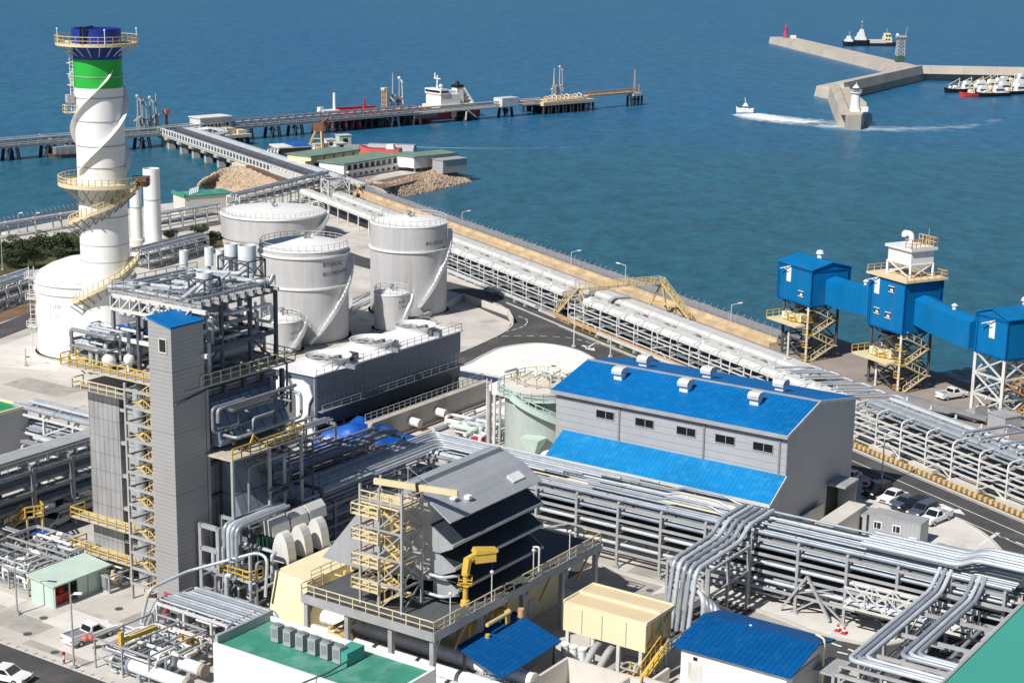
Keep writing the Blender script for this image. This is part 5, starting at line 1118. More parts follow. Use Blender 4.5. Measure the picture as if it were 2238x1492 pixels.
mb = MB(); stairs(mb, Fr(SH(-171.2, 174), SH.hd - 90), 0, 5, -.4, 0, 7.5, 3, 1.0, .16); mb.out('stair', 'orange', t)
t = thing('transformer_box', 'grey sheet metal kiosk at the foot of the right lattice tower', 'kiosk', SH(-168.5, 170.5, 0)); mb = MB(); mb.box(SH, -170, -166.6, 169, 172, 0, 2.4); mb.out('wall', 'clad shade', t); mb = MB(); mb.box(SH, -170.1, -166.5, 168.9, 172.1, 2.4, 2.55); mb.out('roof', 'steel', t)
t = thing('feeder_hopper', 'grey steel feeder box between the legs of the right lattice tower', 'hopper', SH(-175, 171, 0)); mb = MB(); mb.hexa([SH(-177.6, 168.6, .3), SH(-172.6, 169.2, .3), SH(-172.6, 171.6, .3), SH(-177.6, 171.6, .3)], [SH(-177, 168.8, .5), SH(-172.6, 169, 2.5), SH(-172.6, 171.4, 2.5), SH(-177, 171.2, .7)]); mb.out('body', 'steel', t)
mb = MB(); mb.beam(SH(-184, 163.6, 2.4), SH(-171, 170, 1.0), 1.0, .5); mb.out('inclined_belt', 'steel mid', t)
# pipe deck between rack and quay (low pipes with loops)
t = thing('pipe_bridge', 'flat bundle of white pipe loops crossing from the coast rack below the middle blue house', 'pipe loop', SH(-186, 158, 0)); mb0 = None
for k in range(6):
    u = -196 + k * 3.6; mb = MB(); mb.path(bend([SH(u, 151, 4.75), SH(u, 158.5 + .4 * (k % 2), 4.0), SH(u + 2.4, 158.5 + .4 * (k % 2), 4.0), SH(u + 2.4, 151, 4.75)], .7), .16, 8); mb.out('pipe', 'pipe bright', t)
mb = MB()
for u in (-196, -189, -182, -175): mb.beam(SH(u, 157.4, 0), SH(u, 157.4, 3.7), .2); mb.beam(SH(u, 152.8, 3.8), SH(u, 159, 3.8), .2)
mb.out('frame', 'steel white', t)
t = thing('pipe_bridge', 'raised rectangular pipe loop frame over the broad rack at the right edge', 'pipe loop', SH(-150, 156, 0))
for k in range(4):
    u = -156 + k * 6; mb = MB(); mb.path(bend([SH(u, 151 + k * .5, 4.9), SH(u, 151 + k * .5, 5.6), SH(u, 159, 5.6), SH(u + 3, 159, 5.6), SH(u + 3, 151 + k * .5, 5.6), SH(u + 3, 151 + k * .5, 4.9)], .5), .18, 8); mb.out('pipe', 'pipe', t)
mb = MB()
for u in (-156, -148, -140): mb.beam(SH(u, 158.6, 0), SH(u, 158.6, 5.4), .22); mb.beam(SH(u, 153, 5.3), SH(u, 159.2, 5.3), .22)
mb.out('frame', 'steel white', t)

# ================================================================== TANKS AND CHIMNEYS
def tank_place(cx, rpx, yfront, yrim):
    """centre, radius and height of an upright cylinder from its outline"""
    p = G(cx, yfront, 0); r = rpx * depth_of(p) / F_PX; d = Vector((p.x, p.y, 0)).normalized()
    for _ in range(4): c = p + d * r; r = rpx * depth_of(c + Vector((0, 0, 6))) / F_PX
    return Vector((c.x, c.y, 0)), r, height_at(p, yrim)
def spiral(mb_deck, mb_rail, c, r0, r1, za, zb, a0, a1, n=40, h=1.0, t=.1, skirt=.22):
    """helical stair round a shell: sloping stringers, treads and rails"""
    pi = [Vector((c.x + r0 * math.cos(a0 + (a1 - a0) * i / n), c.y + r0 * math.sin(a0 + (a1 - a0) * i / n), za + (zb - za) * i / n)) for i in range(n + 1)]
    po = [Vector((c.x + r1 * math.cos(a0 + (a1 - a0) * i / n), c.y + r1 * math.sin(a0 + (a1 - a0) * i / n), za + (zb - za) * i / n)) for i in range(n + 1)]
    dz = Vector((0, 0, skirt))
    for i in range(n):
        mb_deck.hexa([pi[i] - dz * .4, po[i] - dz * .4, po[i + 1] - dz * .4, pi[i + 1] - dz * .4], [pi[i], po[i], po[i + 1], pi[i + 1]])
        mb_deck.beam(po[i], po[i + 1], .08, skirt * 1.6)
        up = Vector((0, 0, h)); mb_rail.beam(po[i] + up, po[i + 1] + up, t); mb_rail.beam(po[i] + up * .5, po[i + 1] + up * .5, t * .8)
        if i % 2 == 0: mb_rail.beam(po[i], po[i] + up, t)
def tank(label, cx, rpx, yf, yr, m='tank grey', dome=.9, stair=None, girders=(), text=None, text_a=.9, tz=.8, tsize=.9, name='storage_tank', cat='tank', rail=True, group='storage tanks'):
    c, r, h = tank_place(cx, rpx, yf, yr); t = thing(name, label, cat, c, group); a = az_to_cam(c)
    mb = MB(); mb.lathe(c, [(r + .45, 0), (r + .45, .3)], 56); mb.lathe(c, [(r + .45, .3), (r, .3)], 56, cap=False); mb.out('base_ring', 'concrete', t)
    mb = MB(); mb.lathe(c, [(r, .3), (r, h)], 72, cap=False); mb.out('shell', m, t)
    mb = MB(); mb.lathe(c, [(r + .08, h - .12), (r + .08, h + .03), (r * .7, h + dome * .5), (r * .35, h + dome * .85), (.01, h + dome)], 72, cap=False); mb.out('roof', 'tank roof', t)
    for gz in girders:
        mb = MB(); mb.lathe(c, [(r, h * gz), (r + .28, h * gz), (r + .28, h * gz + .3), (r, h * gz + .3)], 72, cap=False); mb.out('wind_girder', 'white', t)
    if rail:
        mb = MB(); mb.rail(circ(c, r - .1, h, 0, 2 * math.pi, max(16, int(r * 5))), 1.05, .06, 3); mb.out('railing', 'steel white', t)
    mb = MB(); q = c + Vector((0, 0, h + dome)); mb.lathe(q, [(.25, -.1), (.25, .5), (.55, .55), (.45, .85), (.02, 1.0)], 10); mb.tube(q + Vector((1, -.6, -.1)), q + Vector((1, -.6, .7)), .14, 6); mb.tube(q + Vector((.3, -1, -.1)), q + Vector((.3, -1, .5)), .18, 6); mb.out('roof_vent', 'steel mid', t)
    if stair:
        a0, a1, z0, z1 = stair; d1, r1 = MB(), MB(); spiral(d1, r1, c, r + .05, r + .95, .3 + (h - .3) * z0, .3 + (h - .3) * z1, a + a0, a + a1, 44, 1.0, .08, .3); d1.out('stair', 'tank white', t); r1.out('stair_railing', 'steel white', t)
    if text:
        for k, line in enumerate(text):
            mb = MB(); zz = h * tz - k * tsize * 1.7
            text_mesh(mb, line, lambda x, y: Vector((c.x + (r + .03) * math.cos(a + text_a + x / r), c.y + (r + .03) * math.sin(a + text_a + x / r), zz + y)), tsize); mb.out('lettering', 'black', t)
    return c, r, h
tank('squat grey storage tank with a very wide white roof, farthest from the camera', 598, 113, 536, 480, girders=(.94,), dome=1.1, stair=(.75, 1.6, .2, 1), group='storage tanks')
tank('big grey storage tank with lettering, in the middle of the tank group', 667, 96, 757, 553, girders=(.60, .93), dome=1.3, stair=(.10, 1.55, .02, .86), text=('BO-JFC-02', 'BO.FEEDWTP'), text_a=.42, tz=.84)
c_, r_, h_ = tank('tallest grey storage tank with lettering, on the right of the tank group', 893, 83.5, 696, 498, girders=(.72,), dome=1.0, stair=(.25, 1.6, .12, .92), text=('BO-JFC-02', 'BO.FEEDWTP'), text_a=.45, tz=.80)
tank('small grey tank half hidden by the boiler steelwork, left of the group', 617, 42, 776, 706, dome=1.0, stair=(.3, 1.5, .1, .9), text=('CO-02', 'CO.TANK'), text_a=.45, tz=.62, tsize=.55)
tank('small grey tank standing in front of the tallest tank', 855, 37.5, 727, 646, dome=.5, stair=(.3, 1.5, .05, .95), text=('BO-05', 'C.TANK'), text_a=.45, tz=.78, tsize=.55)
cw, rw, hw = tank('large bright white domed tank behind the striped chimney', 194, 106, 789, 617, m='tank white', dome=2.9, girders=(.93, .82), text=('1 LCO', '1 ----'), text_a=-.80, tz=.66, tsize=.8, rail=False)
t = thing('tank_ladder', 'caged ladder and small platforms on the left side of the white domed tank', 'ladder', cw); a = az_to_cam(cw) - 1.45
mb = MB(); q = Vector((cw.x + (rw + .5) * math.cos(a), cw.y + (rw + .5) * math.sin(a), 0))
for s in (-.4, .4): mb.beam(q + Vector((s, 0, 0)), q + Vector((s, 0, hw + 1.5)), .1)
for k in range(int(hw / .8)): mb.beam(q + Vector((-.5, 0, k * .8)), q + Vector((.5, 0, k * .8)), .09)
for z in (hw * .35, hw * .7, hw * .97): mb.box(Fr(q, 90), -.9, .9, -.7, .7, z, z + .1); mb.rail([q + Vector((x, y, z)) for x, y in ((-.9, -.7), (.9, -.7), (.9, .7), (-.9, .7))], 1.0, .08, 1)
mb.out('ladder', 'steel white', t)
# bund wall and tank-yard pipework
t = thing('bund_wall', 'low pale concrete bund wall right of the tallest tank', 'wall', G(1020, 660, 0)); mb = MB()
pts = [G(905, 712, 0), G(1012, 655, 0), G(1110, 690, 0), G(1120, 708, 0)]
for p, q in zip(pts[:-1], pts[1:]): mb.beam(p + Vector((0, 0, .6)), q + Vector((0, 0, .6)), .35, 1.2)
mb.out('wall', 'concrete pale', t)
t = thing('yard_piping', 'white pipes crossing the tank yard between the two lettered tanks', 'pipes', G(790, 640, 0)); 
for k in range(4):
    mb = MB(); p, q = G(768, 655 + k * 9, .5), G(830, 628 + k * 9, .5); mb.path(bend([p, p.lerp(q, .5) + Vector((0, 0, .5 * (k % 2))), q], .8), .22, 8); mb.out('pipe', 'pipe bright', t)

# ---- the tall striped chimney
base = G(240, 803, 0); r0 = 52.0 * depth_of(base + Vector((0, 0, 26))) / F_PX
t = thing('chimney', 'tall white chimney with green and blue bands, spiral fins and yellow platforms', 'chimney', base); a = az_to_cam(base); STACK = base
zz = lambda y: height_at(base, y)
ztop, zpl, zb, zg, zw = zz(62), zz(97), zz(103), zz(128), zz(190); zlow = zz(388)
seg = MB(); seg.lathe(base, [(r0 * 1.04, 0), (r0 * 1.02, zz(560)), (r0, zz(440)), (r0, zz(400)), (r0, zw)], 64, cap=False); sh = seg.out('shell', 'tank white', t)
mb = MB(); mb.lathe(base, [(r0 + .003, zw), (r0 + .003, zg)], 64, cap=False); mb.out('green_band', 'green paint', t)
mb = MB(); mb.lathe(base, [(r0 + .003, zg), (r0 + .003, ztop), (r0 - .35, ztop)], 64, cap=False); mb.lathe(base, [(r0 - .35, ztop), (r0 - .35, ztop - 4)], 64, cap=False); mb.out('blue_crown', 'navy paint', t)
mb = MB(); mb.lathe(base, [(r0 - .36, ztop - 3.5), (.01, ztop - 3.5)], 48, cap=False); mb.out('flue', 'black', t)
mb = MB()
for y in (166, 212, 262, 316, 362, 470, 530, 566): z = zz(y); mb = MB(); mb.lathe(base, [(r0, z), (r0 + .09, z), (r0 + .09, z + .12), (r0, z + .12)], 64, cap=False); mb.out('seam_ring', 'steel', t)
# three spiral fins
for k in range(3):
    mb = MB(); n = 60; z0_, z1_ = zlow + .4, zz(150); a0_ = a + .95 + k * 2 * math.pi / 3; turns = -2 * math.pi * .62 * -1
    pts = []
    for i in range(n + 1):
        f = i / n; an = a0_ + turns * f; z = z0_ + (z1_ - z0_) * f; ca, sa = math.cos(an), math.sin(an); taper = min(1, f * 12, (1 - f) * 12)
        pts.append((Vector((base.x + r0 * ca, base.y + r0 * sa, z - .12)), Vector((base.x + (r0 + .75 * taper + .02) * ca, base.y + (r0 + .75 * taper + .02) * sa, z - .05)), Vector((base.x + (r0 + .75 * taper + .02) * ca, base.y + (r0 + .75 * taper + .02) * sa, z + .05)), Vector((base.x + r0 * ca, base.y + r0 * sa, z + .12))))
    vs = [p for q in pts for p in q]; mb.add(vs, [(i * 4 + j, i * 4 + (j + 1) % 4, (i + 1) * 4 + (j + 1) % 4, (i + 1) * 4 + j) for i in range(n) for j in range(4)]); mb.out('spiral_fin', 'tank white', t)
# top platform
rp = r0 + 2.35
mb = MB(); mb.lathe(base, [(r0, zpl), (rp, zpl), (rp, zpl + .22), (r0, zpl + .22)], 48, cap=False); mb.lathe(base, [(rp, zpl - .1), (rp + .03, zpl + .35), (rp - .05, zpl + .35)], 48, cap=False); pl = mb.out('platform', 'yellow cream', t)
mb = MB(); mb.rail(circ(base, rp, zpl + .22, 0, 2 * math.pi, 34), 1.15, .09, 3); mb.out('railing', 'yellow pale', pl)
mb = MB()
for i in range(20): an = i * math.pi / 10; ca, sa = math.cos(an), math.sin(an); mb.beam(base + Vector((r0 * ca, r0 * sa, zpl - 1.6)), base + Vector((rp * ca, rp * sa, zpl)), .12)
mb.out('bracket', 'steel', pl)
for an in (a - 1.2, a + .2, a + 1.35):
    mb = MB(); q = base + Vector((rp * math.cos(an), rp * math.sin(an), zpl)); mb.tube(q, q + Vector((0, 0, 2.4)), .06, 6); mb.ball(q + Vector((0, 0, 2.4)), .16, 6); mb.out('warning_light', 'white', t)
mb = MB(); q = base + Vector(((r0 + .6) * math.cos(a - .55), (r0 + .6) * math.sin(a - .55), zpl + .2)); mb.beam(q, q + Vector((0, 0, 2.6)), .3); mb.beam(q + Vector((0, 0, 2.3)), q + Vector((1.6, 1.0, 2.6)), .25); mb.beam(q + Vector((0, 0, .3)), q + Vector((.9, .3, 2.2)), .2); mb.out('davit', 'black', t)
# half platform on the left with cabinet
zc = zz(244); an = a - 1.25; ca, sa = math.cos(an), math.sin(an); q = base + Vector(((r0 + .7) * ca, (r0 + .7) * sa, zc)); fq = Fr(q, 90 - math.degrees(an))
mb = MB(); mb.box(fq, -.8, .9, -.9, .9, 0 + zc, zc + .12); mb.rail([fq(-.7, -.9, zc), fq(.9, -.9, zc), fq(.9, .9, zc), fq(-.7, .9, zc)], 1.15, .09, .8); mb.out('ladder_platform', 'yellow cream', t)
mb = MB(); mb.box(fq, -.4, .6, -.6, .6, zc + 1.5, zc + 2.7); mb.out('cabinet', 'steel', t)
mb = MB(); q0 = base + Vector(((r0 + .35) * ca, (r0 + .35) * sa, 0))
for s in (-.25, .25): mb.beam(q0 + Vector((s, 0, zc)), q0 + Vector((s, 0, zpl)), .08)
z = zc
while z < zpl: mb.beam(q0 + Vector((-.25, 0, z)), q0 + Vector((.25, 0, z)), .06); z += .5
for k in range(6): z = zc + 2.5 + k * 1.6; mb.lathe(q0 + Vector((.3 * ca, .3 * sa, z)), [(.42, 0), (.42, .1)], 10, cap=False)
mb.out('ladder', 'white', t)
# lower ring platform (three quarters) and the spiral stair below it
zp = zz(400) - .1; rp2 = r0 + 2.9
mb = MB(); mb.lathe(base, [(r0, zp), (rp2, zp), (rp2, zp + .3), (r0, zp + .3), (r0, zp)], 44, a - 2.6, a + .75, cap=False); pl = mb.out('platform', 'yellow cream', t)
mb = MB(); mb.rail(circ(base, rp2 - .05, zp + .3, a - 2.6, a + .75, 22), 1.15, .09, 2); mb.lathe(base, [(rp2 + .02, zp - .05), (rp2 + .02, zp + .55)], 44, a - 2.6, a + .75, cap=False); mb.out('railing', 'yellow cream', pl)
mb = MB()
for i in range(9): an = a - 2.5 + i * .4; ca, sa = math.cos(an), math.sin(an); mb.beam(base + Vector((r0 * ca, r0 * sa, zp - 2.6)), base + Vector((rp2 * .97 * ca, rp2 * .97 * sa, zp)), .2); mb.beam(base + Vector((r0 * ca, r0 * sa, zp - 2.6)), base + Vector((r0 * math.cos(an + .4), r0 * math.sin(an + .4), zp - .2)), .14)
mb.out('bracket', 'steel', pl)
for (ya, yb, a0_, a1_) in [(392, 490, 1.35, -1.5), (545, 660, 1.35, -1.35), (738, 790, 1.0, -.9)]:
    d1, r1 = MB(), MB(); spiral(d1, r1, base, r0 + .15, r0 + 1.65, zz(ya) - 1.0, zz(yb), a + a0_, a + a1_, 34, 1.15, .12, .35); st_ = d1.out('spiral_stair', 'yellow cream', t); r1.out('railing', 'yellow pale' if ya < 500 else 'yellow cream', st_)
    mb = MB(); n = 11
    for i in range(n): f = i / (n - 1); an = a + a0_ + (a1_ - a0_) * f; z = zz(ya) - 1 + (zz(yb) - zz(ya) + 1) * f; ca, sa = math.cos(an), math.sin(an); mb.beam(base + Vector((r0 * ca, r0 * sa, z - 1.8)), base + Vector(((r0 + 2) * ca, (r0 + 2) * sa, z - .2)), .18); mb.beam(base + Vector((r0 * ca, r0 * sa, z - 1.8)), base + Vector((r0 * math.cos(an + .3), r0 * math.sin(an + .3), z - .3)), .14)
    mb.out('bracket', 'steel mid', st_)
mb = MB(); q = base + Vector(((r0 + 2) * math.cos(a + 1.4), (r0 + 2) * math.sin(a + 1.4), zz(392) - 1)); mb.box(Fr(q, 90), -1.3, 1.3, -1.2, 1.2, q.z, q.z + .2); mb.rail([q + Vector((x, y, .2)) for x, y in ((-1.3, -1.2), (1.3, -1.2), (1.3, 1.2), (-1.3, 1.2))], 1.2, .1, .8); mb.box(Fr(q, 90), -.5, 1.2, -.6, .6, q.z + .3, q.z + 1.5); mb.out('landing', 'brown steel', t)

# ---- slim white vent stacks
def vent(cx, rpx, yb, yt, label):
    p = G(cx, yb, 0); r = rpx * depth_of(p) / F_PX; h = height_at(p, yt); t = thing('vent_stack', label, 'chimney', p, 'slim vent stacks')
    mb = MB(); mb.lathe(p, [(r, 1.6), (r, h), (r - .12, h), (r - .12, h - 1.5)], 36, cap=False); mb.out('pipe', 'tank white', t)
    mb = MB(); mb.lathe(p, [(r - .13, h - .6), (.01, h - .6)], 24, cap=False); mb.out('bore', 'steel mid', t)
    mb = MB(); mb.lathe(p, [(r * 1.35, 0), (r * 1.3, 1.2), (r, 1.6)], 24); mb.out('base', 'concrete pale', t)
    mb = MB(); mb.lathe(p, [(r + .01, h * .62), (r + .09, h * .62), (r + .09, h * .62 + .15), (r + .01, h * .62 + .15)], 36, cap=False); mb.out('ring', 'steel', t)
vent(336, 18, 545, 368, 'thickest slim white vent stack right of the chimney')
vent(300, 13, 535, 402, 'thinner white vent stack half hidden by the chimney stair')
t = thing('concrete_plinth', 'white concrete plinth at the foot of the slim vent stacks', 'plinth', G(335, 560, 0)); mb = MB(); f_ = Fr(G(322, 566, 0), 40); mb.box(f_, 0, 9, 0, 5, 0, 1.2); mb.out('block', 'white', t)

# ================================================================== NORTH SHORE, LEFT BACKGROUND
f_ = frame_from(G(405, 470, 0), G(500, 462, 0)); t = thing('pump_house', 'pale flat building with a green roof behind the wide tank', 'building', f_(0))
mb = MB(); mb.box(f_, 0, 12.5, 0, 7, 0, 4.2); mb.out('wall', 'concrete pale', t); mb = MB(); mb.box(f_, -.2, 12.7, -.2, 7.2, 4.2, 4.5); mb.box(f_, -.3, .1, -.3, 7.3, 4.2, 5.0); mb.out('roof', 'roof green', t)
mb = MB(); mb.box(f_, 2, 3.2, -.05, .1, 0, 2.1); mb.out('door', 'steel', t)
mb = MB()
for i in range(5): q = f_(2 + i * .8, 1.5 + i * .7, 4.5); mb.beam(q, q + Vector((.2, 0, 1.4)), .3)
mb.out('roof_equipment', 'white', t)
nf = frame_from(G(-30, 512, 0), G(200, 464, 0)); t = thing('wire_fence', 'wire fence along the shore left of the chimney', 'fence', nf(14))
for i in range(26): mb = MB(); mb.beam(nf(i * 1.5, 0, 0), nf(i * 1.5, 0, 2.4), .09); mb.beam(nf(i * 1.5, 0, 2.4), nf(i * 1.5, .5, 2.9), .08); mb.out('fence_post', 'steel', t)
mb = MB(); mb.poly([nf(0, 0, .1), nf(38, 0, .1), nf(38, 0, 2.4), nf(0, 0, 2.4)]); mb.out('mesh', 'wire mesh', t)
for k, (x, y) in enumerate([(41, 486), (79, 490)]):
    street_lamp(G(x, y + 22, 0), 80, height_at(G(x, y + 22, 0), 470), 'small shore lamp with a white head, ' + ('left' if k == 0 else 'right') + ' of the two beyond the trees', 'steel', .4)
def pgen(n0, z, seed, v1): return fill_pipes(.3, v1, z, seed, rmin=.15, rmax=.32)
nf2 = frame_from(G(-40, 530, 0), G(190, 492, 0)); rack('pipe_rack', 'pipe rack with one fat white pipe along the tree line at the left edge', nf2, 0, (G(190, 492, 0) - G(-40, 530, 0)).length, 0, 3, (2.6,), 7, [(.8, 3.2, .4, 'pipe bright'), (1.8, 3.1, .25, 'pipe')], brace_every=0, col='steel', t=.25)
nf3 = frame_from(G(345, 515, 0), G(480, 490, 0)); rack('pipe_rack', 'white pipe rack between the vent stacks and the wide tank', nf3, 0, (G(480, 490, 0) - G(345, 515, 0)).length, 0, 4, (2.0, 4.2), 4, fill_pipes(.3, 3.8, 2.0, 61) + fill_pipes(.3, 3.8, 4.2, 62), brace_every=0, col='steel white', t=.25)
nf4 = frame_from(G(-40, 690, 0), G(100, 640, 0)); rack('pipe_rack', 'white steel pipe rack with roof beam left of the white domed tank', nf4, 0, (G(100, 640, 0) - G(-40, 690, 0)).length, 0, 5, (1.6, 3.6), 4.5, fill_pipes(.3, 4.8, 1.6, 63) + fill_pipes(.3, 4.8, 3.6, 64), brace_every=0, col='steel white', t=.35)
nf5 = frame_from(G(380, 575, 0), G(480, 548, 0)); rack('pipe_rack', 'low grey pipe rack behind the boiler silencers', nf5, -8, 12, 0, 5, (1.5, 3.4), 4, fill_pipes(.3, 4.8, 1.5, 65) + fill_pipes(.3, 4.8, 3.4, 66), brace_every=0, col='steel', t=.25)
nf6 = frame_from(G(555, 470, 0), G(720, 425, 0)); rack('pipe_rack', 'white pipe bridge behind the wide tank leading to the corner tower', nf6, -6, (G(720, 425, 0) - G(555, 470, 0)).length, 0, 3.5, (3.2, 5.2), 4, fill_pipes(.3, 3.3, 3.2, 67) + fill_pipes(.3, 3.3, 5.2, 68, rmin=.2, rmax=.4), brace_every=0, col='steel white', t=.3)
# corner transfer tower at the root of the pier
f_ = Fr(G(735, 440, 0), 62); t = thing('conveyor_corner_tower', 'grey cylindrical surge tower with steel frame at the bend of the conveyors', 'tower', f_(0))
mb = MB(); mb.lathe(f_(0, 0), [(1.6, 0), (1.6, 4.6), (1.2, 5.0)], 24); mb.out('shell', 'steel', t); mb = MB(); legs4(mb, f_, -3, 2.6, -2.4, 2.4, 0, 5.6, 2, .3); mb.out('leg_frame', 'steel white', t)
mb = MB(); mb.lathe(f_(2.6, 2.8), [(1.2, 0), (1.2, 5.6), (.6, 6.2)], 20); mb.out('second_shell', 'steel mid', t)
f_ = Fr(G(770, 425, 0), 151.5); t = thing('yellow_hoist', 'small pale yellow steel hoist frame beside the corner tower', 'hoist', f_(0)); mb = MB()
for u in (0, 3): mb.beam(f_(u, 0, 0), f_(u + 1, 0, 3.4), .3); mb.beam(f_(u + 2, 2, 0), f_(u + 1, 0, 3.4), .3)
mb.beam(f_(1, 0, 3.4), f_(5, 0, 2.6), .4); mb.out('frame', 'yellow cream', t)

# ---- trees
def make_tree(name, label, h, w, m, seed, nleaf=1500):
    r2 = random.Random(seed); t = thing(name, label, 'tree', (0, 0, 0), 'trees at the left edge')
    mb = MB(); mb.path([Vector((0, 0, 0)), Vector((.1, .05, h * .3)), Vector((-.05, .1, h * .62))], .2, 7, True, .09)
    for k in range(6): an = k * 1.05 + r2.random(); z = h * r2.uniform(.25, .5); mb.tube((0, 0, z), (math.cos(an) * w * .35, math.sin(an) * w * .35, z + h * .22), .08, 5, .03)
    mb.out('trunk', 'bark', t)
    cl = [(Vector((r2.uniform(-.36, .36) * w, r2.uniform(-.36, .36) * w, h * r2.uniform(.36, .88))), r2.uniform(.16, .30) * w) for _ in range(15)]
    mb = MB()
    for i in range(nleaf):
        c, rr = r2.choice(cl); d = Vector((r2.gauss(0, 1), r2.gauss(0, 1), r2.gauss(0, .8))).normalized(); p = c + d * rr * r2.uniform(.6, 1.08)
        s = r2.uniform(.14, .30); x = Vector((r2.gauss(0, 1), r2.gauss(0, 1), r2.gauss(0, 1))).normalized(); y = x.orthogonal().normalized(); mb.mi = 0 if r2.random() < .68 else 1
        mb.add([p - x * s, p - y * s * .6, p + x * s, p + y * s * .6], [(0, 1, 2, 3)])
    mb.out('crown', (m, 'leaf light'), t); return t
t1 = make_tree('broadleaf_tree', '', 4.6, 5.2, 'leaf', 3); t2 = make_tree('broadleaf_tree', '', 3.4, 4.4, 'leaf', 8, 1200)
spots = [(12, 560), (38, 548), (62, 562), (90, 545), (112, 558), (140, 540), (160, 556), (30, 585), (75, 588), (8, 575), (128, 575), (180, 535), (375, 528), (402, 532), (435, 520), (468, 524), (425, 538), (455, 540)]
words_ = ['at the very left edge behind the lamp pole', 'behind the fat white pipe, second from the left edge', 'in the middle of the left thicket', 'under the fence left of the white tank', 'just left of the white tank rail', 'touching the left of the chimney', 'between the white tank and the shore pipe',
          'low down in front of the left thicket', 'low bush like, in front of the white tank ladder', 'lowest at the left edge of the photo', 'right behind the white tank dome', 'beside the chimney at the shore pipe', 'right of the slim vent stacks', 'second right of the vent stacks', 'left of the wide tank', 'touching the wide tank', 'nearest the silencers', 'on the grass before the wide tank']
for k, ((x, y), wd) in enumerate(zip(spots, words_)):
    src = t1 if k % 2 == 0 else t2; o = src if k < 2 else dup(src, (0, 0, 0)); o.location = G(x, y, 0); o.rotation_euler = (0, 0, k * 1.3); s = .8 + .35 * ((k * 37) % 10) / 10; s *= .62 if k >= 12 else 1; o.scale = (s, s, s * .9); o['label'] = 'dark green tree ' + wd
flat('grass', g((350, 530), (480, 505), (490, 540), (380, 560)), 'grass', .02); flat('grass', g((-20, 545), (190, 500), (200, 560), (-20, 620)), 'grass', .02)
f_ = Fr(G(20, 560, 0), 60); t = thing('cabin', 'small cream cabin glimpsed among the trees at the left edge', 'cabin', f_(0)); mb = MB(); mb.box(f_, 0, 4, 0, 3, 0, 2.8); mb.out('wall', 'cream', t); mb = MB(); mb.box(f_, -.2, 4.2, -.2, 3.2, 2.8, 3.0); mb.out('roof', 'steel white', t)

# ================================================================== BOILER HOUSE, LIFT TOWER, COOLING TOWER
def wander(fr, u0, u1, v0, v1, z0, z1, r2, n=4, bendr=.5):
    """an orthogonal pipe run wandering inside a box"""
    p = [r2.uniform(u0, u1), r2.uniform(v0, v1), r2.uniform(z0, z1)]; pts = [fr(*p)]; last = -1
    for _ in range(n):
        ax = r2.choice([i for i in (0, 1, 2) if i != last]); last = ax; lo, hi = ((u0, u1), (v0, v1), (z0, z1))[ax]
        q = list(p); q[ax] = r2.uniform(lo, hi)
        if abs(q[ax] - p[ax]) < .6: q[ax] = lo if p[ax] > (lo + hi) / 2 else hi
        p = q; pts.append(fr(*p))
    return bend(pts, bendr)
def pipe_parts(t, fr, box, n, seed, rmin=.1, rmax=.28, mats=('pipe', 'pipe bright', 'insulation', 'pipe dull'), legs=4):
    r2 = random.Random(seed)
    for i in range(n):
        mb = MB(); mb.path(wander(fr, *box, r2, r2.randint(2, legs)), r2.uniform(rmin, rmax), 8); mb.out('pipe', r2.choice(mats), t)
HU0, HU1, HV0, HV1, HZ = -132.5, -117.0, 117.0, 129.5, 22.0
t = thing('boiler_house', 'tall grey heat recovery boiler with panelled casing, open pipework top and yellow stairs', 'boiler', PL((HU0 + HU1) / 2, (HV0 + HV1) / 2)); BOIL = t
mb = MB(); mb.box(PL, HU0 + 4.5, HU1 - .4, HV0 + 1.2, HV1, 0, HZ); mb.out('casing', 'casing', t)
mb = MB()
for i in range(5): v = HV0 + 1.4 + i * 2.9; mb.box(PL, HU1 - .4, HU1, v, v + .4, 0, HZ)
for z in (3.5, 7, 10.5, 14, 17.5, 21): mb.box(PL, HU1 - .38, HU1 - .08, HV0 + 1.2, HV1, z, z + .35)
mb.out('stiffener', 'steel dark', t)
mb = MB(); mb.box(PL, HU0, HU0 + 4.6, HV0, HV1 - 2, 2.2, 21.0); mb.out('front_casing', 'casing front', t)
mb = MB(); mb.box(PL, HU0 + 4.6, HU0 + 8.2, HV0 + .9, HV0 + 1.3, 1.5, 21.5); mb.out('front_panel', 'steel dark', t)
mb = MB()
for u in (HU0 + 5.2, HU0 + 6.6): mb.box(PL, u, u + .5, HV0 + .3, HV0 + .9, 2.0, 21.0)
for z in (4, 7.6, 11.2, 14.8, 18.4): mb.box(PL, HU0 + 4.4, HU0 + 8.4, HV0 + .1, HV0 + .5, z, z + .35)
mb.out('front_steel', 'steel', t)
mb = MB()
for i in range(16): z = 2.6 + i * 1.15; mb.box(PL, HU0 + 5.75, HU0 + 6.55, HV0 + .2, HV0 + .9, z, z + .75)
mb.out('header_box', 'steel', t)
for k, (u, r_, z1_) in enumerate([(HU0 + 8.2, .62, 22.0), (HU0 + 9.5, .42, 9.5)]):
    mb = MB(); mb.path(bend([PL(u, HV0 - .6, .9), PL(u, HV0 - .6, z1_), PL(u, HV0 + 3, z1_ + .2)], 1.0, 4), r_, 14); mb.out('downcomer', 'insulation', t)
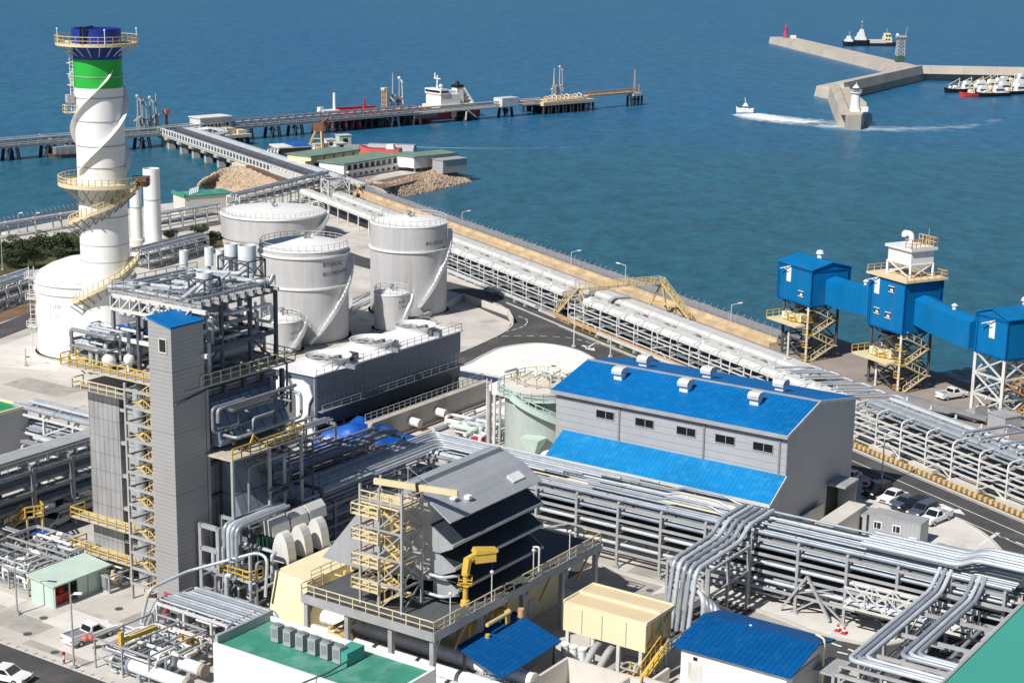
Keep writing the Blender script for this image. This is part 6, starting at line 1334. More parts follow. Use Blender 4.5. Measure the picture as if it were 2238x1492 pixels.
# sloping inlet duct on the shaded side
mb = MB(); mb.extrude([PL(HU1, HV0 + 1.6, 21.0), PL(HU1 + 2.2, HV0 + 1.6, 17.4), PL(HU1 + 1.8, HV0 + 1.6, 16.6), PL(HU1, HV0 + 1.6, 16.6)], B_ * 10.0); mb.out('inlet_duct', 'casing sky tint', t)
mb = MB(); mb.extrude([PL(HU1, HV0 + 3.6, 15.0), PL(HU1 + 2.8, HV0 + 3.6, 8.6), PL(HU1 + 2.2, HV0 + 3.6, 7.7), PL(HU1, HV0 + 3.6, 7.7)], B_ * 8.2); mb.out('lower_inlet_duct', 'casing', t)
pipe_parts(t, PL, (HU1 + .2, HU1 + 4.4, HV0 + .5, HV1, 16.5, HZ + 1), 12, 91, .1, .22, ('pipe dull', 'steel dark', 'pipe')); pipe_parts(t, PL, (HU1 + .2, HU1 + 5, HV0 + 3, HV1 + 1, 1, 15), 18, 92, .1, .24, ('pipe dull', 'steel dark', 'pipe'))
mb = MB(); mb.box(PL, HU1, HU1 + 2.6, HV0 + 4.4, HV1 - .3, .4, 7.6); mb.out('lower_duct', 'casing', t)
# platform between, on the shaded side
mb = MB(); zp_ = 15.8; mb.box(PL, HU1, HU1 + 4.6, HV0 + .4, HV1 - 1.4, zp_, zp_ + .18); o = mb.out('platform', 'grating pale', t)
mb = MB(); mb.rail([PL(HU1 + 4.6, HV0 + .4, zp_ + .18), PL(HU1 + 4.6, HV0 + 3, zp_ + .18), PL(HU1 + 4.6, HV0 + 3.5, zp_ + 1.0), PL(HU1 + 4.6, HV0 + 4.4, zp_ + .18), PL(HU1 + 4.6, HV1 - 1.4, zp_ + .18), PL(HU1 + 2, HV1 - 1.4, zp_ + .18)], 1.15, .11, 1.1); mb.out('railing', 'yellow', o)
for v in (HV0 + .6, HV0 + 6, HV1 - 1.6): mb = MB(); mb.beam(PL(HU1 + 4.4, v, 0), PL(HU1 + 4.4, v, zp_), .28); mb.out('platform_post', 'steel', t)
mb = MB(); mb.beam(PL(HU1 + .6, HV0 + 1.0, 0), PL(HU1 + .6, HV0 + 1.0, HZ + .5), .42); mb.out('corner_column', 'steel', t)
# roof deck with yellow railings
zr = HZ + .8
mb = MB(); mb.box(PL, HU0 - 1.4, HU1 + 1.0, HV0 - 2.2, HV1 + 1.5, zr, zr + .2); ro = mb.out('roof_platform', 'grating pale', t)
mb = MB(); mb.rail([PL(HU0 - 1.4, HV1 + 1.5, zr + .2), PL(HU0 - 1.4, HV0 - 2.2, zr + .2), PL(HU1 - 3.6, HV0 - 2.2, zr + .2)], 1.15, .11, 1.2); mb.out('railing', 'yellow', ro)
mb = MB(); mb.rail([PL(HU1 + 1, HV0, zr + .2), PL(HU1 + 1, HV1 + 1.5, zr + .2), PL(HU0 - 1.4, HV1 + 1.5, zr + .2)], 1.15, .09, 1.4); mb.out('railing', 'yellow cream', ro)
mb = MB(); zl = 20.4; mb.box(PL, HU0 - .6, HU0 + 7.2, HV0 - 1.5, HV0, zl, zl + .14); o = mb.out('lower_platform', 'grating', t)
mb = MB(); mb.rail([PL(HU0 - .6, HV0, zl), PL(HU0 - .6, HV0 - 1.5, zl), PL(HU0 + 7.2, HV0 - 1.5, zl)], 1.1, .1, 1.2); mb.out('railing', 'yellow cream', o)
f_ = Fr(PL(HU0 - 1.0, HV0 + 2.5), 124); mb = MB(); mb.lathe(f_(0, 0, 0), [(.2, zr + .3), (2.4, zr + .3), (2.4, zr + .5), (.2, zr + .5)], 24, cap=False); mb.rail(circ(f_(0, 0), 2.35, zr + .5, 2.2, 5.6, 9), 1.1, .1, 1.2); mb.out('round_platform', 'yellow cream', t)
for z in (2.6, 6.2):
    mb = MB(); mb.box(PL, HU0 - 1.2, HU0 + 8.4, HV0 - 2.0, HV0, z, z + .16); o = mb.out('walkway', 'grating pale', t)
    mb = MB(); mb.rail([PL(HU0 - 1.2, HV0, z), PL(HU0 - 1.2, HV0 - 2, z), PL(HU0 + 8.4, HV0 - 2, z)], 1.15, .11, 1.2); mb.out('railing', 'yellow', o)
# steel frame of the open top
Z0, Z1 = HZ + 1, 30.6; fu = (HU0 + 4, HU0 + 7.6, HU1 - 4, HU1 - .3); fv = (HV0 + .3, HV0 + 4.4, HV0 + 8.6, HV1)
for iu, u in enumerate(fu):
    mb = MB()
    for v in fv: mb.beam(PL(u, v, Z0), PL(u, v, Z1), .34)
    for z in (26.2, Z1): mb.beam(PL(u, fv[0], z), PL(u, fv[-1], z), .3, .42)
    mb.beam(PL(u, fv[0], Z0), PL(u, fv[1], 26.2), .18); mb.beam(PL(u, fv[2], 26.2), PL(u, fv[3], Z0), .18); mb.out('portal_frame', 'steel dark' if iu else 'steel mid', t)
for iv, v in enumerate(fv):
    mb = MB()
    for z in (26.2, Z1): mb.beam(PL(fu[0], v, z), PL(fu[-1] + (2.0 if iv == 0 else 0), v, z), .3, .42)
    mb.out('cross_beam', 'steel white' if iv == 0 else 'steel dark', t)
mb = MB()                                                    # lattice edge girder
for a_, b_ in ((0, 0),):
    for i in range(8): p, q = fu[0] + (fu[-1] - fu[0]) * i / 8, fu[0] + (fu[-1] - fu[0]) * (i + 1) / 8; mb.beam(PL(p, fv[0] - .3, Z1 - 1.3), PL(q, fv[0] - .3, Z1), .14); mb.beam(PL(p, fv[0] - .3, Z1), PL(p, fv[0] - .3, Z1 - 1.3), .12)
    mb.beam(PL(fu[0], fv[0] - .3, Z1 - 1.3), PL(fu[-1], fv[0] - .3, Z1 - 1.3), .3)
mb.out('lattice_girder', 'steel white', t)
mb = MB()
for i in range(10): v = fv[0] + .6 + i * 1.25; mb.beam(PL(fu[0] - 1.2, v, Z1 + .3), PL(fu[-1] + .8, v, Z1 + .3), .22, .3)
mb.out('roof_joists', 'steel', t)
r2 = random.Random(77)
for i in range(17):
    v = fv[0] + .3 + r2.random() * 12; u = fu[0] - 1.5 + r2.random() * 5; L_ = r2.uniform(3, 9)
    mb = MB(); mb.path(bend([PL(u, v, Z1 + .7), PL(u + L_, v, Z1 + .7 + r2.uniform(0, .6)), PL(u + L_, v + r2.uniform(-2, 2), Z1 + .9 + r2.uniform(0, .8))], .5), r2.uniform(.14, .28), 8); mb.out('pipe', r2.choice(['pipe bright', 'pipe', 'insulation']), t)
for i in range(8):
    u = fu[0] - 1.0 + i * 1.7; mb = MB(); mb.tube(PL(u, fv[0] + .4, Z1 + .75 + .12 * (i % 3)), PL(u, fv[-1] - (i % 3), Z1 + .75 + .12 * (i % 3)), .18, 8); mb.out('pipe', ['pipe bright', 'pipe', 'pipe dull'][i % 3], t)
mb = MB(); mb.rail([PL(fu[0], fv[-1], Z1 + .5), PL(fu[0], fv[0], Z1 + .5), PL(fu[-1], fv[0], Z1 + .5), PL(fu[-1], fv[-1], Z1 + .5)], 1.1, .07, 1.5); mb.out('railing', 'steel', t)
# drums and pipework inside
for k, (u, z, r_) in enumerate([(HU0 + 5.5, 25.0, .95), (HU0 + 9.2, 24.6, .75), (HU0 + 12.6, 24.6, .8)]):
    mb = MB(); mb.tube(PL(u, HV0 + 1.5, z), PL(u, HV1 - 1.5, z), r_, 18); mb.ball(PL(u, HV0 + 1.5, z), r_, 14); mb.ball(PL(u, HV1 - 1.5, z), r_, 14); mb.out('steam_drum', 'insulation', t)
pipe_parts(t, PL, (HU0 + .5, HU1, HV0 - .5, HV1 + .5, HZ + 1.5, 29.5), 44, 5, .12, .32, ('pipe bright', 'insulation', 'pipe', 'white'))
pipe_parts(t, PL, (HU0 - .5, HU0 + 6.5, HV0 - 1.6, HV0 + 3, HZ + 1.2, 27), 26, 9, .10, .26, ('pipe bright', 'white', 'pipe', 'pipe dull'))
for k, (u, v, z, r_) in enumerate([(HU0 + 2.0, HV0 + .3, 24.3, .8), (HU0 + 4.4, HV0 - .9, 24.0, .75), (HU0 + 6.2, HV0 + .2, 24.2, .6)]):
    mb = MB(); mb.ball(PL(u, v, z), r_, 14); mb.tube(PL(u, v, z - 1.2), PL(u, v, z), .3, 8); mb.out('vessel', 'white', t)
mb = MB(); mb.box(PL, HU0 + 1.5, HU0 + 5.0, HV0 + 1.6, HV0 + 3.6, 25.3, 26.6); mb.out('pump_skid', 'blue paint', t)
mb = MB(); mb.rail([PL(HU0 + 1, HV0 + 1, 25.2), PL(HU0 + 5.6, HV0 + 1, 25.2), PL(HU0 + 5.6, HV0 + 4, 25.2)], 1.2, .12, .8); mb.out('skid_rail', 'blue paint', t)
# vent silencers on top
for k, (x, yb, yt_, w_) in enumerate([(402, 582, 547, 9.5), (457, 580, 540, 9.5), (482, 583, 545, 9.5), (506, 590, 532, 15), (541, 598, 535, 20), (447, 640, 594, 17.5)]):
    c = G(x, yb, Z1 + .6); r_ = w_ * depth_of(c) / F_PX; h = height_at(c, yt_); mb = MB(); base_ = Vector((c.x, c.y, 0))
    mb.lathe(base_, [(r_, c.z), (r_, h), (r_ - .1, h), (r_ - .1, h - .8)], 26, cap=False); o = mb.out('silencer', 'silencer', t)
    mb = MB(); mb.lathe(base_, [(r_ - .1, h - .5), (.01, h - .5)], 20, cap=False); mb.out('outlet', 'steel dark', o)
    mb = MB(); mb.tube(base_ + Vector((0, 0, Z1 - 2.5)), base_ + Vector((0, 0, c.z + .1)), r_ * .45, 10); mb.out('inlet_pipe', 'pipe bright', o)
    if k >= 3:
        mb = MB(); s = r_ * 1.35; q = Fr(base_, 124); zb_, zt_ = c.z - .4, c.z + 1.6
        for a_, b_ in (((-s, -s), (s, -s)), ((s, -s), (s, s)), ((s, s), (-s, s)), ((-s, s), (-s, -s))):
            for z in (zb_, zt_): mb.beam(q(*a_, z), q(*b_, z), .13)
            mb.beam(q(*a_, zb_), q(*a_, zt_), .15); mb.beam(q(*a_, zb_), q(*b_, zt_), .09)
        mb.out('cage', 'steel dark', o)
# yellow zigzag stair between the downcomers and the lift tower
ST = thing('stair_tower', 'steel stair tower with yellow zigzag flights squeezed against the grey lift tower', 'stair tower', PL(-121, 115)); mb = MB()
stairs(mb, PL, -122.3, -119.6, 114.4, .3, 22.6, 13, 1.2, .15); mb.out('stair', 'yellow pale', ST)
mb = MB()
for u in (-123.2, -119.4):
    for v in (113.6, 116.6): mb.beam(PL(u, v, 0), PL(u, v, 23), .24)
for z in [1.7 + 1.72 * i for i in range(13)]:
    mb.beam(PL(-123.2, 113.6, z), PL(-119.4, 113.6, z), .2, .26); mb.beam(PL(-123.2, 116.6, z), PL(-119.4, 116.6, z), .18)
    mb.beam(PL(-123.2, 113.6, z), PL(-123.2, 116.6, z), .18)
mb.out('frame', 'steel', ST)
mb = MB(); mb.box(PL, -124, -118.5, 116.8, 117.0, 0, 22); mb.out('back_panel', 'black', ST)
mb = MB()
for i in range(6): z = 2.2 + i * 3.4; mb.beam(PL(-120.6, 115.8, z), PL(-119.5, 115.2, z + 1.6), .25); mb.beam(PL(-119.5, 115.8, z), PL(-120.6, 115.2, z + 1.6), .25)
mb.out('gate', 'yellow', ST)
# lift tower
EL = thing('lift_tower', 'tall slender grey clad lift tower with a blue mono-pitch roof and one small window', 'tower', PL(-117.7, 115.3)); u0, u1, v0, v1 = -119.2, -116.1, 113.2, 117.6
mb = MB(); mb.hexa([PL(u0, v0, 0), PL(u1, v0, 0), PL(u1, v1, 0), PL(u0, v1, 0)], [PL(u0, v0, 30.3), PL(u1, v0, 29.6), PL(u1, v1, 29.6), PL(u0, v1, 30.3)]); mb.out('wall', 'clad tower', EL)
mb = MB(); e = .12; mb.hexa([PL(u0 - e, v0 - e, 30.33), PL(u1 + e, v0 - e, 29.62), PL(u1 + e, v1 + e, 29.62), PL(u0 - e, v1 + e, 30.33)], [PL(u0 - e, v0 - e, 30.5), PL(u1 + e, v0 - e, 29.8), PL(u1 + e, v1 + e, 29.8), PL(u0 - e, v1 + e, 30.5)]); mb.out('roof', 'blue roof', EL)
mb = MB(); mb.box(PL, -117.6, -116.8, v0 - .04, v0 + .1, 27.2, 28.4); w_ = mb.out('window', 'glass', EL); mb = MB()
for a_, b_ in (((-117.7, 27.1), (-116.7, 27.1)), ((-117.7, 28.5), (-116.7, 28.5)), ((-117.7, 27.1), (-117.7, 28.5)), ((-116.7, 27.1), (-116.7, 28.5))): mb.beam(PL(a_[0], v0 - .06, a_[1]), PL(b_[0], v0 - .06, b_[1]), .1)
mb.out('frame', 'steel white', w_)
mb = MB(); mb.tube(PL(u1 + .12, v0 + .3, 22.0), PL(u1 + .12, v1, 22.6), .09, 8); mb.ball(PL(u1 + .14, v0 + .3, 22.0), .16, 8); mb.out('conduit', 'steel dark', EL)
mb = MB(); mb.box(PL, -118.2, -117.2, v0 - .05, v0 + .1, 0, 2.1); mb.out('door', 'magenta', EL)
# white portal frame pipe stands to the right of the lift tower
t = thing('pipe_stand', 'tall pale steel pipe stand just right of the lift tower foot', 'pipe rack', PL(-114.3, 117), 'pipe racks')
mb = MB()
for u in (-115.6, -113.2):
    for v in (116.0, 119.0): mb.beam(PL(u, v, 0), PL(u, v, 9.2), .4)
for z in (2.2, 4.6, 6.6, 9.0): mb.beam(PL(-115.6, 116.0, z), PL(-113.2, 116.0, z), .4); mb.beam(PL(-115.6, 119.0, z), PL(-113.2, 119.0, z), .3)
mb.out('frame', 'steel', t)
for k in range(4):
    mb = MB(); mb.path(bend([PL(-112.6 + k * .55, 116.2, 2 + .5 * k), PL(-112.6 + k * .55, 116.2, 9.6), PL(-112.6 + k * .55, 124, 9.7)], .9), .22, 8); mb.out('pipe', ['pipe', 'pipe bright', 'insulation', 'pipe'][k], t)

# ---- cooling tower
CU0, CU1, CV0, CV1 = -151.0, -143.5, 166.0, 199.0; zt = 9.2
t = thing('cooling_tower', 'long dark blue grey cooling tower with three white fan rings on its roof', 'cooling tower', PL((CU0 + CU1) / 2, (CV0 + CV1) / 2))
mb = MB(); mb.box(PL, CU0, CU1, CV0, CV1, 6.0, zt); mb.out('upper_wall', 'cool wall', t)
mb = MB(); mb.box(PL, CU0, CU1 - .15, CV0 + .1, CV1 - .1, 4.3, 5.98); mb.out('louvre_band', 'cool mid', t)
mb = MB(); mb.box(PL, CU0, CU1, CV0, CV1, 1.9, 4.28); mb.out('lower_wall', 'cool low', t)
mb = MB(); mb.box(PL, CU0 + .5, CU1 - 1.2, CV0 + .5, CV1 - .5, 0, 1.88); mb.out('air_inlet', 'black', t)
mb = MB()
for z in (.35, .8, 1.25): mb.box(PL, CU1 - .5, CU1 + .1, CV0, CV1, z, z + .1)
for i in range(12): v = CV0 + i * 3; mb.box(PL, CU1 - .4, CU1 - .1, v, v + .2, 0, 1.9)
mb.out('louvre', 'steel mid', t)
mb = MB(); mb.box(PL, CU1 + .003, CU1 + 1.0, CV0 + .3, CV1 - .3, 4.2, 4.36); lg = mb.out('ledge', 'steel mid', t); mb = MB(); mb.rail([PL(CU1 + .95, CV0 + .3, 4.36), PL(CU1 + .95, CV1 - .3, 4.36)], .9, .06, 2); mb.out('railing', 'steel', lg)
mb = MB(); mb.box(PL, CU0 - .3, CU1 + .25, CV0 - .3, CV1 + .3, zt, zt + .18); mb.out('deck', 'white', t)
mb = MB(); mb.rail([PL(CU1 + .2, CV0, zt + .18), PL(CU1 + .2, CV1, zt + .18)], 1.05, .06, 1.6); mb.rail([PL(CU1 + .2, CV1, zt + .18), PL(CU0, CV1, zt + .18)], 1.05, .06, 1.6); mb.out('railing', 'steel', t)
mb = MB(); mb.extrude([PL(CU0 - .2, CV0 - .1, .3), PL(CU1 - 1.4, CV0 - .1, .3), PL(CU1 - .2, CV0 - .1, 1.4), PL(CU1 - 1.2, CV0 - .1, 3.2), PL(CU1 - .9, CV0 - .1, 5.4), PL(CU1 - .3, CV0 - .1, 6.4), PL(CU1 - .8, CV0 - .1, 7.8), PL(CU1 - 2.0, CV0 - .1, 8.4), PL(CU0 - .2, CV0 - .1, 8.2)], B_ * -.25); mb.out('end_wall', 'white', t)
mb = MB(); mb.box(PL, CU1 - .02, CU1 + .12, CV0 - .3, CV0 + .25, .2, zt - .4); mb.out('corner_trim', 'steel', t)
for k, (x, y, rp_) in enumerate([(717, 776, 52), (813, 741, 50), (908, 709, 46)]):
    c = G(x, y, 10.6); r_ = rp_ * depth_of(c) / F_PX; c = Vector((c.x, c.y, 0)); mb = MB(); mb.lathe(c, [(r_ * 1.0, zt + .15), (r_ * .9, zt + .6), (r_ * .92, zt + 1.0), (r_, zt + 1.45), (r_ - .1, zt + 1.45), (r_ * .84, zt + .9), (r_ * .84, zt + .5)], 48, cap=False); o = mb.out('fan_ring', 'white', t)
    mb = MB(); mb.lathe(c, [(r_ * .84, zt + .55), (.01, zt + .55)], 36, cap=False); mb.out('fan_shaft', 'black', o)
    mb = MB()
    for j in range(6):
        an = j * math.pi / 3 + k; d = Vector((math.cos(an), math.sin(an), 0)); s = Vector((-d.y, d.x, 0)); q = c + Vector((0, 0, zt + .9)); mb.hexa([q + d * .3 - s * .12, q + d * r_ * .8 - s * .34, q + d * r_ * .8 + s * .34, q + d * .3 + s * .12], [q + d * .3 - s * .12 + Vector((0, 0, .06)), q + d * r_ * .8 - s * .34 + Vector((0, 0, .2)), q + d * r_ * .8 + s * .34 + Vector((0, 0, .06)), q + d * .3 + s * .12 + Vector((0, 0, .06))])
    mb.lathe(c, [(.4, zt + .8), (.4, zt + 1.2), (.1, zt + 1.4)], 12); mb.out('fan', 'steel', o)
    mb = MB(); mb.box(Fr(c, 124), .5, r_ * 1.5, -.25, .25, zt + .2, zt + .75); mb.out('gearbox', 'steel mid', o)
for k in range(3):
    mb = MB(); u = CU1 - 1.3; v = CV0 + 9.5 + k * 9; mb.box(PL, u - .9, u + .5, v - .6, v + .6, zt + .18, zt + 1.2); mb.out('motor', 'steel dark' if k != 1 else 'steel', t)
# scaffolding and pipes at the white end
t = thing('valve_station', 'white pipes and steps against the white end wall of the cooling tower', 'pipes', PL(-150, 163))
pipe_parts(t, PL, (-154, -147, 161, 165, .3, 6.5), 16, 21, .12, .3, ('pipe bright', 'white', 'pipe')); mb = MB(); legs4(mb, PL, -153, -148, 161.5, 164.5, 0, 6, 2, .2); mb.out('frame', 'steel', t)
mb = MB(); mb.box(PL, -153.4, -147.4, 161, 165, 6, 6.15); mb.rail([PL(-153.4, 161, 6.1), PL(-147.4, 161, 6.1), PL(-147.4, 165, 6.1)], 1.1, .09, 1); mb.out('platform', 'yellow cream', t)
mb = MB(); mb.path(bend([PL(-147.2, 163.6, 5), PL(-147.2, 163.6, 8.6), PL(-148.2, 165.5, 9.2)], 1.4, 4), .32, 10); mb.out('pipe', 'pipe dull', t)
# basin in front
t = thing('cooling_basin', 'pale concrete basin wall with stub pipes in front of the cooling tower', 'basin', PL(-137, 184)); mb = MB(); mb.box(PL, -137.8, -137.2, 170, 197.5, 0, 2.7); mb.box(PL, -143, -137.8, 196.9, 197.5, 0, 2.7); mb.box(PL, -138.3, -137, 170, 197.5, 2.7, 2.95); mb.out('wall', 'concrete', t)
mb = MB(); mb.box(PL, -143.4, -137.8, 168, 196.8, 0, .8); mb.out('sump', 'black', t)
mb = MB(); mb.rail([PL(-138.2, 170, 2.95), PL(-138.2, 197.3, 2.95)], 1.0, .08, 1.2); mb.out('railing', 'steel', t)
for v in (178.5, 184.5):
    mb = MB(); mb.tube(PL(-137.3, v, 1.3), PL(-135.4, v, 1.2), .6, 14); mb.lathe(PL(-135.6, v, 1.2), [(.1, 0)], 4, cap=False) if False else None; mb.out('stub_pipe', 'white', t)
mb = MB(); mb.tube(PL(-134.6, 172, .8), PL(-134.6, 200, .8), .16, 8); mb.tube(PL(-134.0, 172, 1.2), PL(-134.0, 200, 1.2), .12, 8)
mb.out('handrail_pipe', 'rust', t)
# blue tarpaulin heap
t = thing('tarpaulin_heap', 'crumpled bright blue tarpaulin draped over stores behind the pipe racks', 'tarpaulin', PL(-137, 168)); mb = MB(); r2 = random.Random(12); nx, ny = 26, 14; vs = []
for j in range(ny + 1):
    for i in range(nx + 1):
        x, y = i / nx, j / ny; e = min(1, 4.5 * min(x, 1 - x), 3.6 * min(y, 1 - y)); z = 2.7 * e ** .6 * (1 - .35 * x) + .30 * math.sin(x * 17 + y * 4) * e + .22 * math.sin(y * 13 - x * 7) * e
        vs.append(PL(-142.6 + 10.5 * x, 163.6 + 9.0 * y + 2.5 * x, max(.02, z * 1.15)))
mb.add(vs, [(j * (nx + 1) + i, j * (nx + 1) + i + 1, (j + 1) * (nx + 1) + i + 1, (j + 1) * (nx + 1) + i) for j in range(ny) for i in range(nx)], True); mb.out('sheet', 'blue tarp', t)

# ================================================================== BLUE ROOFED HALL
BU0, BU1, BV0, BV1 = -106.9, -76.1, 168.4, 187.5; BE, BRG, BVR = 13.0, 15.0, 176.3
t = thing('turbine_hall', 'large grey clad hall with a bright blue roof, six roof ventilators and a blue lean-to', 'building', PL((BU0 + BU1) / 2, (BV0 + BV1) / 2)); HALL = t
mb = MB(); mb.extrude([PL(BU0, BV0, 0), PL(BU0, BV0, BE), PL(BU0, BVR, BRG), PL(BU0, BV1, BE), PL(BU0, BV1, 0)], A_ * (BU1 - BU0)); mb.out('wall', 'clad grey', t)
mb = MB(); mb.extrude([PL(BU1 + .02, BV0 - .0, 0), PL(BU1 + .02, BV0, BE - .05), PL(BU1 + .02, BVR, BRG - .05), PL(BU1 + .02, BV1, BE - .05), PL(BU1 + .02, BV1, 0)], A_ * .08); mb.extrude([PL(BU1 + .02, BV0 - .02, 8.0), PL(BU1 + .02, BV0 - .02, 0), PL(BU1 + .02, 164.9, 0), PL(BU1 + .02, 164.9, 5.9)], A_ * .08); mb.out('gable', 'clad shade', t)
mb = MB(); e = .5; th = .22
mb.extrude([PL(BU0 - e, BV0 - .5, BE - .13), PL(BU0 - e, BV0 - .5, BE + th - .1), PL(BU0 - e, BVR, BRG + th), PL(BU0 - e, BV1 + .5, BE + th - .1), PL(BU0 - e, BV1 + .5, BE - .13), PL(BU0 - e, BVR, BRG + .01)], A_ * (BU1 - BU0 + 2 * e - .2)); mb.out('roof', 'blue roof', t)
mb = MB(); mb.box(PL, BU0 - e, BU1 + .35, BV0 - .62, BV0 - .5, BE - .35, BE + .12); mb.box(PL, BU0 - e, BU1 + .3, BVR - .25, BVR + .25, BRG + .2, BRG + .3); mb.out('gutter', 'steel', t)
mb = MB()
for (pa_, pb_) in (((BV0 - .5, BE + .02), (BVR, BRG + .16)), ((BVR, BRG + .16), (BV1 + .5, BE + .02))): mb.beam(PL(BU1 + .36, pa_[0], pa_[1]), PL(BU1 + .36, pb_[0], pb_[1]), .12, .32)
mb.out('verge', 'steel white', t)
for x in (1323, 1409, 1500, 1585, 1668):
    y = 906 + (x - 1323) * .205; u = (G(x, y, 10.6) - PL(0, 0)).dot(PL.a); zc_ = 10.35
    for _ in range(3):
        p = G(x, y, zc_); v = PL.inv(p)[1]; zc_ += (v - BV0) * .33
    u = PL.inv(G(x, y, zc_))[0]; mb = MB(); mb.box(PL, u - 1.2, u + 1.2, BV0 - .05, BV0 + .05, zc_ - .45, zc_ + .45); w_ = mb.out('window', 'glass', t)
    mb = MB()
    for a_, b_ in (((-1.25, -.5), (1.25, -.5)), ((-1.25, .5), (1.25, .5)), ((-1.25, -.5), (-1.25, .5)), ((1.25, -.5), (1.25, .5)), ((.1, -.5), (.1, .5))): mb.beam(PL(u + a_[0], BV0 - .07, zc_ + a_[1]), PL(u + b_[0], BV0 - .07, zc_ + b_[1]), .07)
    mb.out('frame', 'steel', w_)
for u in (-98.0, -86.6, -77.0): mb = MB(); mb.box(PL, u, u + .22, BV0 - .16, BV0 - .003, 7.6, BE - .35); mb.out('downpipe', 'steel mid', t)
# lean-to
mb = MB(); mb.extrude([PL(-105.5, BV0 - .003, 0), PL(-105.5, BV0 - .003, 8.0), PL(-105.5, 164.9, 6.0), PL(-105.5, 164.9, 0)], A_ * (29.4)); lt_ = mb.out('lean_to', 'clad grey', t)
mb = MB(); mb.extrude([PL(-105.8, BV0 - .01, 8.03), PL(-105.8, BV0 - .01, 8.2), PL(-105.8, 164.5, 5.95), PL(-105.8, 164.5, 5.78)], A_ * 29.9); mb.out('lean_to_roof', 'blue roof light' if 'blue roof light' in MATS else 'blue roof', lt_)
mb = MB(); mb.box(PL, -105.8, -75.9, 164.38, 164.5, 5.5, 5.9); mb.beam(PL(-75.86, BV0, 8.1), PL(-75.86, 164.5, 5.86), .1, .3); mb.out('lean_to_gutter', 'steel white', lt_)
for u in (-104.5, -99.5, -93, -85.5, -77.5): mb = MB(); mb.box(PL, u, u + .25, 164.7, 164.897, .1, 5.6); mb.out('downpipe', 'steel mid', lt_)
# roof ventilators
for k, (x, y) in enumerate([(1362, 824), (1504, 851), (1660, 878), (1410, 801), (1549, 826), (1706, 855)]):
    v = 173.4 if k < 3 else 180.2; z = 14.4
    p = G(x, y, z); f_ = Fr(PL(PL.inv(p)[0], v), 124); zb_ = BE + (BRG - BE) * ((v - BV0) / (BVR - BV0) if v < BVR else (BV1 - v) / (BV1 - BVR)) + .1
    mb = MB(); mb.box(f_, -.55, .55, -.55, .55, zb_ - .3, zb_ + .75); ve = mb.out('ventilator', 'white', t)
    mb = MB(); mb.extrude([f_(-.7, -.9, zb_ + .75), f_(-.7, -.95, zb_ + 1.15), f_(-.7, -.5, zb_ + 1.5), f_(-.7, .5, zb_ + 1.5), f_(-.7, .95, zb_ + 1.15), f_(-.7, .9, zb_ + .75)], f_.a * 1.4); mb.out('cowl', 'steel white', ve)
# porch and loading door on the shaded gable
mb = MB(); mb.box(PL, BU1 + .1, BU1 + 2.6, 180.0, 184.0, 4.0, 4.25); mb.out('canopy', 'steel', t)
mb = MB(); mb.box(PL, BU1 + .12, BU1 + .2, 180.4, 183.6, 0, 3.8); mb.out('door', 'black', t)
mb = MB(); mb.box(PL, BU1 + .1, BU1 + 2.4, 183.7, 183.9, 0, 4.0); mb.out('screen', 'steel', t)
t = thing('ramp_wall', 'white walled loading ramp leading down beside the shaded gable of the blue roofed hall', 'ramp', PL(-73, 176)); mb = MB(); mb.box(PL, -75.6, -75.35, 172.6, 178.4, 0, 2.4); mb.out('wall', 'concrete pale', t); mb = MB(); mb.box(PL, -72.3, -70.1, 168.0, 178.3, 0, 3.3); mb.out('wall', 'concrete pale', t)
mb = MB(); mb.hexa([PL(-75.3, 172.6, .03), PL(-72.35, 172.6, .03), PL(-72.35, 180, .03), PL(-75.3, 180, .03)], [PL(-75.3, 172.6, 1.2), PL(-72.35, 172.6, 1.2), PL(-72.35, 180, .06), PL(-75.3, 180, .06)]); mb.out('slope', 'concrete pale', t)

# ---- pale green round vessel in its scaffold, left of the hall
MATS_g = mat('green veil', (.40, .455, .44), .35, 0, .15, .5, 2, seams=((Z_, 2.0, .05, .85),))
def net_mat():
    m = bpy.data.materials.new('green net'); m.use_nodes = True; b = m.node_tree.nodes['Principled BSDF']
    b.inputs['Base Color'].default_value = (.50, .76, .66, 1); b.inputs['Alpha'].default_value = .36; b.inputs['Roughness'].default_value = .8; MATS['green net'] = m
net_mat()
c = G(1183, 975, 0); t = thing('treatment_tank', 'round treatment tank behind translucent pale green netting and yellow platforms beside the hall', 'tank', c); r_ = 5.0; hT = 8.6; fT = Fr(c, 124)
mb = MB(); mb.lathe(c, [(r_, 0), (r_, hT)], 48, cap=False); mb.out('shell', 'green veil', t)
mb = MB(); mb.lathe(c, [(r_ + .1, hT - .15), (r_ + .1, hT + .1), (.01, hT + 1.1)], 48, cap=False); mb.out('roof', 'concrete pale', t)
mb = MB(); mb.lathe(c, [(r_, hT - .9), (r_ + 1.0, hT - .9), (r_ + 1.0, hT - .75), (r_, hT - .75)], 40, cap=False); mb.rail(circ(c, r_ + .95, hT - .75, 0, 6.2832, 24), 1.1, .09, 2); mb.out('ring_walkway', 'pale green', t)
r2 = random.Random(31)
for i in range(9): an = r2.uniform(0, 6.28); rr = r2.uniform(1, 4); q = c + Vector((rr * math.cos(an), rr * math.sin(an), hT + .4)); mb = MB(); mb.path(bend([q, q + Vector((0, 0, 1.2)), q + Vector((r2.uniform(-2, 2), r2.uniform(-2, 2), 1.2))], .4), .18, 8); mb.out('roof_pipe', r2.choice(['white', 'steel', 'pale green']), t)
mb = MB()
for i in range(4): mb.beam(c + Vector((-3 + i * 1.7, -1.5, hT + 1.3)), c + Vector((-1 + i * 1.7, 2.0, hT + 1.5)), .16)
mb.rail(circ(c, 3.8, hT + .4, 0, 6.2832, 14), 1.1, .08, 3); mb.out('roof_railing', 'yellow cream', t)
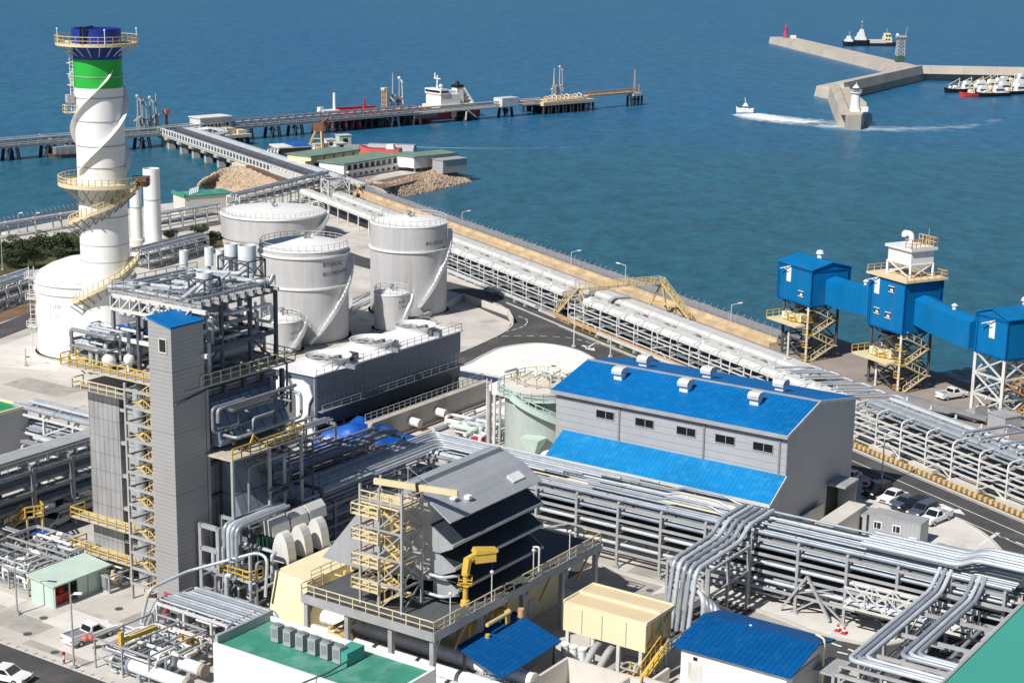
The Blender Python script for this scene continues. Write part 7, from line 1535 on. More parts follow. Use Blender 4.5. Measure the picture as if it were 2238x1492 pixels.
a = az_to_cam(c); d1, rl = MB(), MB(); spiral(d1, rl, c, r_ + .1, r_ + 1.1, hT - .6, 3.6, a - .75, a + .95, 22, 1.1, .1, .5); s_ = d1.out('spiral_stair', 'pale green', t); rl.out('railing', 'pale green', s_)
fS = Fr(G(1258, 985, 0), 124); mb = MB(); mb.box(fS, -2.6, 3.2, -1.6, 4.0, 3.4, 3.6); mb.rail([fS(-2.6, -1.6, 3.6), fS(3.2, -1.6, 3.6), fS(3.2, 4.0, 3.6)], 1.1, .1, 1); o = mb.out('platform', 'pale green', t)
mb = MB()
for u, v in ((-2.5, -1.5), (3.1, -1.5), (3.1, 3.8)): mb.beam(fS(u, v, 0), fS(u, v, 3.4), .28)
mb.beam(fS(3.1, -1.5, 3.2), fS(-2.5, -1.5, 3.2), .3, .5); mb.out('platform_frame', 'pale green', t)
mb = MB(); mb.rail([fS(3.2, 2.6, 3.6), fS(3.2, 4.0, 3.6), fS(1.8, 4.0, 3.6)], 1.2, .14, .6); mb.rail([fS(-7.2, -1.4, 4.4), fS(-3.2, -1.8, 4.0)], 1.3, .14, .8); mb.out('yellow_railing', 'yellow', t)
mb = MB(); mb.box(fS, -2.0, .2, .5, 3.0, 3.6, 7.6); mb.out('cubicle', 'pale green', t)
mb = MB(); mb.box(fS, .4, 2.4, 1.2, 3.2, 3.6, 6.4); mb.out('cabinet', 'green machine', t)
mb = MB(); mb.box(fS, 1.4, 2.9, 2.2, 3.6, 6.6, 7.0); mb.box(fS, 2.2, 2.9, 2.4, 3.2, 3.6, 5.0); mb.out('hood', 'white', t)
for k in range(3):
    q = fT(-5.9 + k * .9, -4.0); mb = MB(); mb.tube(q, q + Vector((0, 0, 7.6 - .4 * k)), .28 - .05 * k, 10); mb.out('riser', ['steel', 'steel white', 'steel'][k], t)
mb = MB(); q = fT(-6.8, -3.2)
for s in (0, .7): mb.beam(q + A_ * s, q + A_ * s + Vector((0, 0, 9)), .14)
for i in range(18): mb.beam(q + Vector((0, 0, .5 * i)), q + A_ * .7 + Vector((0, 0, .5 * i)), .1)
mb.out('ladder', 'steel white', t)
mb = MB(); mb.path(bend([G(1235, 985, 3.8), G(1190, 992, 3.2), G(1183, 1010, .6), G(1183, 1020, .2)], 1.6, 5), .5, 12); mb.out('duct', 'white', t)
mb = MB(); q = G(1165, 1003, 0); fq = Fr(q, 124); mb.hexa([fq(-.6, -.6, 1), fq(.6, -.6, 1), fq(.6, .6, 1), fq(-.6, .6, 1)], [fq(-1.5, -1.2, 3), fq(1.5, -1.2, 3), fq(1.5, 1.2, 3), fq(-1.5, 1.2, 3)]); mb.out('hopper', 'pale green', t)
mb = MB()
for u in (-5.6, -2.6, .4, 3.3):
    for v in (-2.0, 4.4): mb.beam(fS(u, v, 0), fS(u, v, 8.8), .1)
for z in (2.2, 4.4, 6.6, 8.8): mb.beam(fS(-5.6, -2, z), fS(3.3, -2, z), .08); mb.beam(fS(3.3, -2, z), fS(3.3, 4.4, z), .08); mb.beam(fS(-5.6, -2, z), fS(-2.6, -2, z - 2.2), .06)
mb.out('scaffold', 'pale green', t)
mb = MB(); mb.poly([fS(-5.6, -2.08, 2.4), fS(3.3, -2.08, 2.4), fS(3.3, -2.08, 8.8), fS(-5.6, -2.08, 8.8)]); mb.out('netting', 'green net', t)
mb = MB(); mb.poly([fS(3.38, -2, 3.8), fS(3.38, 4.4, 3.8), fS(3.38, 4.4, 8.8), fS(3.38, -2, 8.8)]); mb.out('netting', 'green net', t)
# white and coloured clutter between basin and tank
t = thing('pump_group', 'jumble of white pumps and pale green pipes with a red valve beside the round tank', 'pumps', G(1040, 945, 0)); fq = Fr(G(1030, 962, 0), 124)
pipe_parts(t, fq, (-6, 4, -2, 10, .2, 1.8), 26, 55, .15, .4, ('white', 'pipe bright', 'pale green', 'steel white'), 3); mb = MB(); mb.box(fq, 1, 2.6, -1.2, -.4, .2, .9); mb.out('valve', 'red', t)
mb = MB()
for i in range(5): mb.ball(fq(-4 + i * 1.7, 2 + (i % 3) * 2.0, .8), .6, 10)
mb.out('pump', 'white', t)

# ================================================================== MAIN PIPE RACKS OF THE PLANT
def many(v0, v1, z, seed, *a, **k): return fill_pipes(v0, v1, z, seed, *a, **k)
PM = ('pipe', 'pipe bright', 'pipe dull', 'insulation', 'pipe')
PD = ('pipe dull', 'steel mid', 'steel dark')  # dark tones that put shade into the inner pipes of the lower tiers
ppA = [(151.5, 2.55, .2, 'pipe bright'), (151.6, 4.4, .22, 'pipe bright'), (151.5, 6.15, .2, 'pipe'), (152.2, 6.2, .24, 'insulation')] + many(152.6, 156.2, 2.2, 101, PD, rmax=.2, gap=.5, skip=.3) + many(152.3, 156.2, 4.0, 102, PD, rmax=.22, gap=.5, skip=.3) + many(152.9, 156.4, 5.8, 103, PD + ('pipe',), rmax=.24, gap=.4, skip=.25) + many(151.0, 157.4, 7.4, 104, ('pipe', 'pipe bright', 'insulation', 'pipe', 'pipe dull', 'pipe bright', 'steel mid', 'insulation', 'yellow cream'), rmin=.08, rmax=.26, gap=.16, skip=.08)
rack('pipe_rack', 'long four tier pipe rack of silver pipes passing in front of the blue lean-to roof', PL, -103.5, -45, 151, 157.6, (2.2, 4.0, 5.8, 7.4), 5.4, ppA, brace_every=3, t=.28, col='steel', trays_and_shade=((154.0, 155.2, 2.35, 'steel mid'), (152.4, 156.4, 4.05, 'steel dark'), (152.6, 156.6, 5.85, 'black'), (153.6, 154.6, 7.56, 'steel')))  # dark and black sheets imitate shade between tiers; the others are trays
ppA2 = many(151.4, 156.4, 4.6, 111) + many(151.2, 157, 7.4, 112, skip=.05)
ppA2 = [p + (-117.5, -103.5) for p in ppA2]
rack('pipe_rack', 'short pipe rack bend between the boiler and the round green tank', PL, -117, -104.4, 151, 157.6, (4.6, 7.4), 6.2, ppA2, brace_every=0, t=.28)
# the rack towards the boiler
def rackB(label, u0, u1, v0, v1, lv, seed, mats, step=5.6):
    fB = Fr((0, 0), 34); o = []
    # frame with u along B: swap axes
    class Sw:
        a, b, hd = PL.b, PL.a, 34
        def __call__(s, u, v=0, z=0): return PL(v, u, z)
    sw = Sw(); pp = []
    for i, z in enumerate(lv): pp += fill_pipes(u0 + .2, u1 - .2, z, seed + i, mats, rmax=.24, gap=.24, skip=.22)
    return rack('pipe_rack', label, sw, v0, v1, u0, u1, lv, step, pp, brace_every=0, t=.28, col='steel mid')
rackB('shaded pipe rack running from the pipe bend down to the lift tower', -117.6, -112.4, 121, 151, (2.6, 5.0, 7.4), 120, ('pipe', 'pipe bright', 'pipe dull', 'insulation'))
rackB('dark pipe rack between boiler and blue tarpaulin heap, deep in shade', -127, -121.5, 134, 157, (2.6, 5.0, 7.0), 130, ('pipe dull', 'steel mid', 'pipe', 'steel dark'))
rackB('dark rear pipe rack between the boiler and the cooling tower', -140, -135, 148, 160, (3.0, 5.6), 140, ('pipe dull', 'steel mid', 'pipe'))
rackB('crossing pipe rack behind the turbine intake hood', -109.5, -105.5, 130, 150, (2.2, 4.4), 150, ('pipe', 'pipe dull', 'insulation'))
# bends where the upper pipes turn the corner
t = thing('pipe_bend', 'bundle of silver pipes turning the corner above the rack bend', 'pipe loop', PL(-115, 154, 7)); 
for k in range(7):
    o_ = k * .8; mb = MB(); mb.path(bend([PL(-117.4 + o_, 128, 8.5 + .05 * k), PL(-117.4 + o_, 157.2 - o_, 8.5 + .05 * k), PL(-86 - 2 * k, 157.2 - o_, 8.4 + .05 * k)], 1.2, 4), .14 + .04 * (k % 3), 8); mb.out('pipe', ['pipe bright', 'pipe', 'insulation'][k % 3], t)
# expansion loops on the long rack
t = thing('pipe_bend', 'stepped bundle of silver pipes rising over the long rack near the grey gable', 'pipe loop', PL(-78, 154, 8))
for k in range(3):
    v = 152.0 + k * 1.9; mb = MB(); mb.path(bend([PL(-92, v, 8.5), PL(-83 - k * .2, v, 8.5), PL(-81.6 - k * .2, v, 9.0), PL(-77, v, 9.0), PL(-75.6, v, 8.5), PL(-50, v, 8.5)], .6), .15, 8); mb.out('pipe', ['pipe', 'pipe bright'][k % 2], t)
# branch rack going towards the camera, and the duct bundle that drops at its end
t = thing('pipe_bridge', 'bright pipe bundle branching from the long rack and dropping down beside the cream filter house', 'pipe loop', PL(-72, 143, 7))
for k in range(5):
    u = -74.4 + k * .8; mb = MB(); mb.path(bend([PL(u, 155, 8.9), PL(u, 149.5, 8.9), PL(u, 147.5, 7.7), PL(u, 139.6 - .35 * k, 7.5), PL(u, 138.4 - .35 * k, 1.0)], .9, 4), .24, 10); mb.out('pipe', ['insulation', 'pipe bright', 'pipe'][k % 3], t)
mb = MB()
for v in (148.5, 144, 139.8):
    for u in (-75.2, -70.6): mb.beam(PL(u, v, 0), PL(u, v, 7.2), .26)
    mb.beam(PL(-75.2, v, 7.1), PL(-70.6, v, 7.1), .3); mb.beam(PL(-75.2, v, 4.4), PL(-70.6, v, 4.4), .24)
for u in (-75.2, -70.6): mb.beam(PL(u, 148.5, 7.0), PL(u, 139.8, 7.0), .24); mb.beam(PL(u, 148.5, 4.4), PL(u, 139.8, 4.4), .2)
mb.out('frame', 'steel', t)
for k in range(5):
    u = -71.8 + k * .5; mb = MB(); mb.path(bend([PL(u, 143, 2.0), PL(u, 139, 5.4 - .3 * k), PL(u + 2, 137.4, 5.4 - .3 * k), PL(u + 2, 137.4, .6)], 1.2, 4), .26, 10); mb.out('pipe', ['pipe bright', 'pipe dull', 'pipe'][k % 3], t)
# lower right pipe ways round the teal roofed building
t = thing('pipe_bridge', 'white pipes bending round the corner at the far right end of the long rack', 'pipe loop', PL(-45, 152, 8))
for k in range(6):
    o_ = k * .75; mb = MB(); mb.path(bend([PL(-60, 152.0 + o_, 8.7), PL(-50, 152.0 + o_, 8.7), PL(-48.4, 152.0 + o_, 9.6), PL(-43 + o_ * .5, 152.0 + o_, 9.6), PL(-43 + o_ * .5, 165, 9.6)], .9, 4), .24, 8); mb.out('pipe', ['pipe bright', 'pipe', 'insulation'][k % 3], t)
rack('pipe_rack', 'open two tier pipe rack running beside the teal roof at the lower right edge', type('SwC', (), dict(a=PL.b, b=PL.a, hd=34, __call__=lambda s, u, v=0, z=0: PL(v, u, z)))(), 127, 150, -51.8, -42.6, (3.4, 6.2), 5.2, [(-51.2, 3.8, .2, 'pipe'), (-50.4, 3.8, .16, 'pipe dull'), (-46.5, 3.8, .2, 'pipe'), (-45.6, 3.75, .15, 'pipe bright'), (-43.4, 6.55, .2, 'pipe bright')], brace_every=2, t=.26, col='steel')
t = thing('pipe_bridge', 'low white pipe loop with sharp corners at the foot of the teal roofed building', 'pipe loop', PL(-49, 134, 6))
for k in range(6):
    o_ = (k % 3) * .55 + (k // 3) * 3.4; mb = MB(); mb.path(bend([PL(-42.2, 129.5 + o_, 6.7), PL(-51.6 + o_, 129.5 + o_, 6.7), PL(-51.6 + o_, 149, 6.7), PL(-51.6 + o_, 151.5, 8.2)], .9, 4), .22, 8); mb.out('pipe', ['pipe bright', 'pipe'][k % 2], t)
mb = MB()
for u in (-51.9, -46): mb.beam(PL(u, 128.6, 0), PL(u, 128.6, 6.4), .26)
mb.beam(PL(-52, 128.6, 6.35), PL(-42.4, 128.6, 6.35), .25); mb.beam(PL(-51.8, 128.6, .5), PL(-46, 128.6, 6.0), .16)
mb.out('frame', 'steel', t)
# truss bridge and coils under the long rack
t = thing('pipe_truss', 'white lattice pipe truss spanning between the tall posts of the long rack', 'pipe rack', PL(-54, 149, 5)); mb = MB()
for v in (148.4, 150.2):
    mb.beam(PL(-60, v, 3.2), PL(-47, v, 3.2), .2); mb.beam(PL(-60, v, 5.2), PL(-47, v, 5.2), .2)
    for i in range(6): p, q = -60 + i * 13 / 6, -60 + (i + 1) * 13 / 6; mb.beam(PL(p, v, 3.2), PL(q, v, 5.2), .13); mb.beam(PL(q, v, 3.2), PL(q, v, 5.2), .13); mb.beam(PL(q, v, 3.2), PL(p, v, 5.2), .13)
mb.out('truss', 'steel white', t)
for k in range(3): mb = MB(); mb.tube(PL(-60, 148.7 + k * .55, 3.6), PL(-47, 148.7 + k * .55, 3.6), .2, 8); mb.out('pipe', 'pipe bright', t)
t = thing('brace_trestle', 'pale A-frame braces between two tall posts of the long rack', 'trestle', PL(-65, 150.8)); mb = MB()
for a_, b_ in (((-67.7, .2), (-65.0, 4.4)), ((-62.3, .2), (-65.0, 4.4))): mb.beam(PL(a_[0], 150.7, a_[1]), PL(b_[0], 150.7, b_[1]), .26)
mb.out('frame', 'steel', t)
r2 = random.Random(88); t = thing('valve_cluster', 'dark valves and handwheels low under the long pipe rack', 'valves', PL(-66, 152.5, 1)); pipe_parts(t, PL, (-78, -56, 151.6, 156, .5, 2.0), 26, 89, .1, .22, ('pipe dull', 'steel dark', 'pipe'), 3)
for i in range(7): q = PL(-76 + i * 3.2, 151.6, 1.2); mb = MB(); mb.lathe(q, [(.5, 0), (.5, .1), (.4, .1), (.4, 0)], 14); mb.beam(q, q + Vector((0, 0, .8)), .12); mb.out('handwheel', 'steel dark', t)
# ---- racks on the left
rack('pipe_rack', 'upper left pipe rack passing behind the boiler front, in front of the white tank', PL, -172, -133.5, 139.5, 143.5, (3.2, 5.6), 5.5, many(139.7, 143.4, 3.2, 201) + many(139.6, 143.6, 5.6, 202, rmin=.2, rmax=.45), brace_every=2, col='steel white', t=.28)
class SwB:
    a, b, hd = PL.b, PL.a, 34
    def __call__(s, u, v=0, z=0): return PL(v, u, z)
sw = SwB()
rack('pipe_rack', 'big dark pipe bridge at the left edge with a grey covered duct on top', sw, 108, 136, -150.5, -144.5, (3.2, 6.0, 8.4), 5.6, fill_pipes(-150.3, -144.7, 3.2, 211, ('pipe dull', 'steel dark', 'pipe')) + fill_pipes(-150.3, -144.7, 6.0, 212, ('pipe', 'insulation', 'pipe dull')) + fill_pipes(-150.3, -148, 8.4, 213), brace_every=1, col='steel mid', t=.4)
t = thing('covered_duct', 'long grey covered cable duct on top of the left pipe bridge', 'duct', PL(-146, 122, 9)); mb = MB(); mb.box(sw, 106, 137, -147.6, -145.2, 8.9, 9.7); mb.out('cover', 'steel', t); mb = MB(); mb.rail([sw(106, -144.6, 8.6), sw(137, -144.6, 8.6)], 1.0, .08, 1.4); mb.out('railing', 'steel', t)
rack('pipe_rack', 'low tangle rack between the green roof at the left edge and the boiler', PL, -163, -150, 133, 137.5, (2.0, 4.0), 4.2, many(133.2, 137.2, 2.0, 221) + many(133.2, 137.2, 4.0, 222), brace_every=1, col='steel white', t=.24)

# ================================================================== TURBINE BLOCK IN THE FOREGROUND
DZ = 7.0; DA0, DA1, DB0, DB1 = -98.6, -83.3, 111.9, 140.2
t = thing('turbine_deck', 'dark steel deck on columns with pale yellow railings around the turbine intake', 'platform', PL(-91, 126))
mb = MB(); mb.box(PL, DA0, DA1, DB0, DB1, DZ - .35, DZ); mb.out('deck', 'deck dark', t)
mb = MB(); mb.box(PL, DA0 - .06, DA1 + .06, DB0 - .18, DB0 - .003, DZ - .7, DZ + .12); mb.box(PL, DA1 + .003, DA1 + .2, DB0 - .18, DB1, DZ - .7, DZ + .12); mb.out('edge_beam', 'steel', t)
mb = MB(); mb.rail([PL(DA0, DB0 + 3, DZ), PL(DA0, DB0 - .1, DZ), PL(DA1 + .1, DB0 - .1, DZ), PL(DA1 + .1, DB1, DZ), PL(DA1 - 4, DB1, DZ)], 1.15, .09, 1.5); mb.out('railing', 'yellow cream', t)
for u in (DA0 + .3, -93.4, -88.3, DA1 - .3):
    for v in (DB0 + .3, 119.5, 126.5, 133.5, DB1 - .4):
        if v > DB0 + 1 and u < -85: continue
        mb = MB(); mb.beam(PL(u, v, 0), PL(u, v, DZ - .35), .45); mb.beam(PL(u, v, 4.8), PL(u, v + 1.4, DZ - .4), .22); mb.out('column', 'steel', t)
for v in (115, 122, 129, 136): mb = MB(); mb.beam(PL(DA1, v, 4.4), PL(DA1 + .2, v + 1.6, DZ - .5), .16); mb.out('knee_brace', 'orange', t)
for v, lab in ((114.5, 0), (121, 1), (128, 2), (134.5, 3)):
    mb = MB(); mb.tube(PL(DA1 - .1, v, DZ), PL(DA1 - .1, v, DZ + 2.9), .06, 6); mb.ball(PL(DA1 - .1, v, DZ + 2.95), .2, 8); mb.out('deck_lamp', 'steel white', t)
t = thing('turbine_enclosure', 'cream turbine enclosure in the shade below the dark deck', 'building', PL(-92, 130)); mb = MB(); mb.box(PL, -97.6, -87.2, 120.6, 139.5, 0, DZ - .36); mb.out('wall', 'cream', t)
mb = MB(); mb.box(PL, -96.5, -95.2, 120.5, 120.7, 0, 2.3); mb.out('door', 'white', t)
for v in (126, 133): mb = MB(); mb.box(PL, -87.25, -87.1, v, v + 1.2, 0, 2.2); mb.out('door', 'steel white', t)
t = thing('maintenance_stand', 'yellow and red maintenance machinery under the front corner of the dark deck', 'machine', PL(-97, 116)); pipe_parts(t, PL, (-98, -95.4, 113.5, 118, .2, 3.2), 9, 61, .12, .25, ('yellow', 'orange', 'yellow pale'), 3); mb = MB(); mb.box(PL, -96.6, -95.6, 114.5, 115.6, .2, 2.6); mb.out('body', 'yellow', t); mb = MB(); mb.box(PL, -98, -97, 113.6, 114.4, .1, 1.1); mb.out('base', 'red', t)
t = thing('maintenance_crane', 'yellow pipe framework bolted below the right edge of the dark deck', 'machine', PL(-82.6, 123)); pipe_parts(t, PL, (-84.5, -82.4, 119, 125, 1.6, 5.6), 13, 62, .16, .32, ('yellow', 'yellow pale', 'orange'), 3)
t = thing('insulated_pipe', 'pair of fat white insulated pipes running below the dark deck towards the small blue roof', 'pipe', PL(-90, 117))
for v, z in ((116.0, 1.3), (117.8, 2.2), (114.4, .9)):
    mb = MB(); mb.tube(PL(-101, v, z), PL(-76.5, v, z), .72, 16)
    for i in range(16): u = -100.5 + i * 1.6; mb.tube(PL(u, v, z), PL(u + .12, v, z), .77, 16)
    mb.out('pipe', 'white', t)
mb = MB()
for i in range(8): u = -100 + i * 3; mb.box(PL, u, u + .3, 113.6, 118.4, 0, .5)
mb.out('sleeper', 'steel dark', t)
# intake hood
t = thing('intake_hood', 'big grey turbine air intake hood with stacked dark sloping louvres on its shaded side', 'air intake', PL(-91, 125)); V0, V1 = 117.8, 132.4
mb = MB(); mb.extrude([PL(-101.2, V0, 8.3), PL(-96.4, V0, 14.2), PL(-92.4, V0, 14.4), PL(-90.4, V0, 17.3), PL(-88.0, V0, 16.6), PL(-88.0, V0, 9.0), PL(-95.5, V0, 8.2)], B_ * (V1 - V0)); mb.out('housing', 'hood', t)
mb = MB(); mb.extrude([PL(-90.6, V0 - .3, 17.5), PL(-90.4, V0 - .3, 17.62), PL(-87.9, V0 - .3, 16.75), PL(-85.6, V0 - .3, 15.3), PL(-85.7, V0 - .3, 15.15), PL(-88.0, V0 - .3, 16.6)], B_ * (V1 - V0 + .6)); mb.out('roof', 'hood', t)
mb = MB(); mb.extrude([PL(-91.6, V0 + .3, 16.2), PL(-91.4, V0 + .3, 17.9), PL(-90.2, V0 + .3, 18.0), PL(-90.1, V0 + .3, 17.3)], B_ * (V1 - V0 - .6)); mb.out('ridge_box', 'hood', t)
for k in range(3):
    z = 13.6 - k * 2.25; o_ = .1 * k
    mb = MB(); mb.extrude([PL(-88.0, V0 - .2 + k * .3, z + 1.0), PL(-85.4 + o_, V0 - .2 + k * .3, z - .55), PL(-85.4 + o_, V0 - .2 + k * .3, z - .75), PL(-88.0, V0 - .2 + k * .3, z - .15)], B_ * (V1 - V0 + .2 - k * .3)); lv = mb.out('louvre_hood', 'hood louvre', t)
    mb = MB(); mb.beam(PL(-85.4 + o_, V0 - .2 + k * .3, z - .55), PL(-85.4 + o_, V1, z - .55), .16, .3); mb.out('drip_edge', 'hood', lv)
    for vv in (V0 - .32 + k * .3, V1 + .02): mb = MB(); mb.extrude([PL(-88.0, vv, z + 1.05), PL(-85.35 + o_, vv, z - .5), PL(-85.35 + o_, vv, z - .78), PL(-86.8, vv, z - 1.5), PL(-88.0, vv, z - 1.5)], B_ * .1); mb.out('side_cheek', 'hood', lv)
    mb = MB()
    for i in range(15): vv = V0 + .4 + i * (V1 - V0 - .5) / 14; mb.hexa([PL(-87.98, vv, z - 1.4), PL(-86.9, vv, z - 1.4), PL(-86.9, vv + .05, z - 1.4), PL(-87.98, vv + .05, z - 1.4)], [PL(-87.98, vv, z - .2), PL(-85.7, vv, z - .75), PL(-85.7, vv + .05, z - .75), PL(-87.98, vv + .05, z - .2)])
    mb.out('blade', 'steel mid', lv)
for k in range(2):
    mb = MB(); mb.path(bend([PL(-88.2 + k * .3, V0 - .6, 8 + k * 1.9), PL(-86.2, V0 - .6, 8 + k * 1.9), PL(-85.4, V0 + .8, 8 + k * 1.9)], .6), .16, 8); mb.out('pipe', 'pipe bright', t)
mb = MB(); mb.path(bend([PL(-84.7, V1 - 2.5, 9.4), PL(-84.0, V1 - 2.5, 9.6), PL(-84.0, V1 - 2.5, DZ)], .4), .1, 8); mb.out('drain', 'steel white', t)
mb = MB(); mb.rail([PL(-101, V0 + 1, 8.6), PL(-101, V1, 8.6)], .9, .08, 1.5); mb.out('roof_rail', 'steel', t); mb = MB(); mb.tube(PL(-91.2, V0 + .6, 16), PL(-91.2, V0 + .6, 19.4), .05, 6); mb.tube(PL(-91.2, V0 + .6, 19.2), PL(-86.5, V0 + 2, 16.0), .03, 5); mb.out('mast', 'steel', t)
for x, y in ((0, 0), (1.6, .8)): mb = MB(); mb.box(PL, -87.6 + x * .3, -87.0 + x * .3, V0 + 2.2 + x, V0 + 2.8 + x, 16.45 - x * .2, 16.62 - x * .1); mb.out('hatch', 'white', t)
mb = MB(); mb.hexa([PL(-87.2, V1 - 3.6, 16.33), PL(-86.4, V1 - 3.6, 15.87), PL(-86.4, V1 - 1.6, 15.87), PL(-87.2, V1 - 1.6, 16.33)], [PL(-87.2, V1 - 3.6, 16.5), PL(-86.4, V1 - 3.6, 16.0), PL(-86.4, V1 - 1.6, 16.0), PL(-87.2, V1 - 1.6, 16.5)]); mb.out('hatch', 'white', t)
# access tower with yellow flights
t = thing('access_tower', 'pale steel access tower with yellow landings in front of the grey intake hood', 'stair tower', PL(-90, 115.8)); mb = MB(); ta0, ta1, tb0, tb1 = -93.0, -88.2, 113.6, 116.6
for u in (ta0, -90.8, ta1):
    for v in (tb0, tb1): mb.beam(PL(u, v, DZ - .8), PL(u, v, 18.6), .2)
for z in (9.4, 12, 14.6, 17.2):
    for v in (tb0, tb1): mb.beam(PL(ta0, v, z), PL(ta1, v, z), .16)
    for u in (ta0, ta1): mb.beam(PL(u, tb0, z), PL(u, tb1, z), .16)
for i, z in enumerate((7, 9.6, 12.2, 14.8)):
    mb.beam(PL(-90.8, tb0, z), PL(ta1, tb0, z + 2.4), .12); mb.beam(PL(ta1, tb0, z) if i % 2 else PL(ta1, tb0, z), PL(ta1, tb1, z + 2.4), .12); mb.beam(PL(ta1, tb1, z), PL(ta1, tb0, z + 2.4), .1)
mb.out('frame', 'steel', t)
for z in (8.4, 10.8, 13.2, 15.6):
    mb = MB(); mb.box(PL, ta0 - .9, -90.8, tb0 - .2, tb1, z, z + .14); mb.rail([PL(ta0 - .9, tb1, z), PL(ta0 - .9, tb0 - .2, z), PL(-90.8, tb0 - .2, z)], 1.05, .11, .9); mb.out('landing', 'yellow cream', t)
mb = MB(); stairs(mb, PL, -91.4, -88.8, tb0 + .5, DZ + .1, 16.6, 6, .9, .11); mb.out('stair', 'yellow pale', t)
mb = MB(); mb.box(PL, ta0, ta1, tb0, tb1, 16.8, 16.95); mb.rail([PL(ta0, tb0, 16.9), PL(ta1, tb0, 16.9), PL(ta1, tb1, 16.9)], 1.1, .1, 1); mb.out('top_platform', 'yellow cream', t)
mb = MB(); mb.beam(PL(-92.8, 115.4, 18.4), PL(-84.8, 117.4, 18.3), .32, .55); mb.out('monorail_beam', 'yellow cream', t)
mb = MB(); mb.beam(PL(-88.6, 116.4, 18.7), PL(-88.4, 116.4, 17.4), .3); mb.out('hoist', 'black', t)
# yellow deck crane
t = thing('davit_crane', 'small bright yellow knuckle crane standing on the dark deck', 'crane', PL(-84.9, 118.9, DZ)); q = PL(-84.9, 118.9, DZ)
mb = MB(); mb.lathe(q, [(.5, 0), (.42, .5), (.26, .6), (.24, 2.9), (.4, 3.0), (.4, 3.3)], 14); mb.out('pedestal', 'yellow', t)
mb = MB(); mb.box(Fr(q, 124), -.6, .6, -.5, .5, DZ + 2.0, DZ + 2.1); mb.rail([q + Vector((x, y, 2.1)) for x, y in ((-.6, -.6), (.6, -.6), (.6, .6), (-.6, .6), (-.6, -.6))], .6, .08, .6); mb.out('platform', 'yellow', t)
mb = MB(); mb.beam(q + Vector((0, 0, 3.2)), q + Vector((.2, 0, 4.6)), .5, .6); mb.beam(q + Vector((.1, 0, 4.4)), q + Vector((1.5, .8, 5.0)), .45, .5); mb.out('boom', 'yellow', t)
mb = MB(); q2 = Fr(q + Vector((1.5, .9, 0)), 70); mb.box(q2, -.8, 1.2, -.5, .5, DZ + 4.0, DZ + 4.9); mb.hexa([q2(-.9, -.6, DZ + 4.9), q2(1.3, -.6, DZ + 4.9), q2(1.3, .6, DZ + 4.9), q2(-.9, .6, DZ + 4.9)], [q2(-.7, -.6, DZ + 5.3), q2(1.4, -.6, DZ + 5.1), q2(1.4, .6, DZ + 5.1), q2(-.7, .6, DZ + 5.3)]); mb.out('winch_house', 'yellow', t)
mb = MB(); mb.tube(q2(1.0, 0, DZ + 4), q2(1.0, 0, DZ + 1.6), .03, 5); mb.out('cable', 'steel dark', t)
# cream block and generator fans left of the hood
t = thing('generator_block', 'plain cream generator housing with a flat top left of the intake hood', 'building', PL(-105, 123)); mb = MB(); mb.hexa([PL(-107.8, 117.0, 0), PL(-102.4, 117.0, 0), PL(-102.4, 129, 0), PL(-107.8, 129, 0)], [PL(-107.8, 118.4, 5.2), PL(-103.2, 117.8, 5.2), PL(-103.2, 129, 5.2), PL(-107.8, 129, 5.2)]); mb.out('wall', 'cream', t)
mb = MB(); mb.box(PL, -103.1, -100.0, 121, 128.6, 0, 4.0); mb.out('annex', 'cream', t)
mb = MB(); mb.rail([PL(-103.2, 118.4, 5.2), PL(-103.2, 127.5, 5.2)], 1.0, .07, 1.4); mb.out('railing', 'yellow cream', t)
pipe_parts(t, PL, (-103, -100.4, 121.5, 128, 4.2, 6.0), 14, 63, .1, .22, ('cream', 'yellow cream', 'yellow pale', 'rust'), 3)
for k in range(3):
    v = 120.6 + k * 2.6; prof = [(-108.0 - 2.3 * (1 - math.cos(a_)) / 1.0 * .5, 5.0 + 3.2 * math.sin(a_)) for a_ in [i * math.pi / 12 for i in range(13)]]
    mb = MB(); mb.extrude([PL(u, v, z) for u, z in prof], B_ * 1.15); tag(mb.out('fan_cowl', 'steel white'), ['nearest', 'middle', 'farthest'][k] + ' white arched fan cowl behind the cream housing', 'fan cowl', 'white arched fan cowls')
t = thing('transformer', 'dark green transformer with white insulated humps behind the arched cowls', 'transformer', PL(-111.4, 125.6)); mb = MB(); mb.box(PL, -112.2, -110.6, 120.6, 129.6, 2.0, 7.2); mb.out('tank', 'green machine', t)
mb = MB()
for k in range(4): mb.box(PL, -110.6, -110.2, 121 + k * 2.2, 122.4 + k * 2.2, 3.4, 6.8)
mb.out('radiator', 'green machine', t)
for k in range(3):
    v = 121 + k * 2.9; mb = MB(); mb.extrude([PL(-112.6, v, 7.3), PL(-112.3, v, 8.6), PL(-111.2, v, 9.0), PL(-110.6, v, 8.4), PL(-110.4, v, 7.3)], B_ * 2.6); mb.out('cover', 'steel white', t)
t = thing('service_platform', 'small yellow railed platform on grey posts between the lift tower and the cream housing', 'platform', PL(-110, 117.5)); mb = MB(); mb.box(PL, -112.6, -108.6, 115.6, 117.4, 4.4, 4.55); mb.out('deck', 'grating pale', t)
mb = MB(); mb.rail([PL(-112.6, 117.4, 4.5), PL(-112.6, 115.6, 4.5), PL(-108.6, 115.6, 4.5), PL(-108.6, 117.4, 4.5)], 1.15, .13, .8); mb.out('railing', 'yellow', t)
mb = MB()
for u in (-112.4, -108.8): mb.beam(PL(u, 115.8, 0), PL(u, 115.8, 7.4), .24)
mb.out('post', 'steel', t)
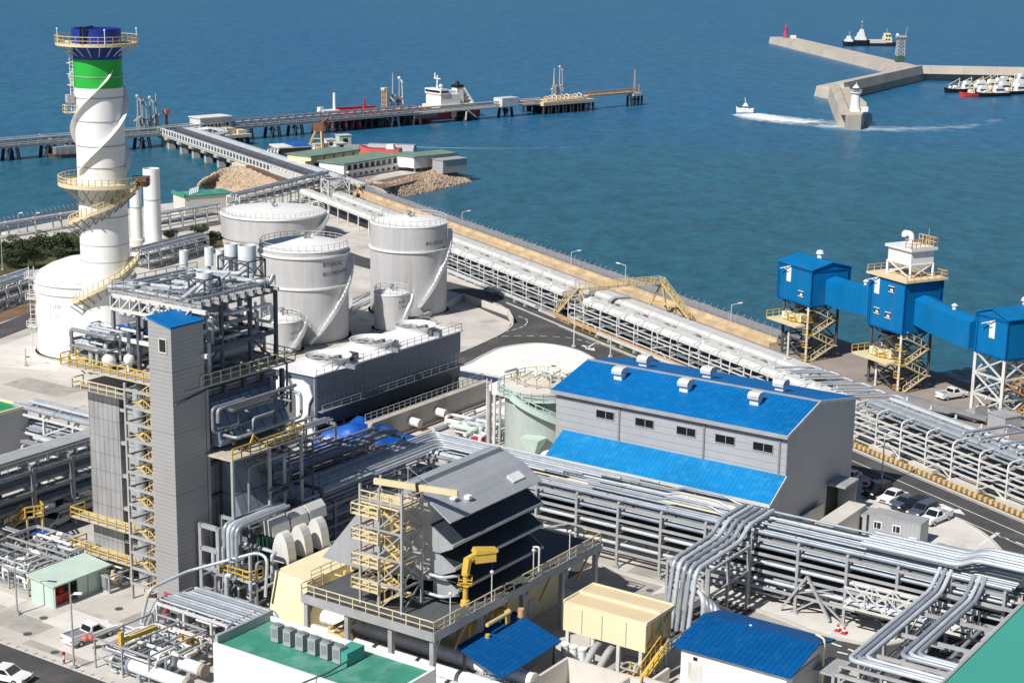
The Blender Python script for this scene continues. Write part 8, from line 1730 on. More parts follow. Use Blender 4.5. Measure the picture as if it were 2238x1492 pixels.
t = thing('pipe_tangle', 'tangle of dark pipes and yellow valves between the lift tower and the cream housing', 'pipes', PL(-110, 116)); pipe_parts(t, PL, (-114, -108.2, 114.5, 120, .3, 6.5), 30, 64, .1, .24, ('pipe dull', 'pipe', 'steel mid', 'pipe bright'), 4); pipe_parts(t, PL, (-110.5, -108.2, 114.2, 116.5, .3, 2.5), 7, 65, .12, .2, ('yellow', 'yellow pale', 'orange'), 3)
# rack field at the lift tower foot
t = thing('pipe_tangle', 'wide low grid of white pipes on short frames right of the lift tower foot', 'pipes', PL(-107, 110)); mb = MB()
for u in (-114.5, -110.8, -107.2, -103.6):
    for v in (108.6, 113.6): mb.beam(PL(u, v, 0), PL(u, v, 3.3), .24)
    mb.beam(PL(u, 108.6, 3.2), PL(u, 113.6, 3.2), .26); mb.beam(PL(u, 108.6, 1.6), PL(u, 113.6, 1.6), .2)
for v in (108.6, 113.6): mb.beam(PL(-114.5, v, 3.3), PL(-103.6, v, 3.3), .24)
mb.out('frame', 'steel white', t)
for k in range(9): v = 109 + k * .52; mb = MB(); mb.path(bend([PL(-116 + .3 * k, v - 1, .4), PL(-115.0 + .2 * k, v, 3.6), PL(-103.2, v, 3.6), PL(-103.2 + .2 * k, v, .6)], .6), .1 + .05 * (k % 3), 8); mb.out('pipe', ['pipe bright', 'pipe', 'insulation'][k % 3], t)
pipe_parts(t, PL, (-114.5, -103.4, 108, 114, .2, 3.6), 26, 66, .08, .18, ('pipe bright', 'pipe', 'white'), 4)
mb = MB(); mb.path(bend([PL(-118.6, 107.6, .4), PL(-118.6, 107.6, 5.6) if False else PL(-116.2, 107.8, .3), PL(-114.6, 107.8, 5.0), PL(-114.6, 113, 5.2), PL(-109.4, 117.5, 7.0), PL(-107.6, 117.0, 7.0), PL(-107.6, 116.6, 3)], .8), .16, 8); mb.out('pipe', 'pipe bright', t)
# process skid in the left foreground
t = thing('process_skid', 'foreground skid of tangled pipes and frames around two silver heat exchangers', 'process skid', PL(-108, 104)); pipe_parts(t, PL, (-113.5, -105.5, 100, 107, .2, 2.6), 40, 67, .07, .18, ('pipe bright', 'pipe', 'pipe dull', 'white', 'concrete pale'), 4)
mb = MB()
for u in (-113.6, -110, -106.5):
    for v in (99.8, 103.4, 107.2): mb.beam(PL(u, v, 0), PL(u, v, 3.0), .15)
    mb.beam(PL(u, 99.8, 3.0), PL(u, 107.2, 3.0), .15)
for v in (99.8, 107.2): mb.beam(PL(-113.6, v, 3.0), PL(-106.5, v, 3.0), .15); mb.beam(PL(-113.6, v, 1.2), PL(-106.5, v, 1.2), .1)
mb.out('frame', 'steel', t)
for k, (v, ua, ub) in enumerate(((103.3, -109.5, -103.4), (100.3, -109.2, -102.4))):
    x = thing('heat_exchanger', ('upper' if k == 0 else 'lower') + ' of the two polished silver heat exchanger cylinders in the left foreground', 'heat exchanger', PL((ua + ub) / 2, v, 0)); mb = MB(); mb.tube(PL(ua, v, 1.3), PL(ub, v, 1.3), .62, 22); mb.out('shell', 'silencer', x)
    mb = MB(); mb.tube(PL(ub, v, 1.3), PL(ub + .5, v, 1.3), .62, 22); mb.out('end_cap', 'concrete brown', x); mb = MB(); mb.tube(PL(ua - .2, v, 1.3), PL(ua, v, 1.3), .8, 18); mb.out('flange', 'pipe', x)
    for u in (ua + 1.2, ub - 1.2): mb = MB(); mb.box(PL, u - .2, u + .2, v - .5, v + .5, 0, .8); mb.out('saddle', 'steel', x)
t = thing('jib_crane', 'small orange yellow jib crane beam above the foreground skid', 'crane', PL(-112, 101)); mb = MB(); q0 = G(265, 1400, 3.0); q1 = G(343, 1370, 3.0); mb.beam(Vector((q0.x, q0.y, 0)), q0 + Vector((0, 0, .8)), .18); mb.out('post', 'steel', t); mb = MB(); mb.beam(q0, q1, .3, .4); mb.beam(q0 + Vector((0, 0, -.5)), q0 + Vector((0, 0, .9)), .42); mb.out('boom', 'yellow', t)
t = thing('valve_cluster', 'yellow valve wheels and pipes at the right end of the foreground skid', 'valves', PL(-107, 107)); pipe_parts(t, PL, (-109.5, -107.5, 105.6, 107.6, .4, 2.2), 8, 68, .12, .2, ('yellow', 'yellow pale'), 3)
t = thing('control_kiosk', 'pink and white control kiosk at the near foot of the grey lift tower', 'kiosk', G(362, 1362, 0)); fk = Fr(G(352, 1366, 0), 124); mb = MB(); mb.box(fk, 0, 1.5, 0, 1.2, 0, 1.9); mb.out('body', 'magenta', t); mb = MB(); mb.box(fk, 1.5, 2.7, -.2, 1.0, 0, 2.4); mb.out('cabinet', 'white', t); mb = MB(); mb.box(fk, 1.7, 2.4, -.26, -.1, .7, 1.9); mb.out('panel', 'glass', t)
# ---- building with green roof
Gz = 7.0; ga0, ga1, gb0, gb1 = -97.4, -78.6, 98.8, 106.0
t = thing('electrical_building', 'white building with a worn green flat roof at the bottom edge', 'building', PL(-88, 102)); mb = MB(); mb.box(PL, ga0, ga1, gb0, gb1, 0, Gz - .2); mb.out('wall', 'white', t)
mb = MB(); mb.box(PL, ga0 + .28, ga1 - .28, gb0 + .28, gb1 - .28, Gz - .19, Gz - .1); mb.out('roof', 'roof green', t)
mb = MB(); mb.box(PL, ga0, ga1, gb0, gb0 + .26, Gz - .2, Gz + .14); mb.box(PL, ga0, ga1, gb1 - .26, gb1, Gz - .2, Gz + .3); mb.box(PL, ga1 - .26, ga1, gb0 + .26, gb1 - .26, Gz - .2, Gz + .2); mb.out('parapet', 'white', t)
mb = MB(); mb.box(PL, ga0, ga0 + .3, gb0 + .26, gb1 + .2, Gz - .2, Gz + .75); mb.out('parapet', 'steel', t)
for k in range(6):
    c = G(607 + k * 27, 1398 + k * 9.3, Gz); f_ = Fr(c, 124); o = thing('air_conditioner', ['first air conditioner from the left end of the green roof row', 'second grey air conditioner in the green roof row', 'third grey air conditioner in the green roof row', 'fourth grey air conditioner in the green roof row', 'fifth grey air conditioner in the green roof row', 'air conditioner nearest the green duct box on the roof'][k], 'air conditioner', c + Vector((0, 0, -.1)), 'air conditioners on the green roof')
    mb = MB(); mb.box(f_, -.42, .42, -.45, .45, Gz, Gz + 1.45); mb.out('body', 'steel', o); mb = MB(); mb.lathe(f_(0, 0, 0), [(.32, Gz + 1.45), (.32, Gz + 1.55), (.1, Gz + 1.55)], 14); mb.out('fan', 'steel mid', o); mb = MB(); mb.box(f_, -.3, .3, -.47, -.45, Gz + .4, Gz + 1.2); mb.out('grille', 'steel mid', o)
t = thing('roof_duct', 'green cable duct with a boxed end behind the air conditioners on the green roof', 'duct', PL(-86, 103.6, Gz)); mb = MB(); p, q = G(655, 1388, Gz + .4), G(760, 1425, Gz + .4); mb.beam(p, q, .7, .35); mb.out('tray', 'steel', t); mb = MB(); c = G(755, 1445, Gz); f_ = Fr(c, 34); mb.box(f_, -.6, 1.7, -.7, .7, Gz - .08, Gz + 1.1); mb.out('box', 'roof teal', t)
mb = MB(); mb.tube(G(765, 1440, Gz + .5), G(715, 1470, Gz + .2), .08, 6); mb.tube(G(715, 1470, Gz + .2), G(660, 1492, Gz + .1), .08, 6); mb.out('cable', 'steel dark', t)
# ---- small blue roof and the larger pitched one
t = thing('canopy_shed', 'small open shed with a ribbed blue roof on slim posts beside the dark deck', 'shed', PL(-80.3, 119.3)); zc = lambda u: 4.0
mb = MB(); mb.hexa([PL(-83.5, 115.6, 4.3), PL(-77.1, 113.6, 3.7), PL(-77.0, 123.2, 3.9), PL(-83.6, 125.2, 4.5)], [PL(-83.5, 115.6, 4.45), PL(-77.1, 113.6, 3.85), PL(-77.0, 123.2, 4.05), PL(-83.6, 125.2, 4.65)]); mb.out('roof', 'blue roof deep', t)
mb = MB()
for i in range(11): f = (i + .5) / 11; a_ = PL(-83.5, 115.6, 4.47).lerp(PL(-83.6, 125.2, 4.67), f); b_ = PL(-77.1, 113.6, 3.87).lerp(PL(-77.0, 123.2, 4.07), f); mb.beam(a_, b_, .07, .06)
mb.out('roof_rib', 'blue roof deep', t)
for u, v in ((-83.0, 116.2), (-77.5, 114.4), (-77.4, 122.6), (-83.1, 124.4)): mb = MB(); mb.beam(PL(u, v, 0), PL(u, v, 4.0), .2); mb.out('post', 'steel dark', t)
t = thing('compressor_set', 'machinery boxes standing under the small blue canopy roof', 'machine', PL(-80, 119)); mb = MB(); mb.box(PL, -82, -79.6, 116.5, 119.5, .1, 1.8); mb.box(PL, -81.5, -79, 120.5, 122.6, .1, 1.4); mb.out('body', 'steel', t); pipe_parts(t, PL, (-82.5, -77.8, 115.5, 123, .2, 2.4), 9, 69, .08, .16, ('pipe', 'pipe bright'), 3)
t = thing('warehouse', 'white walled shed with a low pitched plain blue roof at the bottom right', 'building', PL(-62.4, 133.4)); su0, su1, sv0, sv1 = -67.6, -57.0, 129.0, 137.6
prof = [(sv0 - .5, 3.85), (sv0 + 5.4, 4.95), (sv1 + .6, 4.1)]
mb = MB(); mb.extrude([PL(su0, sv0, 0), PL(su0, sv0, 3.95)] + [PL(su0, v, z - .06) for v, z in prof[1:-1]] + [PL(su0, sv1, 3.95), PL(su0, sv1, 0)], A_ * (su1 - su0)); mb.out('wall', 'white', t)
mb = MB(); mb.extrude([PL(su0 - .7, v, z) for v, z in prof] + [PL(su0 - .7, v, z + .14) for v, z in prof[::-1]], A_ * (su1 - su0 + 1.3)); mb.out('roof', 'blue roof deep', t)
mb = MB(); mb.box(PL, su0 + .8, su0 + 2.2, sv0 - .06, sv0 + .05, 0, 2.6); mb.out('door', 'steel white', t)
mb = MB(); mb.box(PL, su0 + 1.3, su0 + 1.7, sv0 - .1, sv0 - .05, 2.9, 3.2); mb.out('sign_plate', 'black', t); mb = MB(); mb.ball(PL(-63.4, 134.6, 5.0), .18, 8); mb.out('roof_fixture', 'white', t)
mb = MB(); mb.box(PL, su1 + .003, su1 + .1, 130.4, 136, .1, 3.4); mb.out('end_wall', 'clad shade', t); mb = MB(); mb.box(PL, su1 + .1, su1 + 2.4, 134.4, 138, 2.3, 2.5); mb.out('porch', 'steel', t)
mb = MB(); mb.path(bend([PL(su1 + .6, 135.6, 0), PL(su1 + .6, 135.6, 5.2), PL(su1 - .3, 135.6, 5.4)], .4), .1, 8); mb.out('vent_pipe', 'cream', t)
# ---- cream filter house
t = thing('filter_house', 'cream box shaped filter house raised on legs with a tan twin strip roof', 'building', PL(-74.6, 129.6)); fa0, fa1, fb0, fb1 = -79.2, -70.3, 127.0, 132.3
mb = MB(); mb.box(PL, fa0, fa1 - .3, fb0 + .25, fb1 - .25, 3.2, 6.0); mb.out('wall', 'cream', t)
mb = MB(); mb.box(PL, fa0 - .05, fa1, fb0, fb0 + .22, 3.2, 6.1)
mb.out('front_panel', 'cream', t)
for u in (-77.2, -75.0, -72.4): mb = MB(); mb.box(PL, u, u + .07, fb0 - .03, fb0 - .001, 3.3, 5.7); mb.out('panel_joint', 'steel mid', t)
mb = MB(); mb.box(PL, fa0 + .1, fa1 - .1, fb0 + .3, 129.6, 6.02, 6.1); mb.box(PL, fa0 + .1, fa1 - .1, 130.0, fb1 - .2, 6.02, 6.2); mb.out('roof', 'cream roof', t)
mb = MB(); mb.box(PL, fa0, fa1, 129.62, 129.98, 6.0, 6.3); mb.box(PL, fa0, fa1, fb1 - .18, fb1, 5.9, 6.3); mb.box(PL, fa0 - .1, fa0 + .09, fb0, fb1, 5.9, 6.25); mb.box(PL, fa1 - .09, fa1 + .1, fb0, fb1, 5.9, 6.2); mb.out('roof_edge', 'cream', t)
mb = MB()
for v in (127.3, 128.8, 130.3, 131.8): mb.beam(PL(fa1 - .1, v, 3.2), PL(fa1 - .1, v, 6), .2)
mb.beam(PL(fa1 - .1, fb0, 3.3), PL(fa1 - .1, fb1, 5.8), .15); mb.out('end_frame', 'yellow pale', t)
for u in (fa0 + .4, -76.0, -73.2, fa1 - .5):
    for v in (127.2, 131.8): mb = MB(); mb.beam(PL(u, v, 0), PL(u, v, 3.2), .34); mb.out('leg', 'steel white', t)
for k in range(3):
    u = -78.6 + k * .95; mb = MB(); mb.lathe(PL(u, 126.4), [(.12, .4), (.38, .9), (.38, 2.0), (.45, 2.05), (.45, 2.2)], 12); mb.out('silo_cone', 'white', t)
for k in range(2):
    u = -75.6 + k * 1.5; mb = MB(); mb.path(bend([PL(u, 128.4, 2.6), PL(u, 126.8, 2.4), PL(u, 124.6, .8)], .7, 4), .36, 8); mb.out('duct', 'steel', t)
mb = MB(); mb.box(PL, -78.6, -75.4, 124.4, 126.6, .9, 1.05); mb.box(PL, -75.2, -73.2, 123.6, 126, .5, .65); mb.out('tray', 'steel', t)
mb = MB(); mb.tube(PL(-77.0, 129.5, 1.2), PL(-77.0, 129.5, 3.2), .6, 16); mb.out('vessel', 'steel mid', t); mb = MB(); mb.tube(PL(-71.0, 130.5, .2), PL(-71.0, 130.5, 3.0), .8, 16); mb.out('vessel', 'steel mid', t)
mb = MB(); mb.beam(PL(-70.0, 124.6, .3), PL(-69.4, 129.2, 3.2), .8, .14); mb.rail([PL(-70.5, 124.6, .3), PL(-69.9, 129.2, 3.2)], 1.0, .09, .9); mb.rail([PL(-69.6, 124.6, .3), PL(-69.0, 129.2, 3.2)], 1.0, .09, .9); mb.out('stair', 'yellow', t)
pipe_parts(t, PL, (-72.6, -70.6, 126.2, 128.4, .3, 2.2), 6, 70, .1, .16, ('orange', 'yellow', 'steel'), 3)
mb = MB(); mb.box(PL, -69.8, -68.9, 128.5, 133.5, 2.9, 3.05); mb.rail([PL(-68.9, 128.5, 3.0), PL(-68.9, 133.5, 3.0)], 1.0, .09, 1); mb.out('walkway', 'grating', t)
# ---- open pit walls at the bottom edge
t = thing('pit_wall', 'white walled open pit at the bottom edge in front of the cream filter house', 'wall', PL(-73, 122)); mb = MB(); mb.box(PL, -76.6, -76.3, 114, 123.6, 0, 2.4); mb.box(PL, -76.3, -68.6, 123.3, 123.6, 0, 2.4); mb.box(PL, -70.0, -69.7, 114, 123.28, 0, 2.35); mb.out('wall', 'concrete pale', t)
t = thing('low_wall', 'white low retaining wall left of the low pitched blue roof shed', 'wall', PL(-68, 125)); mb = MB(); mb.box(PL, -68.8, -60, 124.2, 124.5, 0, 2.2); mb.box(PL, -68.8, -68.5, 124.5, 128.6, 0, 1.6); mb.out('wall', 'concrete pale', t)
# ---- teal roof building at the lower right
t = thing('workshop_building', 'huge plain teal green roof cut off by the lower right corner', 'building', PL(-30, 130)); mb = MB(); mb.box(PL, -41.2, -18, 90, 152, 0, 8.6); mb.out('wall', 'clad shade', t); mb = MB(); mb.box(PL, -41.5, -18, 90, 152, 8.6, 8.9); mb.out('roof', 'roof teal', t); mb = MB(); mb.box(PL, -41.75, -41.51, 90, 152, 8.5, 9.05); mb.out('gutter', 'steel', t)
# ---- site office container and small things at the parking
t = thing('site_office', 'grey portable office cabin with two white framed windows behind the long pipe rack', 'cabin', PL(-66, 177.5)); mb = MB(); mb.box(PL, -69, -62.8, 176.6, 179.2, .1, 2.8); mb.out('wall', 'clad grey v', t); mb = MB(); mb.box(PL, -69.05, -62.75, 176.55, 179.25, 2.8, 2.92); mb.out('roof', 'steel', t)
for u in (-67.9, -65.6):
    mb = MB(); mb.box(PL, u - .5, u + .5, 176.52, 176.62, 1.3, 2.2); w_ = mb.out('frame', 'white', t); mb = MB(); mb.box(PL, u - .05, u + .4, 176.49, 176.53, 1.38, 2.1); mb.box(PL, u - .4, u - .12, 176.49, 176.53, 1.38, 2.1); mb.out('pane', 'glass', w_)
mb = MB(); mb.box(PL, -64.0, -63.1, 175.9, 176.55, .3, 1.2); mb.out('air_conditioner', 'white', t)
t = thing('storage_container', 'dark sided container left of the grey portable office', 'container', PL(-70.5, 178)); mb = MB(); mb.box(PL, -71.4, -69.3, 176.6, 179.6, 0, 2.6); mb.out('wall', 'steel', t); mb = MB(); mb.box(PL, -70.9, -69.8, 176.5, 176.61, .1, 2.3); mb.out('door', 'black', t)
t = thing('plank_stack', 'flat grey steel sheets lying on the pale paving near the portable office', 'stack', PL(-58, 177)); mb = MB(); mb.box(PL, -61.5, -54.5, 176.4, 179, .05, .35); mb.out('sheet', 'steel', t)
for k, (x, y) in enumerate([(1890, 1068), (1908, 1055), (1905, 1052)]):
    if k == 2: continue
    c = G(x, y, 0); t = thing('safety_barrel', ['red and white safety barrel at the paving edge left of the black car', 'red safety barrel beside the slim lamp pole'][k], 'barrel', c, 'red safety barrels'); mb = MB(); mb.lathe(c, [(.34, 0), (.34, .42)], 14); mb.out('lower_band', 'red', t); mb = MB(); mb.lathe(c, [(.35, .42), (.35, .62)], 14); mb.out('white_band', 'white', t); mb = MB(); mb.lathe(c, [(.34, .62), (.34, .9), (.05, 1.0)], 14); mb.out('upper_band', 'red', t)
for k, (x, y) in enumerate([(1831, 1378), (1845, 1384)]):
    c = G(x, y, 0); t = thing('traffic_cone', ['left', 'right'][k] + ' of the two red cones on the pale paving under the long rack', 'traffic cone', c, 'red cones'); mb = MB(); mb.lathe(c, [(.28, .05), (.06, .75)], 12); mb.out('cone', 'red', t); mb = MB(); mb.box(Fr(c, 124), -.32, .32, -.32, .32, 0, .05); mb.out('base', 'red', t); mb = MB(); mb.lathe(c, [(.20, .32), (.14, .5)], 12); mb.out('stripe', 'white', t)
# ---- left side: shelter, green roof, skids
t = thing('shelter', 'low pale mint green shelter with an open shaded side left of the lift tower', 'shed', PL(-129, 110.5)); mb = MB(); mb.box(PL, -131.0, -130.8, 107.0, 114.2, 0, 2.5); mb.box(PL, -130.8, -127.6, 107.0, 107.15, 0, 2.4); mb.box(PL, -130.8, -127.6, 114.05, 114.2, 0, 2.4); mb.box(PL, -127.75, -127.6, 110.2, 114.05, 0, 2.3); mb.out('wall', 'pale green', t)
mb = MB(); mb.hexa([PL(-131.3, 106.7, 2.75), PL(-127.2, 106.7, 2.35), PL(-127.2, 114.5, 2.35), PL(-131.3, 114.5, 2.75)], [PL(-131.3, 106.7, 2.9), PL(-127.2, 106.7, 2.5), PL(-127.2, 114.5, 2.5), PL(-131.3, 114.5, 2.9)]); mb.out('roof', 'pale green', t)
for v in (107.1, 109, 111.6): mb = MB(); mb.beam(PL(-127.5, v, 0), PL(-127.5, v, 2.4), .12); mb.out('post', 'pale green', t)
t = thing('fire_pump', 'red fire pump standing inside the mint green shelter', 'pump', PL(-128.8, 108.3)); mb = MB(); mb.box(PL, -129.8, -128.0, 107.5, 109.4, .1, 1.0); mb.ball(PL(-128.6, 108.6, 1.1), .5, 10); mb.out('body', 'red', t)
t = thing('switch_building', 'building with a bright green flat roof and grey wall at the left edge', 'building', PL(-180, 132)); mb = MB(); mb.box(PL, -192, -170.6, 128.5, 140.4, 0, 6.0); mb.out('wall', 'clad shade', t); mb = MB(); mb.box(PL, -192, -170.9, 128.5, 140.1, 6.0, 6.06); mb.out('roof', 'roof green bright', t); mb = MB(); mb.box(PL, -170.88, -170.55, 128.5, 140.4, 6.0, 6.35); mb.box(PL, -192, -170.9, 140.11, 140.42, 6.0, 6.35); mb.out('parapet', 'cream', t)
skids = [((-150, -141, 108, 114.5, .2, 3.0), 30, 'grey pump skid and pipes at the left edge below the yellow frame'), ((-141, -132, 107.5, 112, .2, 2.6), 30, 'jumble of white valves and pipes behind the mint green shelter'), ((-141, -131.5, 112.4, 116.5, .2, 3.2), 30, 'grey pipe jumble at the foot of the boiler front'), ((-133, -126, 113, 116, .3, 1.8), 14, 'fat silver pipes bending along the foot of the boiler front')]
for k, (bx, n_, lab) in enumerate(skids):
    t = thing('pump_skid', lab, 'pump skid', PL((bx[0] + bx[1]) / 2, (bx[2] + bx[3]) / 2)); pipe_parts(t, PL, bx, n_, 300 + k, .07, .2 if k < 3 else .38, ('pipe bright', 'pipe', 'white', 'pipe dull', 'concrete pale'), 4)
    mb = MB(); mb.box(PL, bx[0], bx[1], bx[2], bx[3], .02, .2); mb.out('base', 'concrete', t)
    mb = MB()
    for i in range(4): u = bx[0] + (bx[1] - bx[0]) * i / 3; mb.beam(PL(u, bx[2], .2), PL(u, bx[2], bx[5]), .16); mb.beam(PL(u, bx[3], .2), PL(u, bx[3], bx[5]), .16); mb.beam(PL(u, bx[2], bx[5]), PL(u, bx[3], bx[5]), .16)
    mb.beam(PL(bx[0], bx[2], bx[5]), PL(bx[1], bx[2], bx[5]), .16); mb.beam(PL(bx[0], bx[3], bx[5]), PL(bx[1], bx[3], bx[5]), .16); mb.out('frame', 'steel', t)
    r2 = random.Random(k)
    for i in range(4): c = PL(r2.uniform(bx[0] + .5, bx[1] - .5), r2.uniform(bx[2] + .4, bx[3] - .4), .2); mb = MB(); mb.lathe(c, [(.45, 0), (.45, 1.0), (.2, 1.3), (.2, 1.7)], 12); mb.out('pump', r2.choice(['white', 'steel', 'yellow pale']), t)
mb = MB(); mb.beam(G(60, 1268, 2.2), G(132, 1240, 2.2), .3); tag(mb.out('pipe_beam', 'yellow cream'), 'pale yellow lifting beam above the pipe jumble left of the shelter', 'beam')
t = thing('yellow_stair', 'tall yellow stair frame at the left edge', 'stairs', G(15, 1190, 0)); fy = Fr(G(-30, 1205, 0), 62); mb = MB(); stairs(mb, fy, 0, 4.4, 0, .2, 3.4, 1, 1.4, .2); mb.rail([fy(4.4, -.2, 3.4), fy(6.4, -.2, 3.4), fy(6.4, 1.6, 3.4)], 1.1, .16, .8); mb.out('flight', 'yellow', t)
mb = MB(); mb.box(fy, 4.4, 6.4, -.2, 1.6, 3.2, 3.4)
for u, v in ((4.6, 0), (6.3, 0), (6.3, 1.5)): mb.beam(fy(u, v, 0), fy(u, v, 3.2), .22)
mb.out('landing', 'yellow pale', t)
t = thing('equipment_cover', 'blue and red covered equipment on the pale ground at the left', 'equipment', PL(-142, 118.4)); mb = MB(); mb.beam(G(62, 1158, 1.2), G(105, 1172, 1.2), 1.4, .5); mb.out('cover', 'blue paint', t); mb = MB(); mb.beam(G(104, 1172, 1.3), G(130, 1178, .9), .9, .35); mb.out('nose', 'red', t); mb = MB(); mb.beam(G(58, 1172, .4), G(112, 1186, .4), 1.6, .8); mb.out('base', 'steel dark', t); mb = MB(); mb.box(Fr(G(95, 1186, 0), 34), 0, 1, 0, 1, 0, 1.4); mb.out('box', 'red pale', t)
c = G(140, 1450, 0); t = thing('hydrant_post', 'slim red and white marker post on the pale apron near the left road', 'post', c); mb = MB(); mb.tube(c, c + Vector((0, 0, .5)), .12, 8); mb.tube(c + Vector((0, 0, .95)), c + Vector((0, 0, 1.2)), .16, 8); mb.out('post', 'red', t); mb = MB(); mb.tube(c + Vector((0, 0, .5)), c + Vector((0, 0, .95)), .1, 8); mb.out('white_band', 'white', t)
t = thing('dark_container', 'dark weathered tank trailer on the shaded ground under the left pipe bridge', 'trailer', PL(-158, 134)); mb = MB(); mb.tube(PL(-156, 128, 1.4), PL(-150.6, 128, 1.4), .9, 14); mb.out('tank', 'steel dark', t); mb = MB(); mb.box(PL, -156, -150.8, 127.4, 128.6, .1, .6); mb.out('chassis', 'steel dark', t)

# ================================================================== VEHICLES
def car_mesh(kind, paint, label, p, hd, L=4.5, W=1.8, H=1.45, group='parked cars', cat='car'):
    """car along +u of its own frame (front at +u)"""
    t = thing('parked_car' if kind != 'pickup' else 'pickup_truck', label, cat, p, group); f = Fr(p, hd); h = W / 2
    if kind == 'sedan': lo = [(-.50, .35), (-.495, .82), (-.36, .90), (.22, .90), (.42, .80), (.49, .66), (.50, .35)]; cab = [(-.36, .88), (-.20, 1.42), (.06, 1.45), (.24, .88)]
    elif kind == 'suv': lo = [(-.50, .38), (-.50, .95), (-.46, 1.0), (.24, 1.0), (.45, .92), (.50, .75), (.50, .38)]; cab = [(-.47, .98), (-.42, 1.62), (.04, 1.66), (.25, .98)]
    else: lo = [(-.50, .42), (-.50, .98), (.02, .98), (.24, 1.0), (.44, .92), (.50, .78), (.50, .42)]; cab = [(-.10, .96), (-.05, 1.66), (.10, 1.70), (.26, .96)]
    mb = MB(); n = len(lo); sec = []
    for s, k in ((-1, .90), (-.94, 1), (.94, 1), (1, .90)):
        zc = .62; sec.append([f(u * L * (1 if k == 1 else .985), s * h, zc + (z - zc) * k) for u, z in lo])
    vs = [q for r_ in sec for q in r_]; fs = [(i * n + j, i * n + (j + 1) % n, (i + 1) * n + (j + 1) % n, (i + 1) * n + j) for i in range(3) for j in range(n)] + [tuple(range(n))[::-1], tuple(3 * n + j for j in range(n))]
    mb.add(vs, fs); mb.out('body', paint, t)
    mb = MB(); a_, b_, c_, d_ = cab; wt = .80; mb.hexa([f(a_[0] * L, -h * .93, a_[1]), f(d_[0] * L, -h * .93, d_[1]), f(d_[0] * L, h * .93, d_[1]), f(a_[0] * L, h * .93, a_[1])], [f(b_[0] * L, -h * wt, b_[1]), f(c_[0] * L, -h * wt, c_[1]), f(c_[0] * L, h * wt, c_[1]), f(b_[0] * L, h * wt, b_[1])]); cb = mb.out('cabin', paint, t)
    def lerp2(p_, q_, k): return (p_[0] + (q_[0] - p_[0]) * k, p_[1] + (q_[1] - p_[1]) * k)
    def pan(u0, z0, w0, u1, z1, w1, dx):            # glass across the car, front or rear
        mb = MB(); mb.hexa([f(u0 * L + dx, -w0, z0), f(u0 * L + dx, w0, z0), f(u0 * L - dx, w0, z0 - .01), f(u0 * L - dx, -w0, z0 - .01)], [f(u1 * L + dx, -w1, z1), f(u1 * L + dx, w1, z1), f(u1 * L - dx, w1, z1), f(u1 * L - dx, -w1, z1)]); return mb
    lo_, hi_ = lerp2(d_, c_, .14), lerp2(d_, c_, .90); pan(lo_[0], lo_[1], h * .84, hi_[0], hi_[1], h * .74, .035).out('windscreen', 'glass', cb)
    lo_, hi_ = lerp2(a_, b_, .16), lerp2(a_, b_, .86); pan(lo_[0], lo_[1], h * .80, hi_[0], hi_[1], h * .72, .035).out('rear_window', 'glass', cb)
    for s in (-1, 1):
        k0, k1 = .14, .84; P0, P1, P2, P3 = lerp2(a_, b_, k0), lerp2(d_, c_, k0), lerp2(d_, c_, k1), lerp2(a_, b_, k1); w0 = h * (.93 + (wt - .93) * k0) + .012; w1 = h * (.93 + (wt - .93) * k1) + .012; ins = .05
        q = [f((P0[0] + ins) * L, s * w0, P0[1]), f((P1[0] - ins) * L, s * w0, P1[1]), f((P2[0] - ins * .6) * L, s * w1, P2[1]), f((P3[0] + ins * .6) * L, s * w1, P3[1])]
        mb = MB(); mb.extrude(q, f.b * (-.03 * s)); mb.out('side_window', 'glass', cb)
        for u in (-.31, .31):
            mb = MB(); mb.tube(f(u * L, s * (h - .20), .33), f(u * L, s * (h + .015), .33), .33, 14); w_ = mb.out('wheel', 'rubber', t)
            mb = MB(); mb.tube(f(u * L, s * (h + .0), .33), f(u * L, s * (h + .025), .33), .19, 10); mb.out('rim', 'car silver', w_)
        mb = MB(); mb.box(f, .475 * L, .497 * L, s * h * .82 - .17, s * h * .82 + .17, .66 if kind == 'sedan' else .74, .78 if kind == 'sedan' else .9); mb.out('headlight', 'lamp glass', t)
        mb = MB(); mb.box(f, -.503 * L, -.49 * L, s * h * .8 - .16, s * h * .8 + .16, .7, .85); mb.out('tail_light', 'red', t)
    if kind == 'pickup':
        mb = MB(); mb.box(f, -.485 * L, -.115 * L, -h * .86, h * .86, .97, 1.0); mb.out('load_bed', 'steel mid', t)
        mb = MB()
        for s in (-1, 1): mb.box(f, -.5 * L, -.10 * L, s * h * .93 - .05, s * h * .93 + .05, .97, 1.22)
        mb.box(f, -.5 * L, -.485 * L, -h * .93, h * .93, .97, 1.22); mb.out('bed_side', paint, t)
    mb = MB(); mb.box(f, .49 * L, .505 * L, -h * .5, h * .5, .45, .62); mb.out('grille', 'black', t)
    return t
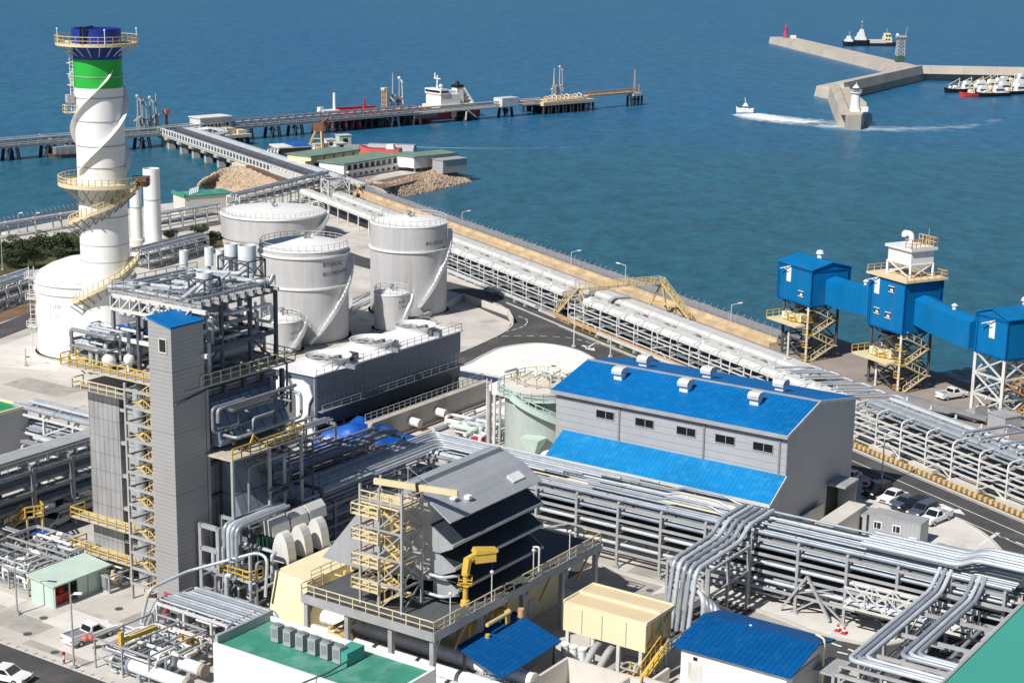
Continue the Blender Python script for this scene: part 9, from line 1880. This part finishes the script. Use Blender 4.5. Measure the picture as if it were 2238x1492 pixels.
cars = [('suv', 'car black', 'glossy black car, first of the parked row beside the slim lamp pole', 1917, 1078, 226), ('sedan', 'car white', 'white hatchback parked between the black car and the grey sedan', 1951, 1090, 226),
        ('sedan', 'car slate', 'grey sedan with a dark windscreen, third in the parked row', 1978, 1104, 226), ('suv', 'car black', 'black station wagon half hidden behind the blue grey van', 1998, 1113, 226),
        ('suv', 'car slate', 'dark blue grey van parked next to the white pickup', 2016, 1122, 226)]
for kd, pa_, lab, x, y, hd in cars: car_mesh(kd, pa_, lab, G(x, y + 4, 0), hd, 4.4 if kd != 'suv' else 4.6, 1.75, group='cars parked beside the road')
car_mesh('pickup', 'car white', 'white pickup at the right end of the parked row', G(2044, 1140, 0), 226, 4.9, 1.75, cat='pickup', group='cars parked beside the road')
car_mesh('sedan', 'car white', 'pale car parked in the shade of the blue roofed hall', G(1857, 1052, 0), 210, 4.4, 1.75, group='cars parked beside the road')
car_mesh('pickup', 'car white', 'white pickup on the quay between the blue house towers', G(2079, 870, 0), 60, 5.0, 1.8, cat='pickup', group='service vehicles')
car_mesh('pickup', 'car white', 'white pickup with an open bed on the pale apron at lower left', G(197, 1396, 0), 40, 5.4, 1.85, cat='pickup', group='service vehicles')
car_mesh('suv', 'car white', 'white van on the pale ground beside the blue and red equipment', G(125, 1146, 0), 205, 4.7, 1.8, cat='van', group='service vehicles')
car_mesh('suv', 'car white', 'white van half hidden by the boiler front corner on the left road', G(188, 1112, 0), 30, 4.7, 1.8, cat='van', group='service vehicles')
car_mesh('sedan', 'car white', 'white car cut off by the bottom left corner', G(16, 1486, 0), 110, 4.5, 1.8, group='service vehicles')
# load in the pickup bed
t = tag(MB().out('_tmp', 'steel') if False else thing('cargo_sack', 'pinkish sacks lying in the open bed of the lower left pickup', 'sack', G(186, 1396, 1.0)), None, None); mb = MB(); q = G(186, 1399, 1.1); mb.ball(q + Vector((0, 0, .25)), .42, 10, .7); mb.ball(q + Vector((.5, .2, .22)), .36, 10, .7); mb.out('sack', 'red pale', t)
